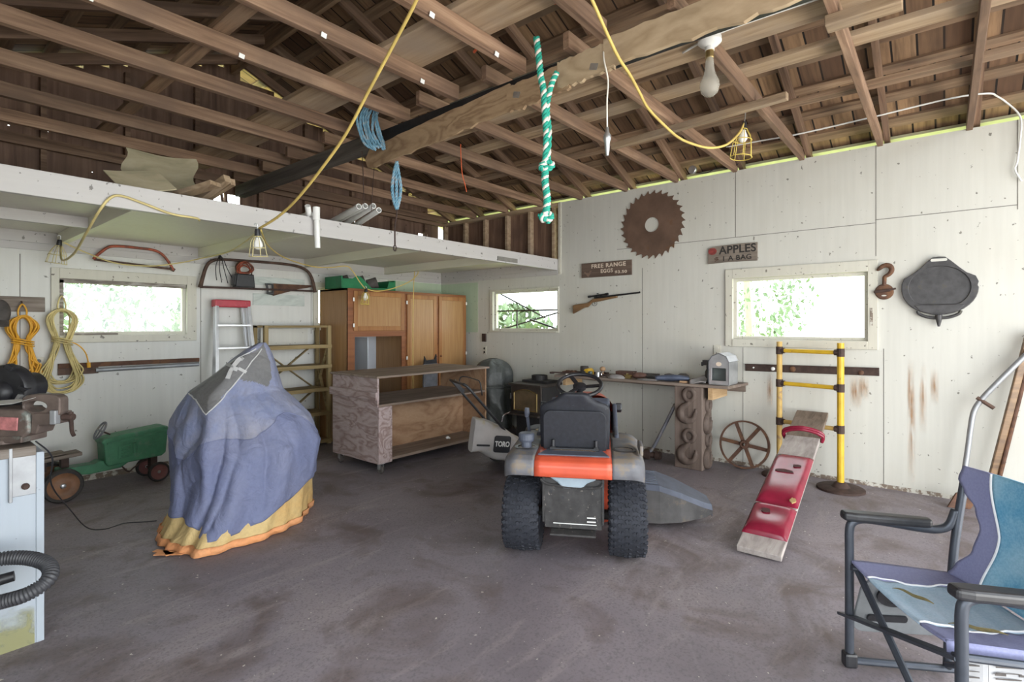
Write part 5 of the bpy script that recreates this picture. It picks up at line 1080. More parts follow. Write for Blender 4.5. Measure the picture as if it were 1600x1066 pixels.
# steering wheel and dash
b = MB(); b.M = Matrix.Translation((0.76, 0, 0.945)) @ Matrix.Rotation(-0.42, 4, 'Y'); b.tube([(0.165*math.cos(a*PI/18), 0.165*math.sin(a*PI/18), 0) for a in range(36)], 0.015, 10, True)
for a in (0.5, 2.6, 4.7): b.beam((0, 0, -0.02), (0.16*math.cos(a), 0.16*math.sin(a), 0), 0.03, 0.012)
b.lathe([(0.05, -0.03), (0.05, -0.005), (0.03, 0.005)], 18); b.obj('steering_wheel', 'black_plastic', t, smooth=True)
b = MB(); b.cyl((0.77, 0, 0.92), (0.84, 0, 0.76), 0.025, 12); b.obj('steering_column', 'black_plastic', t)
b = MB(); b.prism([(0.80, 0.42), (0.86, 0.80), (0.93, 0.83), (0.98, 0.80), (0.98, 0.42)], 0.46, Matrix.Translation((0, 0.23, 0)) @ Matrix.Rotation(PI/2, 4, 'X')); b.obj('dash', 'rider_grey', t, bevel=0.02, seg=3)
def hood(u, q):
    x = 0.96+0.66*u; h = 0.845-0.05*u-0.08*max(0, u-0.75)*4*max(0, u-0.75); w_ = 0.285-0.05*u
    a = PI*q; c, s = math.cos(a), math.sin(a); return (x, w_*math.copysign(abs(c)**0.45, c), 0.42+(h-0.42)*abs(s)**0.45)
b = MB(); b.grid(hood, 20, 32); b._add([hood(1, i/32) for i in range(33)], [tuple(range(33))]); hd = b.obj('hood', 'rider_orange', t, smooth=True)
b = MB(); b.box((1.625, 0, 0.60), (0.03, 0.34, 0.22)); b.obj('grille', 'black_plastic', hd, bevel=0.01)
for sy in (-1, 1):
    b = MB(); b.box((1.30, 0.262*sy, 0.60), (0.40, 0.03, 0.13), (0, 0, 0)); b.obj('side_vent', 'black_plastic', hd, bevel=0.008)
    b = MB(); b.box((1.0, 0.30*sy, 0.74), (0.12, 0.05, 0.06), (0, 0.3, 0)); b.obj('side_knob', 'black_plastic', t, bevel=0.01)
b = MB()
for sy in (-1, 1): b.span((0.55, 0.10*sy, 0.36), (1.0, 0.40*sy, 0.385))
b.obj('footrest', 'rider_grey', t, bevel=0.004)
b = MB(); b.tube(spline([(1.02, -0.26, 0.50), (1.05, -0.33, 0.50), (1.08, -0.36, 0.47), (1.12, -0.36, 0.44)], 4), 0.03, 12); b.obj('muffler', 'hitch_metal', t, smooth='all')
for sy in (-1, 1):
    b = MB(); b.prism([(0.30, 0.60), (0.92, 0.45), (0.96, 0.78), (0.80, 0.80), (0.55, 0.68), (0.34, 0.66)], 0.03, Matrix.Translation((0, 0.265*sy+0.015, 0)) @ Matrix.Rotation(PI/2, 4, 'X')); b.obj('side_panel', 'rider_grey', t, bevel=0.01)
# rear hitch plate and tank
b = MB(); b.prism([(-0.165, 0.0), (0.165, 0.0), (0.175, 0.29), (-0.175, 0.29)], 0.010, Matrix(((0, 0, -1, -0.20), (-1, 0, 0, 0), (0, 1, 0, 0.215), (0, 0, 0, 1)))); hp = b.obj('hitch_plate', 'hitch_metal', t, bevel=0.003)
b = MB(); b.box((-0.24, 0, 0.205), (0.10, 0.26, 0.012)); b.box((-0.20, 0, 0.19), (0.02, 0.24, 0.04)); b.obj('drawbar', 'hitch_metal', t, bevel=0.003)
for y, z in ((0.06, 0.395), (-0.13, 0.27), (0.13, 0.43), (-0.12, 0.44)):
    b = MB(); b.lathe([(0.010, -0.2125), (0.010, -0.211)], 10, (0, y, z), 'X'); b.obj('bolt_hole', 'black_plastic', hp)
b = MB(); b.box((-0.214, -0.01, 0.245), (0.004, 0.25, 0.004)); b.box((-0.214, -0.105, 0.285), (0.003, 0.05, 0.006)); b.box((-0.214, -0.105, 0.262), (0.003, 0.05, 0.006)); b.obj('pale_marking', 'white_plastic', hp)
b = MB(); b.prism([(-0.15, 0.545), (0.15, 0.545), (0.13, 0.505), (0.08, 0.485), (0.05, 0.452), (-0.06, 0.452), (-0.09, 0.485), (-0.13, 0.51)], 0.12, Matrix(((0, 0, 1, -0.232), (-1, 0, 0, 0), (0, 1, 0, 0), (0, 0, 0, 1)))); b.obj('fuel_tank', 'tank_white', t, bevel=0.012, seg=3)
b = MB(); b.tube(spline([(-0.22, 0.19, 0.50), (-0.225, 0.13, 0.47), (-0.225, -0.12, 0.46), (-0.22, -0.17, 0.49)], 5), 0.008, 6)
for y in (-0.172, 0.172): b.box((-0.19, y, 0.38), (0.06, 0.012, 0.26))
b.obj('rear_bracket', 'hitch_metal', t)
plain('chute_dark', (0.055, 0.052, 0.052), 0.8, 0, 0.3, 10, 0.1, spot=(0.09, 0.075, 0.06), spot_at=0.58)
# cutting deck with discharge chute
b = MB(); b.lathe([(0.44, 0.09), (0.45, 0.11), (0.43, 0.17), (0.36, 0.20), (0.001, 0.21)], 40, (0.66, 0.0, 0)); b.obj('cutting_deck', 'rider_orange', t, smooth=True)
plain('deck_rust', (0.17, 0.085, 0.05), 0.8, 0.2, 0.3, 12)
b = MB(); b.lathe([(0.17, 0.08), (0.18, 0.10), (0.16, 0.15), (0.05, 0.165), (0.001, 0.165)], 24, (0.60, -0.36, 0)); b.obj('spindle_housing', 'deck_rust', t, smooth=True)
b = MB()   # a hollow sloping hood: top, front and back skirts and a sloped end
TOPS = [(-0.40, 0.46, 0.86, 0.295), (-0.56, 0.46, 0.88, 0.285), (-0.70, 0.47, 0.86, 0.24), (-0.86, 0.50, 0.80, 0.175), (-0.92, 0.54, 0.77, 0.15)]
V = []
for y, xa, xb, z in TOPS:
    k = max(0.0, (abs(y)-0.56)/0.37); zb_ = 0.035 + 0.045*k*k
    V += [(xa-0.035+0.03*k, y, zb_), (xa-0.015, y, z-0.03), (xa+0.015, y, z), (xb-0.02, y, z), (xb+0.01, y, z-0.03), (xb+0.03, y, zb_)]
F = [(6*i+j, 6*i+j+1, 6*i+7+j, 6*i+6+j) for i in range(4) for j in range(1, 5)] + [(24, 25, 26, 27, 28, 29)]
b._add(V, F); ch = b.obj('discharge_chute', 'rider_grey', t, solid=0.006)
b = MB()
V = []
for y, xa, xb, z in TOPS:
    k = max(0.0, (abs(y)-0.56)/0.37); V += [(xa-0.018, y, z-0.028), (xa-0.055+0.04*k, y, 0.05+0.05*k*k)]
b._add(V, [(2*i, 2*i+2, 2*i+3, 2*i+1) for i in range(4)]); b.obj('chute_side', 'chute_dark', ch, solid=0.005)  # near side of the chute, in a darker tone than its top
b = MB()
for k in range(8): b.box((0.51+0.042*k, -0.485, 0.297), (0.016, 0.14, 0.014), (0.06, 0, 0))
b.obj('chute_rib', 'rider_grey', ch, bevel=0.003)
# ================================================================== right wall
plain('saw_rust', (0.15, 0.092, 0.064), 0.75, 0.35, 0.25, 5, 0.15, spot=(0.17, 0.085, 0.04), spot_at=0.6, spot_scale=4)
wood('sign_brown', (0.07, 0.045, 0.035), (0.12, 0.08, 0.06), (0.17, 0.12, 0.09), 'Y', vary=0.05); wood('sign_grey', (0.10, 0.08, 0.065), (0.19, 0.155, 0.125), (0.29, 0.245, 0.20), 'Y', vary=0.05)
plain('letter_cream', (0.62, 0.52, 0.42), 0.8); plain('letter_black', (0.025, 0.022, 0.02), 0.8); plain('apple_red', (0.22, 0.035, 0.03), 0.7, 0, 0.3, 30); plain('letter_brown', (0.09, 0.055, 0.04), 0.9); plain('hen_tan', (0.20, 0.13, 0.095), 0.9)
wood('gun_stock', (0.09, 0.045, 0.02), (0.19, 0.105, 0.045), (0.27, 0.16, 0.075), 'Y', vary=0.05, rough=0.4)
plain('cast_iron', (0.062, 0.060, 0.062), 0.55, 0.35, 0.25, 18, 0.2, spot=(0.075, 0.07, 0.055), spot_at=0.6)
plain('bright_yellow', (0.58, 0.36, 0.02), 0.5, 0, 0.12, 9, 0, spot=(0.25, 0.14, 0.05), spot_at=0.66, spot_scale=14); plain('worn_yellow', (0.50, 0.33, 0.10), 0.6, 0, 0.15, 9, 0, spot=(0.30, 0.19, 0.10), spot_at=0.62, spot_scale=14)
# circular saw blade
b = MB(on_right(2.515, 2.525, 0.006)); nt_ = 30; out = []; inn = []
for i in range(nt_):
    a0 = 2*PI*i/nt_; d = 2*PI/nt_
    for f_, r in ((0.0, 0.385), (0.06, 0.352), (0.30, 0.342), (0.65, 0.36)):
        a = -(a0+d*f_); out.append((r*math.cos(a), r*math.sin(a))); inn.append((0.082*math.cos(a), 0.082*math.sin(a)))
b.ringprism(out, inn, 0.004); tag(b.obj('saw_blade', 'saw_rust'), 'large round rusty saw blade hung high on the white wall', 'saw blade')
# signs
t = thing('egg_sign', 'brown wooden sign lettered FREE RANGE EGGS above the rifle', 'sign', (5.49, 3.09, 1.981))
b = MB(on_right(3.09, 2.068, 0.002)); b.box((0, 0, 0.009), (0.67, 0.175, 0.018)); b.obj('board', 'sign_brown', t, world=True, bevel=0.003)
def letters(txt, size, y, z, x, off, mat, parent, squash=1.0, roll=0.0, bold=0.003, spacing=1.0, base_y=0, base_z=0, name='lettering', wide=None):
    bb = text_mb(txt, size, on_right(y, z, off, roll), 0.001, bold, squash=squash, spacing=spacing)
    if wide:
        ys = [v.co.y for v in bb.bm.verts]; k_ = wide/(max(ys)-min(ys)); mid = (max(ys)+min(ys))/2
        for v in bb.bm.verts: v.co.y = y+(v.co.y-mid)*k_
    bb.obj(name, mat, parent, world=True)
letters('FREE RANGE', 0.066, 3.055, 2.110, 0, 0.0215, 'letter_cream', t, 1.12, 0.01, 0.0015, 1.12, wide=0.455)
letters('EGGS', 0.062, 3.075, 2.045, 0, 0.0215, 'letter_cream', t, 0.98, 0.0, 0.0015, 1.14, wide=0.16)
letters('$3.50', 0.046, 2.89, 2.022, 0, 0.0215, 'letter_cream', t, 1.15, 0.0, 0.0012, 1.1, wide=0.155)
b = MB(on_right(3.33, 2.02, 0.0205)); b.prism([(-0.055, 0.012), (-0.03, 0.002), (-0.012, -0.02), (0.012, -0.02), (0.03, 0.0), (0.038, 0.028), (0.055, 0.032), (0.04, 0.042), (0.024, 0.04), (0.012, 0.012), (-0.015, 0.012), (-0.05, 0.035)], 0.001); b.box((-0.004, -0.030, 0.0005), (0.004, 0.022, 0.001)); b.box((0.008, -0.030, 0.0005), (0.004, 0.022, 0.001)); b.obj('painted_hen', 'hen_tan', t, world=True)
t = thing('apple_sign', 'weathered grey wooden sign lettered APPLES with a red apple', 'sign', (5.49, 1.652, 2.037))
b = MB(on_right(1.652, 2.127, 0.002, 0.008)); b.prism([(-0.24, -0.088), (0.0, -0.083), (0.24, -0.092), (0.243, 0.088), (0.05, 0.092), (-0.19, 0.086), (-0.236, 0.07)], 0.02); b.obj('board', 'sign_grey', t, world=True, bevel=0.003)
letters('APPLES', 0.112, 1.60, 2.163, 0, 0.0235, 'letter_black', t, 0.86, 0.008, 0.002, 1.04, wide=0.355)
letters('1 A BAG', 0.070, 1.60, 2.078, 0, 0.0235, 'letter_black', t, 0.95, 0.012, 0.001, 1.08, wide=0.27)
letters('$', 0.062, 1.80, 2.075, 0, 0.0235, 'letter_brown', t, 1.3, 0.2, 0.002)
b = MB(on_right(1.843, 2.163, 0.0225)); b.prism([(0.041*math.cos(a*PI/12)*(1.0+0.06*math.cos(2*a*PI/12)), 0.037*math.sin(a*PI/12)-0.006*math.exp(-((a-6)/1.3)**2)) for a in range(24)], 0.002); b.obj('painted_apple', 'apple_red', t, world=True)
# rifle
t = thing('rifle', 'scoped rifle with a brown stock hung on the white wall', 'rifle', (5.47, 3.1, 1.55)); ML_ = on_right(3.10, 1.66, 0.018, 0.03)
b = MB(ML_); b.prism([(-0.44, -0.105), (-0.425, -0.10), (-0.27, -0.035), (-0.225, -0.032), (-0.20, -0.012), (-0.165, 0.018), (-0.05, 0.030), (0.10, 0.050), (0.17, 0.055), (0.175, 0.078), (0.0, 0.068), (-0.10, 0.066), (-0.155, 0.062), (-0.20, 0.030), (-0.235, 0.018), (-0.40, 0.008), (-0.435, 0.0)], 0.032); b.obj('stock', 'gun_stock', t, world=True, bevel=0.009, seg=3)
b = MB(ML_); b.tube([(-0.13, 0.074, 0.016), (0.1, 0.083, 0.016), (0.46, 0.098, 0.016)], 0.010, 10, radii=[0.013, 0.011, 0.0085]); b.box((0.455, 0.105, 0.016), (0.012, 0.012, 0.006)); b.obj('barrel', 'black_steel', t, world=True)
b = MB(ML_); b.tube([(-0.215, 0.092, 0.018), (-0.19, 0.094, 0.018), (-0.17, 0.096, 0.018), (0.0, 0.105, 0.018), (0.02, 0.107, 0.018), (0.055, 0.109, 0.018)], 0.01, 12, radii=[0.015, 0.014, 0.010, 0.010, 0.014, 0.015]); b.box((-0.11, 0.086, 0.018), (0.018, 0.024, 0.02)); b.box((-0.04, 0.09, 0.018), (0.018, 0.024, 0.02)); b.lathe([(0.012, 0), (0.012, 0.012)], 10, (-0.085, 0.115, 0.018), 'Y'); b.obj('scope', 'black_steel', t, world=True)
b = MB(ML_); b.tube(spline([(-0.165, 0.015, 0.016), (-0.155, -0.015, 0.016), (-0.12, -0.02, 0.016), (-0.10, 0.0, 0.016), (-0.10, 0.022, 0.016)], 4), 0.003, 6); b.tube([(-0.13, 0.02, 0.016), (-0.125, -0.005, 0.016)], 0.003, 6); b.obj('trigger_guard', 'black_steel', t, world=True)
# hook and pulley
t = thing('pulley_block', 'rusty iron pulley block with an upturned hook beside the window', 'pulley', (5.46, 0.40, 1.65)); MP = on_right(0.395, 1.70, 0.01)
b = MB(MP); b.lathe([(0.001, 0.0), (0.062, 0.0), (0.068, 0.012), (0.060, 0.03), (0.001, 0.034)], 32, (0, -0.012, 0)); b.obj('block_cheek', 'rust', t, world=True, bevel=0.003)
b = MB(MP); b.beam((-0.07, -0.012, 0.036), (0.045, 0.0, 0.04), 0.022, 0.012, up=(0, 0, 1)); b.beam((0.03, 0.0, 0.03), (0.082, 0.012, 0.03), 0.016, 0.018, up=(0, 0, 1)); b.obj('strap', 'dark_rust', t, world=True, bevel=0.003)
b = MB(MP); b.prism([(0.018*math.cos(a*PI/8), -0.046+0.006*math.sin(a*PI/8)) for a in range(16)], 0.036); b.obj('slot', 'wall_paint', t, world=True)
b = MB(MP); P = spline([(0.0, 0.04, 0.02), (0.002, 0.085, 0.022), (0.006, 0.115, 0.022), (0.035, 0.135, 0.022), (0.052, 0.165, 0.022), (0.045, 0.198, 0.022), (0.018, 0.213, 0.022), (-0.012, 0.205, 0.022), (-0.035, 0.185, 0.022), (-0.05, 0.170, 0.022)], 5); n_ = len(P); b.tube(P, 0.014, 10, radii=[0.016 if i < n_*0.25 else 0.016+0.005*math.sin(PI*(i/n_-0.25)/0.6) if i < n_*0.85 else 0.015*(1-i/n_)/0.15+0.003 for i in range(n_)]); b.obj('hook', 'rust', t, world=True, smooth='all')
# cast-iron griddle
t = thing('griddle', 'black cast iron griddle hanging on the white wall', 'griddle', (5.45, 0.033, 1.36)); MG = on_right(0.033, 1.685, 0.012)
OUT = [(0.235, 0.03), (0.242, 0.06), (0.225, 0.105), (0.17, 0.135), (0.125, 0.180), (0.118, 0.188), (0.075, 0.235), (0.04, 0.268), (0, 0.272), (-0.04, 0.268), (-0.075, 0.235), (-0.118, 0.188), (-0.125, 0.180), (-0.17, 0.14), (-0.225, 0.105), (-0.242, 0.06)]
arc_ = [(0.243*math.cos(a), 0.015+0.215*math.sin(a)) for a in [(-PI + PI*i/18) for i in range(19)]]
inner = lambda n: [(0.19*math.cos(a), 0.0225+0.168*max(-0.80, math.sin(a))) for a in [2*PI*i/n for i in range(n)]]
full = [(x, y) for x, y in OUT] + arc_[:]
full.sort(key=lambda p: math.atan2(p[1]-0.02, p[0])); nn_ = len(full)
inn = []
for x, y in full:
    a = math.atan2(y-0.02, x); ix, iy = 0.195*math.cos(a), 0.0225+0.172*math.sin(a); inn.append((ix, max(iy, -0.112)))
b = MB(MG); b.ringprism(full, inn, 0.030); b.obj('rim', 'cast_iron', t, world=True, bevel=0.005)
b = MB(MG); b.prism(inn, 0.018); b.obj('plate', 'cast_iron', t, world=True)
b = MB(MG); b.prism([(-0.16, -0.118), (0.16, -0.118), (0.12, -0.168), (0.05, -0.188), (-0.05, -0.188), (-0.12, -0.168)], 0.034); b.obj('grease_trough', 'cast_iron', t, world=True, bevel=0.004)
b = MB(MG); b.prism(rrect(0.105, 0.022, 0.010), 0.0315, Matrix.Translation((0, 0.245, 0))); b.obj('handle_slot', 'wall_paint', t, world=True)
b = MB(MG); b.tube(spline([(-0.135, -0.165, 0.02), (-0.12, -0.195, 0.02), (-0.05, -0.222, 0.02), (0.05, -0.222, 0.02), (0.12, -0.195, 0.02), (0.135, -0.165, 0.02)], 6), 0.012, 8); b.obj('lower_handle', 'cast_iron', t, world=True, smooth='all')
b = MB(MG); b.tube([(0.0, -0.20, 0.03), (0, -0.24, 0.03), (0, -0.295, 0.03)], 0.02, 12, radii=[0.024, 0.020, 0.008]); b.obj('spout', 'cast_iron', t, world=True)
# tool rail
t = thing('wall_rail', 'long rusty steel rail behind the yellow stand', 'rail', (5.49, 0.98, 0.95))
b = MB(on_right(0.978, 0.991, 0.001)); b.box((0, 0, 0.008), (1.094, 0.07, 0.016), (0, 0, 0.014)); b.box((0, 0.031, 0.014), (1.094, 0.008, 0.026), (0, 0, 0.014)); b.obj('bar', 'dark_rust', t, world=True, bevel=0.002)
for y, z, r, m_ in ((1.27, 0.982, 0.018, 'white_plastic'), (1.445, 0.985, 0.008, 'white_plastic'), (1.10, 0.988, 0.026, 'rust'), (0.56, 0.985, 0.02, 'rust')):
    b = MB(on_right(y, z, 0.017)); b.lathe([(r, 0), (r, 0.008), (r*0.6, 0.014), (0.001, 0.014)], 14); b.obj('knob', m_, t, world=True, smooth=True)
# nails in the wall
plain('nail', (0.12, 0.10, 0.09), 0.6, 0.6)
# ================================================================== workbench shelf on the carved post
wood('bench_wood', (0.09, 0.065, 0.05), (0.17, 0.13, 0.105), (0.25, 0.205, 0.17), 'Y', vary=0.05)
wood('post_wood', (0.065, 0.045, 0.036), (0.135, 0.10, 0.082), (0.20, 0.155, 0.13), 'Z', vary=0.05, scale=16)
wood('hook_wood', (0.05, 0.034, 0.027), (0.095, 0.068, 0.055), (0.14, 0.105, 0.085), 'Z', vary=0.05, scale=20)
wood('fresh_pine', (0.32, 0.20, 0.09), (0.45, 0.30, 0.16), (0.53, 0.38, 0.22), 'X', vary=0.05)
t = thing('wall_bench', 'weathered plank bench along the white wall under the rifle', 'bench', (5.25, 2.53, 0.5))
b = MB(); b._add([(5.02, 1.545, 0.805), (5.50, 1.50, 0.805), (5.50, 3.60, 0.805), (4.95, 3.46, 0.805), (5.02, 1.545, 0.832), (5.50, 1.50, 0.832), (5.50, 3.60, 0.832), (4.95, 3.46, 0.832)], [(3, 2, 1, 0), (4, 5, 6, 7), (0, 1, 5, 4), (1, 2, 6, 5), (2, 3, 7, 6), (3, 0, 4, 7)]); b.obj('worktop', 'bench_wood', t, world=True, bevel=0.003)
b = MB(); b.span((5.03, 1.69, 0.69), (5.46, 1.735, 0.805)); b.obj('bracket', 'fresh_pine', t, world=True, bevel=0.002)
b = MB(); b.span((5.10, 3.40, 0.70), (5.46, 3.44, 0.805)); b.obj('bracket', 'fresh_pine', t, world=True, bevel=0.002)
b = MB(); b.span((5.46, 1.52, 0.74), (5.495, 3.58, 0.805)); b.obj('wall_cleat', 'bench_wood', t, world=True)
t = thing('carved_post', 'dark square wooden post with carved hooks under the wall bench', 'post', (5.155, 1.92, 0))
b = MB(); b.span((5.02, 1.785, 0.0), (5.285, 2.06, 0.803)); b.obj('timber', 'post_wood', t, world=True, bevel=0.008)
def hook_relief(M, s=1.0):
    b = MB(M)
    b.tube([(0.015*s+0.052*s*math.cos(a*PI/10), 0.125*s+0.056*s*math.sin(a*PI/10), 0.006) for a in range(20)], 0.023*s, 10, True)
    P = spline([(0.025*s, 0.072*s, 0.006), (0.0, 0.035*s, 0.006), (-0.045*s, 0.0, 0.006), (-0.07*s, -0.045*s, 0.006), (-0.055*s, -0.10*s, 0.006), (0.0, -0.125*s, 0.006), (0.055*s, -0.105*s, 0.006), (0.078*s, -0.05*s, 0.006), (0.082*s, -0.005*s, 0.006)], 5); n_ = len(P)
    b.tube(P, 0.02, 10, radii=[s*(0.022+0.022*math.sin(PI*min(1, i/n_*1.15))**2 if i < n_*0.9 else 0.012) for i in range(n_)])
    b.obj('carved_hook', 'hook_wood', t, world=True, smooth='all')
MX1 = Matrix(((0, 0, -1, 5.02), (-1, 0, 0, 1.925), (0, 1, 0, 0), (0, 0, 0, 1)))
hook_relief(Matrix.Translation((0, 0, 0.60)) @ MX1); hook_relief(Matrix.Translation((0, 0, 0.20)) @ MX1)
MX2 = Matrix(((1, 0, 0, 5.15), (0, 0, -1, 1.785), (0, 1, 0, 0), (0, 0, 0, 1)))
hook_relief(Matrix.Translation((0.0, 0, 0.50)) @ MX2); hook_relief(Matrix.Translation((0.0, 0, 0.16)) @ MX2)
# model shed (silver box with a gambrel roof)
plain('shed_silver', (0.40, 0.41, 0.42), 0.35, 0.55, 0.12, 12); plain('shed_roof', (0.62, 0.64, 0.68), 0.25, 0.5, 0.08, 8); plain('shed_dark', (0.10, 0.115, 0.11), 0.6); plain('shed_edge', (0.12, 0.12, 0.13), 0.5, 0.4)
t = thing('model_shed', 'silver toy shed with a rounded roof and square opening on the bench end', 'model shed', (5.22, 1.65, 0.832)); MS = Matrix(((0, 0, 1, 5.085), (-1, 0, 0, 1.652), (0, 1, 0, 0.833), (0, 0, 0, 1)))
GAM = [(-0.09, 0.0), (0.09, 0.0), (0.09, 0.215), (0.065, 0.268), (0.0, 0.298), (-0.065, 0.268), (-0.09, 0.215)]
b = MB(MS); o_ = [(-0.09, 0), (0.09, 0), (0.09, 0.1), (0.09, 0.215), (0.065, 0.268), (0.0, 0.298), (-0.065, 0.268), (-0.09, 0.215), (-0.09, 0.1)]; i_ = [(-0.066, 0.04), (0.066, 0.04), (0.066, 0.1), (0.066, 0.155), (0.06, 0.16), (0.0, 0.16), (-0.06, 0.16), (-0.066, 0.155), (-0.066, 0.1)]
b.ringprism(o_, i_, 0.006); b.obj('front', 'shed_silver', t, world=True, bevel=0.002)
b = MB(MS); b._add([(x, y, z) for z in (0.006, 0.28) for x, y in ((-0.09, 0), (-0.09, 0.215), (0.09, 0), (0.09, 0.215))], [(0, 1, 5, 4), (2, 6, 7, 3), (0, 4, 6, 2), (4, 5, 7, 6)]); b.obj('walls', 'shed_silver', t, world=True, solid=0.003)
b = MB(MS); b._add([(x*1.04, y+0.004, z) for z in (-0.004, 0.29) for x, y in GAM[2:]], [(i, i+1, 5+i+1, 5+i) for i in range(4)]); b.obj('roof', 'shed_roof', t, world=True, solid=0.004)
b = MB(MS); b.tube([(x*1.04, y+0.005, -0.003) for x, y in [(0.09, 0.0)] + GAM[2:] + [(-0.09, 0.0)]], 0.003, 6); b.obj('front_edge', 'shed_edge', t, world=True)
b = MB(MS); b.span((-0.086, 0.005, 0.10), (0.086, 0.21, 0.104)); b.obj('inner_wall', 'shed_dark', t, world=True)
b = MB(MS); b.prism([(0.026*math.cos(a*PI/10), 0.198+0.02*math.sin(a*PI/10)) for a in range(20)], -0.003); b.obj('badge', 'letter_cream', t, world=True)
# small things on the bench
plain('can_black', (0.025, 0.026, 0.026), 0.5); plain('can_red', (0.33, 0.03, 0.035), 0.45); plain('tape_yellow', (0.60, 0.36, 0.015), 0.4); plain('rag_grey', (0.25, 0.235, 0.23), 0.9, 0, 0.2, 20); plain('leather', (0.11, 0.055, 0.04), 0.7, 0, 0.3, 20); plain('blue_grey', (0.07, 0.085, 0.13), 0.45, 0.2, 0.2, 14); plain('tan_grip', (0.36, 0.22, 0.12), 0.6); plain('jar_dark', (0.05, 0.07, 0.065), 0.3)
ZB = 0.833
def place(b, x, y, rz=0.0, rx=0.0, z=ZB): b.M = Matrix.Translation((x, y, z)) @ Matrix.Rotation(rz, 4, 'Z') @ Matrix.Rotation(rx, 4, 'X'); return b
t = thing('spray_bottle', 'dark spray bottle with a black nozzle beside the silver shed', 'bottle', (5.22, 1.80, ZB))
b = MB(); b.lathe([(0.026, 0), (0.028, 0.01), (0.028, 0.11), (0.015, 0.135), (0.013, 0.15), (0.001, 0.15)], 16, (5.22, 1.80, ZB)); b.obj('body', 'can_black', t, world=True, smooth=True)
b = MB(); b.lathe([(0.016, 0.145), (0.016, 0.175)], 12, (5.22, 1.80, ZB)); b.box((5.20, 1.815, ZB+0.20), (0.055, 0.05, 0.05)); b.box((5.19, 1.845, ZB+0.185), (0.02, 0.02, 0.04)); b.obj('nozzle', 'can_black', t, world=True, bevel=0.004)
t = thing('red_can', 'red topped can tucked behind the silver shed', 'can', (5.40, 1.76, ZB))
b = MB(); b.lathe([(0.033, 0), (0.033, 0.17), (0.02, 0.19)], 18, (5.40, 1.785, ZB)); b.obj('body', 'white_plastic', t, world=True, smooth=True)
b = MB(); b.lathe([(0.024, 0.19), (0.027, 0.20), (0.027, 0.25), (0.001, 0.255)], 16, (5.40, 1.785, ZB)); b.obj('cap', 'can_red', t, world=True, smooth=True)
b = place(MB(), 5.13, 1.86, 0.2); b.grid(lambda u, v: (-0.08+0.16*u, -0.075+0.15*v, 0.012+0.05*u*u*(1-0.4*v)+0.012*math.sin(7*u+5*v)), 14, 14); tag(b.obj('rag', 'rag_grey', smooth='all', solid=0.008), 'crumpled grey rag on the bench beside the silver shed', 'rag')
t = thing('angle_polisher', 'blue black power sander lying on the bench', 'power tool', (5.12, 2.12, ZB), 0.25)
b = MB(); b.tube(spline([(-0.02, 0.17, 0.03), (0, 0.08, 0.032), (0, 0.0, 0.035), (0.0, -0.08, 0.036), (0.01, -0.16, 0.03)], 4), 0.03, 14, radii=[0.02+0.014*math.sin(PI*i/16) for i in range(17)]); b.obj('body', 'blue_grey', t, smooth='all')
b = MB(); b.lathe([(0.055, 0.03), (0.06, 0.04), (0.055, 0.06), (0.03, 0.075), (0.001, 0.075)], 20, (0.09, -0.09, 0)); b.lathe([(0.045, 0.03), (0.05, 0.06), (0.001, 0.07)], 16, (0.11, 0.05, 0)); b.obj('head', 'dusty_dark', t, smooth=True)
b = MB(); b.lathe([(0.06, 0.0), (0.06, 0.03)], 20, (0.09, -0.09, 0)); b.obj('pad', 'black_plastic', t)
def lay(name, label, cat, mat, fn):
    b = MB(); fn(b); return tag(b.obj(name, mat, smooth=True), label, cat)
lay('wood_block', 'small pale wooden block in front of the power sander on the bench', 'block', 'tan_grip', lambda b: place(b, 5.06, 1.985, 0.1).box((0, 0, 0.009), (0.03, 0.07, 0.018)))
lay('steel_plate', 'bright steel scraper blade lying on the bench near the sander', 'scraper', 'galvanised', lambda b: place(b, 5.06, 2.36, 0.15).prism([(-0.03, -0.10), (0.03, -0.10), (0.036, 0.04), (0.0, 0.11), (-0.03, 0.05)], 0.014))
lay('leather_pouch', 'reddish brown leather pouch in the middle of the bench', 'pouch', 'leather', lambda b: place(b, 5.15, 2.50, 0.2).ball((0, 0, 0.034), 0.05, (1.0, 1.7, 0.68), 12))
lay('black_strap', 'black strap bundle beside the brown leather pouch', 'strap', 'can_black', lambda b: place(b, 5.14, 2.36, -0.2).ball((0, 0, 0.026), 0.04, (0.8, 1.6, 0.6), 10))
lay('small_vise', 'small brass coloured clamp standing near the leather pouch', 'clamp', 'brass', lambda b: (place(b, 5.10, 2.60).box((0, 0, 0.012), (0.04, 0.06, 0.024)), b.box((0.0, 0.012, 0.038), (0.022, 0.02, 0.03)), b.cyl((0, -0.04, 0.03), (0, 0.05, 0.03), 0.007, 8)))
lay('dust_mask', 'pale grey dust mask lying on the bench front', 'mask', 'rag_grey', lambda b: place(b, 5.05, 2.72).ball((0, 0, 0.004), 0.075, (0.75, 1.35, 0.5), 14))
lay('brown_box', 'dark brown box at the back of the bench middle', 'box', 'leather', lambda b: place(b, 5.28, 2.72, 0.1).box((0, 0, 0.03), (0.12, 0.20, 0.06)))
lay('socket_set', 'long dark socket case at the back of the bench', 'case', 'dusty_dark', lambda b: place(b, 5.33, 2.48, 0.05).box((0, 0, 0.022), (0.09, 0.22, 0.044)))
lay('steel_hook', 'thin bright wire hook curling up on the bench', 'hook', 'chrome', lambda b: place(b, 5.04, 2.86).tube(spline([(0, -0.05, 0.006), (0, 0.02, 0.008), (0, 0.035, 0.04), (0, 0.015, 0.065)], 4), 0.0045, 6))
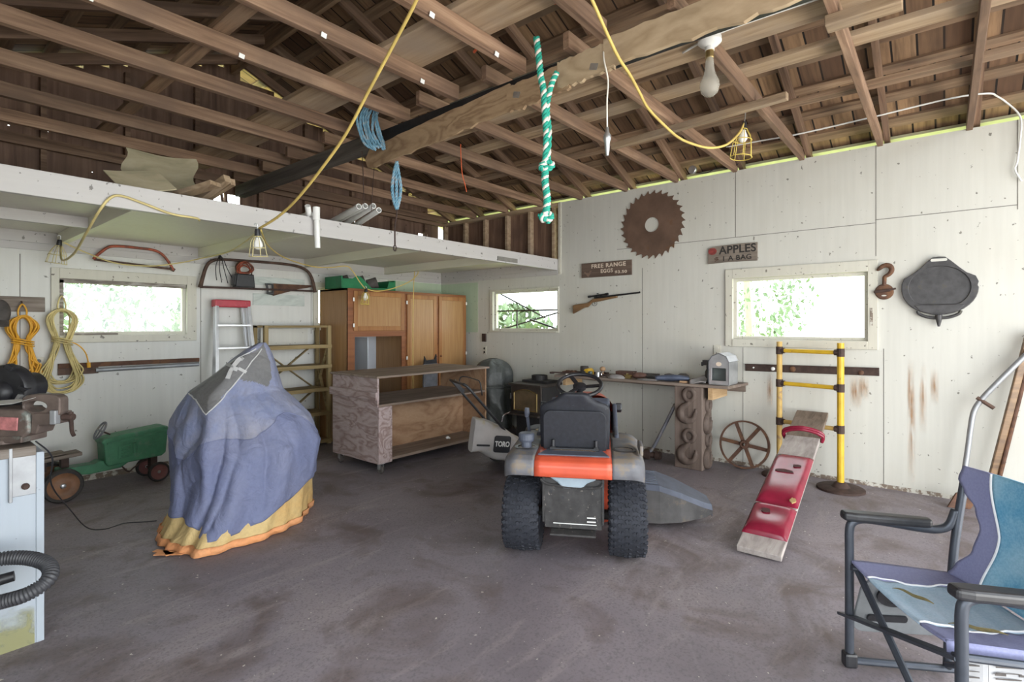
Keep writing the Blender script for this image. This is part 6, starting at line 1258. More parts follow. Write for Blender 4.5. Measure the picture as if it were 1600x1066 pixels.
lay('glass_jar', 'small dark glass jar on the bench by the yellow tape', 'jar', 'jar_dark', lambda b: place(b, 5.05, 3.04).lathe([(0.024, 0), (0.026, 0.005), (0.026, 0.05), (0.02, 0.056), (0.001, 0.056)], 16))
lay('grey_tin', 'pale grey tin beside the dark glass jar on the bench', 'tin', 'galvanised', lambda b: place(b, 5.06, 2.95).lathe([(0.026, 0), (0.026, 0.05), (0.001, 0.052)], 16))
lay('cork_ball', 'round tan knob standing behind the grey tin on the bench', 'knob', 'tan_grip', lambda b: (place(b, 5.20, 2.97).lathe([(0.012, 0), (0.012, 0.05)], 10), b.ball((0, 0, 0.075), 0.034, (1, 1, 0.85), 12)))
t = thing('tape_measure', 'bright yellow tape measure on the wall bench', 'tape measure', (5.12, 3.12, ZB), 0.2)
b = MB(); b.prism([(-0.04, 0), (0.045, 0), (0.045, 0.045), (0.025, 0.075), (-0.015, 0.078), (-0.04, 0.05)], 0.15, Matrix.Rotation(PI/2, 4, 'Z') @ Matrix.Translation((0, 0.03, 0)) @ Matrix.Rotation(PI/2, 4, 'X')); b.obj('case', 'tape_yellow', t, bevel=0.012, seg=3)
b = MB(); b.lathe([(0.022, -0.005), (0.022, 0.005), (0.001, 0.006)], 14, (-0.125, 0, 0.04), 'X'); b.obj('hub', 'can_black', t)
lay('white_pencil', 'white handled file lying across the bench front', 'file', 'white_plastic', lambda b: place(b, 5.03, 3.27, 0.5).cyl((0, -0.07, 0.008), (0, 0.07, 0.008), 0.007, 8))
for y, x, ln, rz, m_, lab, nm in ((3.42, 5.10, 0.30, 0.35, 'dark_rust', 'long rusty wrench near the far end of the bench', 'wrench'), (3.36, 5.20, 0.28, -0.15, 'rust', 'rusty spanner lying behind the long wrench', 'wrench'), (3.28, 5.30, 0.26, 0.1, 'dark_rust', 'dark pipe wrench at the back of the bench', 'wrench'), (2.84, 5.18, 0.22, 0.5, 'dark_rust', 'dark spanner beside the brown box on the bench', 'wrench')):
    b = place(MB(), x, y, rz); b.beam((0, -ln/2, 0.012), (0, ln/2, 0.016), 0.022, 0.014); b.ringprism([(0.03*math.cos(a*PI/6), ln/2+0.03*math.sin(a*PI/6)) for a in range(12)], [(0.014*math.cos(a*PI/6), ln/2+0.014*math.sin(a*PI/6)) for a in range(12)], 0.02); b.box((0.012, -ln/2-0.015, 0.012), (0.014, 0.04, 0.02)); b.box((-0.012, -ln/2-0.015, 0.012), (0.014, 0.04, 0.02)); tag(b.obj(nm, m_, bevel=0.002), lab, 'wrench')
lay('rusty_chain_pile', 'low heap of rusty scraps at the far end of the bench', 'scrap', 'rust', lambda b: [b.ball((5.22+0.05*math.sin(3*i), 3.46-0.018*i, ZB+0.018), 0.022, (1.2, 1.2, 0.8), 7) for i in range(7)])
lay('pliers', 'dark pliers lying at the back of the bench', 'pliers', 'dark_rust', lambda b: (place(b, 5.36, 3.10, 0.3).tube(spline([(0.03, -0.10, 0.012), (0.02, -0.03, 0.014), (0, 0.02, 0.014), (-0.008, 0.07, 0.012)], 4), 0.008, 7), b.tube(spline([(-0.03, -0.10, 0.012), (-0.02, -0.03, 0.014), (0, 0.02, 0.016), (0.008, 0.07, 0.012)], 4), 0.008, 7)))
lay('paint_tin', 'brown grey tin standing at the back of the bench', 'tin', 'dusty_dark', lambda b: place(b, 5.38, 3.32).lathe([(0.05, 0), (0.05, 0.075), (0.042, 0.08), (0.001, 0.08)], 18))
# sledge-like tool leaning on the post
t = thing('tamping_tool', 'old ribbed iron tool with a long handle leaning on the carved post', 'tool', (5.10, 2.37, 0), 0.2)
b = MB(); b.lathe([(0.03, -0.13), (0.045, -0.12), (0.045, -0.07), (0.03, -0.065), (0.03, -0.02), (0.05, -0.015), (0.05, 0.045), (0.03, 0.05), (0.03, 0.09), (0.055, 0.095), (0.055, 0.15), (0.03, 0.155)], 14, (0, 0, 0.056), 'Y'); b.obj('iron_head', 'dark_rust', t, smooth=True)
b = MB(); b.tube(spline([(0.0, 0.0, 0.08), (-0.005, -0.05, 0.14), (-0.01, -0.16, 0.36), (-0.01, -0.27, 0.60)], 5), 0.017, 10); b.obj('handle', 'grey_plastic', t, smooth='all')
# spoked iron wheel against the wall
t = thing('iron_wheel', 'rusty six spoked iron wheel leaning against the white wall', 'wheel', (5.38, 1.51, 0))
MW = Matrix.Translation((5.40, 1.51, 0.232)) @ Matrix.Rotation(0.18, 4, 'Y')
b = MB(MW); b.lathe([(0.215, -0.02), (0.232, -0.02), (0.232, 0.02), (0.222, 0.02), (0.222, -0.012), (0.215, -0.012)], 48, (0, 0, 0), 'X', cap=False); b.obj('rim', 'rust', t, world=True)
for i in range(6):
    a = 0.12+PI/3*i; b = MB(MW); b.beam((0, 0.03*math.cos(a), 0.03*math.sin(a)), (0, 0.219*math.cos(a), 0.219*math.sin(a)), 0.012, 0.032, up=(1, 0, 0)) if False else b.beam((0, 0.03*math.cos(a), 0.03*math.sin(a)), (0, 0.219*math.cos(a), 0.219*math.sin(a)), 0.034, 0.010, up=(1, 0, 0)); b.obj('spoke', 'rust', t, world=True, bevel=0.002)
b = MB(MW); b.lathe([(0.016, -0.03), (0.034, -0.03), (0.042, -0.015), (0.042, 0.03), (0.016, 0.03)], 20, (0, 0, 0), 'X', cap=False); b.obj('hub', 'rust', t, world=True, smooth=True)
# yellow pipe stand
t = thing('pipe_stand', 'yellow pipe stand with three rungs on round iron bases', 'stand', (5.27, 0.93, 0))
PL, PR = (5.33, 1.18), (5.22, 0.68)
b = MB(); b.cyl((*PL, 0.01), (*PL, 1.25), 0.024, 12); b.obj('upright', 'worn_yellow', t, world=True)
b = MB(); b.cyl((*PR, 0.01), (*PR, 1.25), 0.027, 12); b.obj('upright', 'bright_yellow', t, world=True)
for (x, y), r in ((PL, 0.15), (PR, 0.18)):
    b = MB(); b.lathe([(r, 0.0), (r, 0.016), (r*0.95, 0.022), (0.07, 0.025), (0.045, 0.06), (0.034, 0.065)], 36, (x, y, 0)); b.obj('base_disc', 'dark_rust', t, world=True, smooth=True)
def lp(k, z): return Vector((PL[0]+(PR[0]-PL[0])*k, PL[1]+(PR[1]-PL[1])*k, z))
for z, m_ in ((1.168, 'bright_yellow'), (0.865, 'bright_yellow'), (0.512, 'worn_yellow')):
    b = MB(); b.cyl(lp(0.03, z), lp(0.97, z), 0.019, 12); r_ = b.obj('rung', m_, t, world=True)
    for k in (0.0, 1.0):
        b = MB(); b.cyl(lp(k, z-0.035), lp(k, z+0.035), 0.030, 12); b.cyl(lp(k, z), lp(0.09 if k == 0 else 0.91, z), 0.026, 12); b.obj('coupler', 'dark_rust', r_, world=True)
# padded sit-up board
wood('plank_brown', (0.11, 0.08, 0.06), (0.20, 0.15, 0.115), (0.27, 0.21, 0.16), 'X', vary=0.0)
wood('plank_grey', (0.22, 0.19, 0.175), (0.34, 0.30, 0.28), (0.44, 0.40, 0.37), 'X', vary=0.0)
plain('red_vinyl', (0.20, 0.012, 0.032), 0.22, 0, 0.2, 8, 0.05); plain('foam_tan', (0.42, 0.28, 0.12), 0.9); plain('torn_dark', (0.06, 0.02, 0.02), 0.8)
t = thing('sit_up_board', 'slanted plank with torn red vinyl pads resting on the yellow stand', 'exercise board', (3.37, 0.86, 0))
A0, A1 = Vector((3.365, 0.86, 0.028)), Vector((5.42, 0.925, 0.600)); ax_ = (A1-A0).normalized(); sd = ax_.cross(Vector((0, 0, 1))).normalized(); up_ = sd.cross(ax_); Lb = (A1-A0).length
MBD = Matrix(((ax_.x, -sd.x, up_.x, A0.x), (ax_.y, -sd.y, up_.y, A0.y), (ax_.z, -sd.z, up_.z, A0.z), (0, 0, 0, 1)))
b = MB(MBD); b.box((Lb*0.375, 0, 0), (Lb*0.75, 0.25, 0.038)); b.obj('plank', 'plank_grey', t, world=True, bevel=0.004)
b = MB(MBD); b.box((Lb*0.875, 0, 0.0), (Lb*0.25, 0.25, 0.038)); b.obj('plank_end', 'plank_brown', t, world=True, bevel=0.004)
def pad(x0, x1):
    b = MB(MBD)
    def fn(u, v):
        e = (1-abs(2*u-1)**7)*(1-abs(2*v-1)**7); return (x0+(x1-x0)*u, (v-0.5)*0.262, 0.019+0.042*e**0.6+0.006*math.sin(7*u)*math.sin(3*v)*e)
    b.grid(fn, 40, 20); o = b.obj('vinyl_pad', 'red_vinyl', t, world=True, smooth='all'); return o
pA = pad(Lb*0.07, Lb*0.232); pB = pad(Lb*0.245, Lb*0.575)
for x, y, w_, h_, m_, p_ in ((0.43, 0.02, 0.14, 0.025, 'torn_dark', pB), (0.475, -0.05, 0.06, 0.02, 'torn_dark', pB), (0.34, -0.02, 0.05, 0.03, 'torn_dark', pB), (0.255, -0.10, 0.04, 0.04, 'foam_tan', pB), (0.175, 0.03, 0.06, 0.03, 'torn_dark', pA), (0.11, 0.03, 0.018, 0.014, 'foam_tan', pA)):
    rn = random.Random(int(x*1000)); b = MB(MBD); b.prism([(Lb*x+h_*(0.7+0.5*rn.random())*math.sin(a*PI/6)*0.8, y+w_/2*(0.75+0.4*rn.random())*math.cos(a*PI/6)) for a in range(12)], 0.006, Matrix.Translation((0, 0, 0.0585))); b.obj('tear', m_, p_, world=True)
b = MB(MBD)
for dz, dx in ((0.0, 0.0), (0.016, 0.008)): b.tube(spline([(Lb*0.755+dx, -0.135, -0.02), (Lb*0.752+dx, -0.145, 0.03+dz), (Lb*0.748+dx, -0.09, 0.068+dz), (Lb*0.745+dx, 0.0, 0.085+dz), (Lb*0.748+dx, 0.09, 0.068+dz), (Lb*0.752+dx, 0.145, 0.03+dz), (Lb*0.755+dx, 0.135, -0.02)], 6), 0.014, 10)
b.obj('foot_strap', 'red_vinyl', t, world=True, smooth='all')
# steel handle tool and wooden pole leaning in the corner
t = thing('steel_handle_tool', 'bent steel tube tool with a wooden side grip leaning on the wall', 'tool', (5.36, -0.10, 0))
b = MB(); b.tube(spline([(5.40, -0.60, 1.36), (5.38, -0.453, 1.168), (5.36, -0.30, 0.955), (5.355, -0.222, 0.838), (5.35, -0.178, 0.745), (5.34, -0.159, 0.628), (5.32, -0.135, 0.40), (5.28, -0.10, 0.12), (5.26, -0.09, 0.05)], 5), 0.0185, 12); b.obj('tube', 'dull_steel', t, world=True, smooth='all')
b = MB(); b.cyl((5.35, -0.192, 0.848), (5.34, -0.29, 0.775), 0.014, 10); b.obj('side_grip', 'brown_metal', t, world=True)
b = MB(); b.prism([(-0.09, 0), (0.07, -0.01), (0.10, 0.05), (0.03, 0.13), (-0.03, 0.11)], 0.014, Matrix.Translation((5.26, -0.09, 0.01)) @ Matrix.Rotation(-1.0, 4, 'Z') @ Matrix.Rotation(PI/2, 4, 'X')); b.obj('rusty_blade', 'rust', t, world=True, bevel=0.003)
t = thing('wooden_pole', 'brown wooden pole with a rusty rod leaning on the wall', 'pole', (5.40, -0.30, 0))
b = MB(); b.beam((5.43, -0.49, 1.35), (5.36, -0.235, 0.01), 0.035, 0.045); b.obj('wood_shaft', 'gun_stock', t, world=True, bevel=0.006)
b = MB(); b.cyl((5.445, -0.525, 1.36), (5.345, -0.275, 0.012), 0.014, 10); b.obj('rusty_rod', 'rust', t, world=True)
# ================================================================== folding chair: x towards its back, y towards its far arm
def fabric(name, c1, c2, scale=2.0, rough=0.85):
    m, nt, b = _nt(name); v = coord(nt, rand=False); f = noise(nt, v, scale, 4, 0.6); g = noise(nt, v, 130, 2)
    col = ramp(nt, f, [(0.36, c1), (0.64, c2)]); col = mix(nt, 0.25, col, ramp(nt, g, [(0.35, tuple(x*0.7 for x in c1)), (0.65, c2)]))
    nt.links.new(col, b.inputs['Base Color']); b.inputs['Roughness'].default_value = rough; bump(nt, b, g, 0.2, 0.001)
fabric('chair_purple', (0.185, 0.195, 0.335), (0.23, 0.24, 0.385)); fabric('chair_teal', (0.07, 0.27, 0.44), (0.26, 0.45, 0.57), 4.5); fabric('chair_pale', (0.30, 0.44, 0.56), (0.43, 0.52, 0.62), 5.0); plain('chair_frame', (0.06, 0.068, 0.085), 0.42, 0.5, 0.15, 10); plain('pouch_grey', (0.16, 0.17, 0.18), 0.6); plain('piping_white', (0.75, 0.76, 0.78), 0.6, var=0.04); plain('tag_white', (0.33, 0.33, 0.34), 0.7, var=0.06); plain('dry_leaf', (0.16, 0.13, 0.055), 0.8, 0, 0.3, 30)
t = thing('camp_chair', 'blue and purple folding camp chair in the near right corner', 'chair', (2.28, 0.13, 0), math.radians(-56.8))
for s_, nm in ((1, 'far'), (-1, 'near')):
    y = 0.31*s_
    b = MB(); b.tube(spline([(0.0, y, 0.035), (0.0, y, 0.10), (0.0, y, 0.45), (0.0, y, 0.555), (0.012, y, 0.592), (0.05, y, 0.605), (0.12, y, 0.600), (0.28, y, 0.578), (0.34, y, 0.578), (0.375, y*0.98, 0.60), (0.395, y*0.97, 0.66)], 5), 0.0165, 10); b.obj('arm_frame', 'chair_frame', t, smooth='all')
    b = MB(); b.tube(spline([(0.36, y*0.95, 0.03), (0.37, y*0.95, 0.30), (0.39, y*0.95, 0.55), (0.43, y*0.95, 0.82)], 5), 0.0155, 10); b.obj('back_post', 'chair_frame', t, smooth='all')
    b = MB(); b.cyl((0.0, y, 0.025), (0.38, y*0.95, 0.025), 0.015, 10); b.obj('floor_rail', 'chair_frame', t)
    b = MB(); b.box((0.0, y, 0.03), (0.05, 0.045, 0.06)); b.obj('foot_cap', 'black_plastic', t, bevel=0.01)
    b = MB(); b.prism([(-0.045, -0.024), (0.0, -0.032), (0.18, -0.030), (0.29, -0.022), (0.30, 0.022), (0.18, 0.030), (0.0, 0.032), (-0.045, 0.024)], 0.036, Matrix.Translation((0.015, y, 0.600)) @ Matrix.Rotation(0.055, 4, 'Y')); b.obj('armrest', 'black_plastic', t, bevel=0.012, seg=3)
b = MB(); b.beam((0.0, 0.37, 0.185), (0.0, -0.31, 0.42), 0.012, 0.04, up=(1, 0, 0)); b.obj('front_cross_bar', 'chair_frame', t, bevel=0.002)
b = MB(); b.tube([(0.02, 0.29, 0.405), (0.0, -0.30, 0.035)], 0.013, 10); b.obj('front_cross_bar', 'chair_frame', t)
b = MB(); b.tube([(0.345, 0.28, 0.38), (0.345, -0.28, 0.05)], 0.012, 10); b.obj('rear_cross_bar', 'chair_frame', t)
b = MB(); b.tube([(0.345, -0.28, 0.38), (0.35, 0.28, 0.05)], 0.012, 10); b.obj('rear_cross_bar', 'chair_frame', t)
for s_ in (1, -1): b = MB(); b.tube([(-0.005, 0.285*s_, 0.415), (0.37, 0.28*s_, 0.385)], 0.012, 10); b.obj('seat_rail', 'chair_frame', t)
def seat_fn(ya, yb):
    def fn(u, v):
        x = 0.0+0.375*u; y = ya+(yb-ya)*v; k = y/0.285; return (x, y, 0.436-0.030*u + (0.006 if y < 0 else 0)*k*k - 0.028*(1-k*k)*math.sin(PI*min(1, 0.25+u*0.75)) + 0.003*math.sin(30*u)*(1-k*k))
    return fn
b = MB(); b.grid(seat_fn(-0.125, 0.175), 30, 24); b.obj('seat_panel', 'chair_pale', t, smooth='all', solid=0.008)
b = MB(); b.grid(seat_fn(0.175, 0.30), 30, 8); b.obj('seat_side', 'chair_purple', t, smooth='all', solid=0.009)
b = MB(); b.grid(seat_fn(-0.245, -0.125), 30, 8); b.obj('seat_side', 'chair_purple', t, smooth='all', solid=0.009)
b = MB(); b.grid(lambda u, v: (0.0+0.375*u, -0.246-0.004*v, 0.440-0.03*u-0.045*v), 20, 3); b.obj('seat_skirt', 'chair_purple', t, smooth='all', solid=0.006)
for ys in (0.175, -0.125):
    b = MB(); b.tube([Vector(seat_fn(ys, ys)(i/20, 0)) + Vector((0, 0.012*math.sin(i*0.5), 0.006)) for i in range(21)], 0.0035, 6); b.obj('seat_piping', 'piping_white', t)
for x0, x1, m_ in ((0.03, 0.115, 'tag_white'), (0.12, 0.24, 'tag_white')):
    b = MB(); b.grid(lambda u, v: (x0+(x1-x0)*u, -0.243+0.006*math.sin(5*u), 0.398-0.10*v), 6, 4); o = b.obj('care_tag', m_, t, solid=0.002)
    b = MB()
    for k in range(5): b.box((x0+(x1-x0)*0.5, -0.2465, 0.385-0.018*k), ((x1-x0)*0.7, 0.001, 0.004 if k % 2 else 0.002))
    if x0 > 0.1:
        for q in (0.25, 0.8): b.box((x0+(x1-x0)*q, -0.248, 0.392), (0.03, 0.0015, 0.006)); b.box((x0+(x1-x0)*q, -0.248, 0.345), (0.03, 0.0015, 0.006))
    b.obj('tag_print', 'dusty_dark', o)
def bk(y, z):
    return (0.365+0.06*(z-0.40)/0.43 + 0.05*(1-(y/0.27)**2)*(1-0.5*abs((z-0.62)/0.22)) + 0.006*math.sin(16*z+3*y)*(1-(y/0.3)**2), y, z)
def edge_y(q): # outer half width of the back up its height
    K = [(0, .295), (.1, .27), (.3, .215), (.5, .20), (.66, .225), (.78, .275), (.88, .305), (1, .295)]
    for (a, x), (c, y) in zip(K[:-1], K[1:]):
        if q <= c: s_ = (q-a)/(c-a); return x+(y-x)*s_*s_*(3-2*s_)
def pip_y(q): return 0.160 - 0.045*math.sin(PI*min(1, q*1.05))**2 + 0.02*q
def zq(q): return 0.405+0.435*q
b = MB(); b.grid(lambda u, q: bk((2*u-1)*pip_y(q), zq(q)), 24, 30); b.obj('back_panel', 'chair_teal', t, smooth='all', solid=0.010)
for s_ in (1, -1):
    b = MB(); b.grid(lambda u, q: bk(s_*(pip_y(q)+(edge_y(q)-pip_y(q))*u), zq(q)), 8, 30); b.obj('back_side', 'chair_purple', t, smooth='all', solid=0.011)
    b = MB(); b.tube([Vector(bk(s_*pip_y(i/30), zq(i/30)))+Vector((-0.007, 0, 0)) for i in range(31)], 0.004, 6); b.obj('back_piping', 'piping_white', t)
# folded side table with cup holder hanging by the far arm
b = MB(); b.M = Matrix.Translation((0.20, 0.285, 0.27)) @ Matrix.Rotation(0.35, 4, 'X'); b.prism(rrect(0.38, 0.27, 0.05), 0.012, Matrix.Rotation(PI/2, 4, 'X')); st = b.obj('side_table', 'pouch_grey', t, bevel=0.004)
b = MB(); b.M = Matrix.Translation((0.20, 0.285, 0.27)) @ Matrix.Rotation(0.35, 4, 'X') @ Matrix.Translation((-0.06, -0.014, 0.07)) @ Matrix.Rotation(PI/2, 4, 'X'); b.ringprism([(0.07*math.cos(a*PI/12), 0.055*math.sin(a*PI/12)) for a in range(24)], [(0.052*math.cos(a*PI/12), 0.038*math.sin(a*PI/12)) for a in range(24)], 0.008); b.prism([(0.055*math.cos(a*PI/12), 0.042*math.sin(a*PI/12)) for a in range(24)], 0.003); b.obj('cup_holder', 'black_plastic', st)
b = MB(); b.M = Matrix.Translation((0.20, 0.285, 0.27)) @ Matrix.Rotation(0.35, 4, 'X') @ Matrix.Translation((-0.07, -0.014, -0.05)) @ Matrix.Rotation(PI/2, 4, 'X'); b.prism(rrect(0.15, 0.03, 0.01), 0.008); b.obj('latch', 'black_plastic', st)
def leaf(x, y, rz, ln, label):
    z = seat_fn(0, 0)(x/0.375, 0)[2]+0.012; M = WM['camp_chair'] @ Matrix.Translation((x, y, z)) @ Matrix.Rotation(rz, 4, 'Z')
    b = MB(M); b.grid(lambda u, v: (ln*(u-0.5), (v-0.5)*(0.003+0.013*math.sin(PI*max(0, (u-0.5)/0.5)))+0.004*math.sin(6*u), 0.006+0.010*abs(2*v-1)*math.sin(PI*u)+0.003*math.sin(9*u)), 16, 4); tag(b.obj('dry_leaf', 'dry_leaf', solid=0.0012), label, 'leaf')
leaf(0.09, 0.06, -0.95, 0.13, 'thin dry leaf stalk lying on the camp chair seat'); leaf(0.17, -0.13, -0.35, 0.15, 'curled dry leaf near the white piping of the chair seat')
# ================================================================== things hanging from the roof
plain('cage_yellow', (0.62, 0.47, 0.10), 0.5, 0, 0.12); plain('cage_pale', (0.60, 0.52, 0.27), 0.55, 0, 0.15); plain('rope_teal', (0.02, 0.30, 0.22), 0.8, 0, 0.15); plain('rope_white', (0.66, 0.62, 0.55), 0.85, 0, 0.12); plain('rope_blue', (0.16, 0.33, 0.45), 0.85, 0, 0.3, 30, spot=(0.30, 0.36, 0.40), spot_at=0.55, spot_scale=30); plain('porcelain', (0.70, 0.69, 0.66), 0.3, 0, 0.05); plain('orange_lead', (0.75, 0.14, 0.05), 0.5)
m, nt, b = _nt('bulb_glass'); b.inputs['Base Color'].default_value = (0.42, 0.39, 0.34, 1); b.inputs['Roughness'].default_value = 0.08; b.inputs['Alpha'].default_value = 0.5; b.inputs['IOR'].default_value = 1.3
m, nt, b = _nt('bulb_white'); b.inputs['Base Color'].default_value = (0.85, 0.85, 0.83, 1); b.inputs['Roughness'].default_value = 0.3
def cord(name, label, pts, r, mat, cat='cord', k=6, hooks=()):
    b = MB(); b.tube(spline(pts, k), r, 7); return tag(b.obj(name, mat, smooth='all'), label, cat)
cord('extension_cable', 'thick yellow cord sweeping from the ceiling joists to the loft edge', [(1.55, 1.80, 2.96), (1.575, 1.865, 2.905), (1.608, 2.057, 2.80), (1.637, 2.336, 2.624), (1.665, 2.585, 2.471), (1.677, 2.838, 2.343), (1.682, 3.145, 2.202), (1.678, 3.386, 2.12), (1.662, 3.625, 2.066)], 0.0085, 'yellow_cord')
cord('extension_cable', 'yellow cord looping from the centre beam to the nailed board lamp', [(1.95, 1.24, 2.96), (2.085, 1.246, 2.894), (2.27, 1.26, 2.80), (2.40, 1.275, 2.757), (2.545, 1.29, 2.735), (2.70, 1.31, 2.70), (2.86, 1.335, 2.672), (3.053, 1.329, 2.636), (3.261, 1.312, 2.604), (3.476, 1.288, 2.611), (3.625, 1.233, 2.616), (3.757, 1.168, 2.659), (3.845, 1.109, 2.75), (3.875, 1.084, 2.822)], 0.0085, 'yellow_cord')
def cage_lamp(label, x, y, ztop, mat, tilt=(0, 0), h_=0.21, r=0.062, bulb=True, hook=0.05):
    t = thing('cage_lamp', label, 'work lamp', (x, y, ztop-h_), 0, 'wire cage work lamps'); M = Matrix.Translation((x, y, ztop)) @ Euler((tilt[0], tilt[1], 0)).to_matrix().to_4x4()
    b = MB(M); b.lathe([(0.001, 0.0), (0.014, -0.002), (0.018, -0.02), (0.020, -0.055), (0.017, -0.058), (0.001, -0.06)], 14, cap=False); b.obj('lamp_holder', 'black_plastic', t, world=True, smooth=True)
    b = MB(M); b.tube(spline([(0.0, 0, -0.005), (0.004, 0, hook*0.5), (0.0, 0, hook), (-0.012, 0, hook*1.15), (-0.018, 0, hook*0.8)], 4), 0.0035, 6); b.obj('hook', 'galvanised', t, world=True)
    b = MB(M)
    for i in range(7):
        a = 2*PI*i/7; b.tube(spline([(0.02*math.cos(a), 0.02*math.sin(a), -0.05), (0.042*math.cos(a), 0.042*math.sin(a), -0.085), (r*0.82*math.cos(a), r*0.82*math.sin(a), -0.125), (r*math.cos(a), r*math.sin(a), -h_)], 3), 0.0028, 5)
    for rr, z in ((r, -h_), (r*0.84, -0.13), (0.022, -0.052)): b.tube([(rr*math.cos(i*PI/12), rr*math.sin(i*PI/12), z) for i in range(24)], 0.003, 5, True)
    b.obj('wire_cage', mat, t, world=True, smooth='all')
    if bulb: b = MB(M); b.lathe([(0.012, -0.055), (0.016, -0.07), (0.029, -0.10), (0.030, -0.12), (0.018, -0.14), (0.001, -0.145)], 16, cap=False); b.obj('bulb', 'bulb_white', t, world=True, smooth=True)
    return t
cage_lamp('yellow wire cage lamp hanging from the nailed board over the white wall', 3.885, 1.085, 2.835, 'cage_yellow', (0.08, 0.05), 0.25, 0.072, hook=0.08)
cage_lamp('pale wire cage lamp hanging below the loft edge at the long yellow cord', 1.655, 3.64, 2.065, 'cage_pale', (0.1, -0.1), 0.19, 0.06, hook=0.03)
cage_lamp('pale wire cage lamp hanging under the loft over the back window corner', 0.965, 5.72, 2.12, 'cage_pale', (0.1, 0.1), 0.20, 0.07, False, hook=0.03)
cage_lamp('small wire cage lamp hanging in front of the orange cabinet door', 3.62, 5.20, 1.835, 'cage_yellow', (0, 0.1), 0.19, 0.05, hook=0.02)
cord('pale_lead', 'pale yellow lead looping under the left end of the loft', [(1.36, 3.83, 2.10), (1.316, 3.765, 2.10), (1.176, 3.765, 2.105), (1.028, 3.765, 2.144), (0.915, 3.765, 2.169), (0.86, 3.765, 2.145), (0.817, 3.80, 2.067), (0.80, 4.0, 1.965), (0.83, 4.5, 1.88), (0.89, 5.2, 1.90), (0.965, 5.69, 2.06)], 0.0075, 'pale_cord')
cord('pale_lead', 'sagging lead along the back wall above the window', [(0.97, 5.72, 2.11), (1.135, 5.74, 2.035), (1.364, 5.76, 1.961), (1.637, 5.78, 1.962), (1.879, 5.78, 2.014), (2.05, 5.75, 2.07), (2.08, 5.2, 2.085), (1.90, 4.4, 2.08), (1.68, 3.68, 2.06)], 0.006, 'pale_cord')
cord('pale_lead', 'lead strung from the loft edge lamp to the cabinet lamp', [(1.68, 3.64, 2.06), (2.0, 4.2, 2.04), (2.45, 4.8, 2.035), (2.943, 5.2, 2.03), (3.17, 5.22, 2.04), (3.388, 5.25, 2.075), (3.46, 5.24, 2.03), (3.55, 5.22, 1.90), (3.61, 5.2, 1.825)], 0.006, 'yellow_cord')
cord('yellow_lead', 'short yellow lead from the cabinet lamp up to the loft joist', [(3.63, 5.2, 1.825), (3.78, 5.21, 1.808), (4.015, 5.2, 1.855), (4.264, 5.2, 1.954), (4.388, 5.2, 2.05), (4.40, 5.2, 2.095)], 0.006, 'yellow_cord')
cord('yellow_line', 'thin straight yellow line hanging down in front of the cabinet doors', [(4.345, 5.2, 2.09), (4.33, 5.2, 1.9), (4.318, 5.2, 1.47), (4.316, 5.2, 0.95), (4.32, 5.2, 0.60), (4.34, 5.2, 0.02)], 0.005, 'yellow_cord')
cord('white_cable', 'thin white cable stapled along the rafters over the white wall', [(5.2, 1.62, 3.12), (5.2, 1.247, 3.108), (5.2, 0.985, 3.10), (5.2, 0.468, 3.112), (5.2, -0.026, 3.13), (5.2, -0.243, 3.11), (5.38, -0.31, 3.13), (5.46, -0.37, 3.09), (5.47, -0.43, 3.0), (5.475, -0.448, 2.909), (5.47, -0.427, 2.648), (5.47, -0.413, 2.579), (5.475, -0.45, 2.485)], 0.0065, 'white_plastic')
cord('white_cable', 'white cable clipped along a pale plank at the top of the photo', [(3.05, 1.2, 3.025), (2.985, 0.978, 3.03), (2.985, 0.743, 3.035), (2.99, 0.3, 3.03)], 0.007, 'white_plastic')
cord('orange_lead', 'short bright orange cord across the joists at the top', [(2.30, 2.2, 3.06), (2.228, 2.007, 3.08), (2.20, 1.83, 3.10), (2.225, 1.663, 3.10), (2.25, 1.45, 3.05)], 0.009, 'orange_lead')
# bare bulb in a porcelain holder
t = thing('bare_bulb', 'large bare bulb in a white porcelain holder under the joists', 'light', (2.76, 0.95, 2.60))
b = MB(); b.lathe([(0.045, 2.945), (0.05, 2.915), (0.058, 2.905), (0.060, 2.880), (0.045, 2.865), (0.024, 2.855), (0.024, 2.835)], 24, (2.765, 0.945, 0)); b.obj('porcelain_holder', 'porcelain', t, world=True, smooth=True)
b = MB(); b.lathe([(0.021, 2.84), (0.021, 2.80), (0.016, 2.795)], 14, (2.765, 0.945, 0)); b.obj('bulb_cap', 'brass', t, world=True)
b = MB(); b.lathe([(0.017, 2.80), (0.021, 2.78), (0.024, 2.74), (0.033, 2.705), (0.047, 2.675), (0.050, 2.65), (0.042, 2.618), (0.022, 2.600), (0.001, 2.597)], 24, (2.765, 0.945, 0), cap=False); b.obj('bulb_glass', 'bulb_glass', t, world=True, smooth=True)
# hanging socket on a grey flex
t = thing('hanging_socket', 'white pull socket hanging on a thin flex from the plywood beam', 'socket', (2.455, 1.378, 2.30))
b = MB(); b.tube(spline([(2.46, 1.40, 2.86), (2.44, 1.385, 2.80), (2.459, 1.373, 2.70), (2.456, 1.377, 2.58), (2.457, 1.376, 2.45)], 5), 0.0045, 7); b.obj('flex', 'rope_white', t, world=True, smooth='all')
b = MB(); b.M = Matrix.Translation((2.457, 1.376, 2.30)); b.tube([(0, 0, 0.0), (0, 0, 0.03), (0, 0, 0.07), (0, 0, 0.085), (0, 0, 0.105), (0, 0, 0.12), (0, 0, 0.15)], 0.01, 12, radii=[0.008, 0.013, 0.015, 0.021, 0.021, 0.012, 0.007]); b.obj('socket_body', 'galvanised', t, world=True, smooth=True)
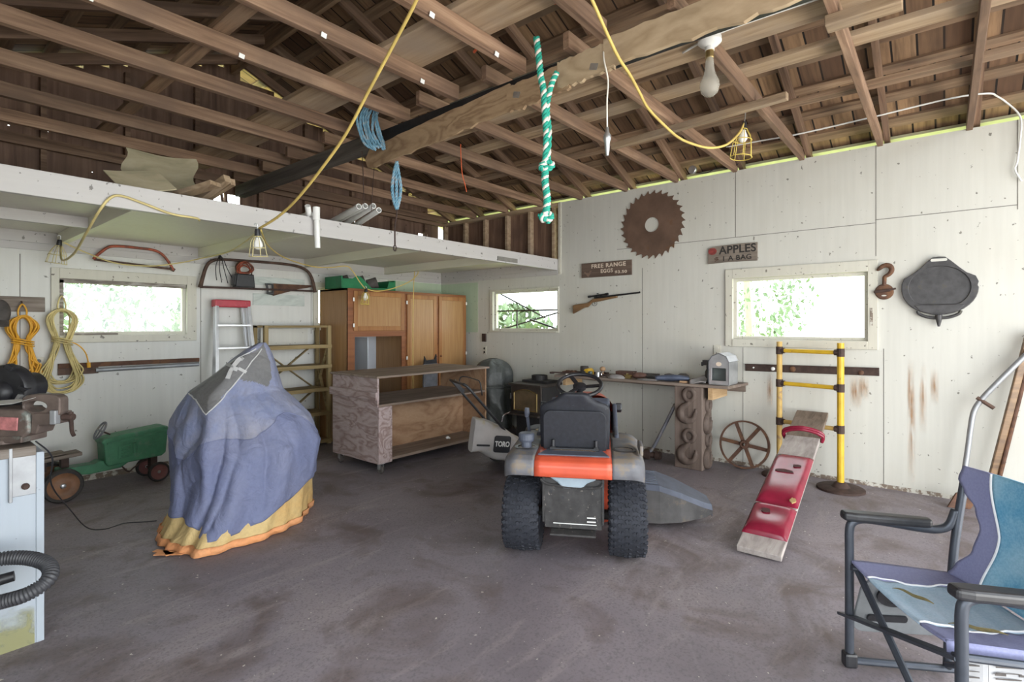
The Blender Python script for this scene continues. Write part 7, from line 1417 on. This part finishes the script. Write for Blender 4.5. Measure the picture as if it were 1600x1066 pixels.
# green and white rope
t = thing('striped_rope', 'green and white twisted rope hanging beside the plywood beam', 'rope', (2.355, 1.70, 1.96))
def twist(b0, b1, pts, r, turns, k=8):
    P = spline(pts, k); n = len(P)
    for j in range(3):
        Q = []
        for i in range(n):
            d = (P[min(n-1, i+1)]-P[max(0, i-1)]).normalized(); u = d.cross(Vector((0.77, 0.64, 0.02))).normalized(); v = d.cross(u); a = 2*PI*turns*i/n+2*PI*j/3; Q.append(P[i]+u*r*0.62*math.cos(a)+v*r*0.62*math.sin(a))
        (b1 if j == 2 else b0).tube(Q, r*0.62, 7)
bg, bw = MB(), MB()
twist(bg, bw, [(2.321, 1.743, 2.995), (2.328, 1.733, 2.90), (2.337, 1.724, 2.779), (2.345, 1.711, 2.70), (2.352, 1.705, 2.56), (2.358, 1.70, 2.442), (2.353, 1.705, 2.30)], 0.0165, 11, 12)
twist(bg, bw, [(2.392, 1.655, 2.80), (2.378, 1.672, 2.755), (2.368, 1.685, 2.70), (2.360, 1.698, 2.60), (2.368, 1.690, 2.48), (2.364, 1.695, 2.32)], 0.014, 8, 12)
twist(bg, bw, [(2.335, 1.72, 2.285), (2.36, 1.70, 2.31), (2.38, 1.675, 2.29), (2.355, 1.70, 2.262), (2.334, 1.722, 2.275), (2.35, 1.705, 2.30)], 0.014, 4, 8)
twist(bg, bw, [(2.354, 1.704, 2.28), (2.352, 1.706, 2.20), (2.36, 1.697, 2.10), (2.354, 1.704, 2.015)], 0.0185, 6, 12)
twist(bg, bw, [(2.335, 1.725, 2.015), (2.345, 1.71, 1.985), (2.36, 1.70, 2.02), (2.375, 1.68, 2.005), (2.36, 1.70, 1.975)], 0.016, 4, 8)
bg.obj('green_strands', 'rope_teal', t, world=True, smooth='all'); bw.obj('white_strands', 'rope_white', t, world=True, smooth='all')
# blue rope coil and tail
t = thing('blue_rope', 'faded blue rope coil slung over the joists by the plywood end', 'rope', (2.35, 3.33, 2.7)); b = MB(); rn = random.Random(8)
for i in range(8):
    f_ = i/7; j = lambda: rn.uniform(-0.012, 0.012)
    twist(b, b, [(2.33+0.09*f_+j(), 3.38-0.08*f_+j(), 3.07), (2.30+0.10*f_+j(), 3.41-0.11*f_, 2.97), (2.305+0.10*f_+j(), 3.40-0.11*f_, 2.86), (2.34+0.085*f_+j(), 3.36-0.10*f_, 2.76+0.02*rn.random()), (2.38+0.05*f_+j(), 3.31-0.06*f_, 2.72+0.03*rn.random())], 0.009, 4, 6)
b.obj('coil', 'rope_blue', t, world=True, smooth='all')
t = thing('blue_rope', 'blue rope tail with a wire and eye hanging below the plywood end', 'rope', (2.497, 3.195, 1.96)); b = MB()
for dx in (-0.016, 0.0, 0.016): twist(b, b, [(2.497, 3.195, 2.64), (2.492+dx*0.6, 3.195-dx*0.8, 2.56), (2.494+dx*1.3, 3.195-dx*1.5, 2.45), (2.494+dx*0.9, 3.195-dx, 2.35), (2.497, 3.195, 2.28)], 0.011, 5, 8)
b.obj('rope_strands', 'rope_blue', t, world=True, smooth='all')
b = MB(); b.tube(spline([(2.497, 3.195, 2.30), (2.497, 3.195, 2.24), (2.488, 3.206, 2.15), (2.488, 3.206, 2.01)], 5), 0.006, 7); b.tube([(2.488+0.010*math.cos(a*PI/6)*0.64, 3.206-0.010*math.cos(a*PI/6)*0.77, 1.985+0.022*math.sin(a*PI/6)) for a in range(12)], 0.0045, 6, True); b.obj('wire_eye', 'dark_rust', t, world=True, smooth='all')
cord('thin_wire', 'thin dark wire dangling left of the plywood end', [(2.468, 3.607, 2.92), (2.47, 3.605, 2.80), (2.478, 3.60, 2.6), (2.484, 3.60, 2.37)], 0.0035, 'dark_rust', 'wire')
cord('thin_wire', 'second thin wire dangling toward the white pipes', [(2.54, 3.52, 2.92), (2.533, 3.527, 2.70), (2.525, 3.54, 2.5), (2.517, 3.547, 2.318)], 0.003, 'dark_rust', 'wire')
cord('red_wire', 'thin reddish wire dangling right of the blue rope tail', [(3.19, 3.21, 2.96), (3.188, 3.206, 2.879), (3.195, 3.198, 2.714), (3.21, 3.18, 2.62), (3.22, 3.168, 2.549)], 0.0035, 'orange_lead', 'wire')
t = thing('junction_box', 'small round grey junction box at the top of the white wall', 'box', (5.42, 2.02, 2.98))
b = MB(); b.lathe([(0.042, 0), (0.042, 0.03), (0.036, 0.036), (0.001, 0.036)], 20); b.bm.transform(on_right(2.03, 3.03, 0.06)); b.obj('lid', 'galvanised', t, world=True, smooth=True)
b = MB(); b.tube(spline([(5.46, 2.0, 3.0), (5.47, 1.9, 2.985), (5.46, 1.78, 3.01), (5.47, 1.66, 2.985), (5.46, 1.56, 3.03)], 5), 0.005, 6); b.obj('lead', 'black_plastic', t, world=True, smooth='all')
for (x, y, z), lab in (((2.47, 1.46, 2.80), 'small bright metal staple plate on the ragged plywood patch'), ((2.47, 2.0, 2.80), 'small white tag nailed on the swirly plywood patch')):
    b = MB(); b.box((x-0.008, y, z), (0.004, 0.05, 0.035), (0.3, 0, 0)); tag(b.obj('metal_tag', 'galvanised'), lab, 'tag')
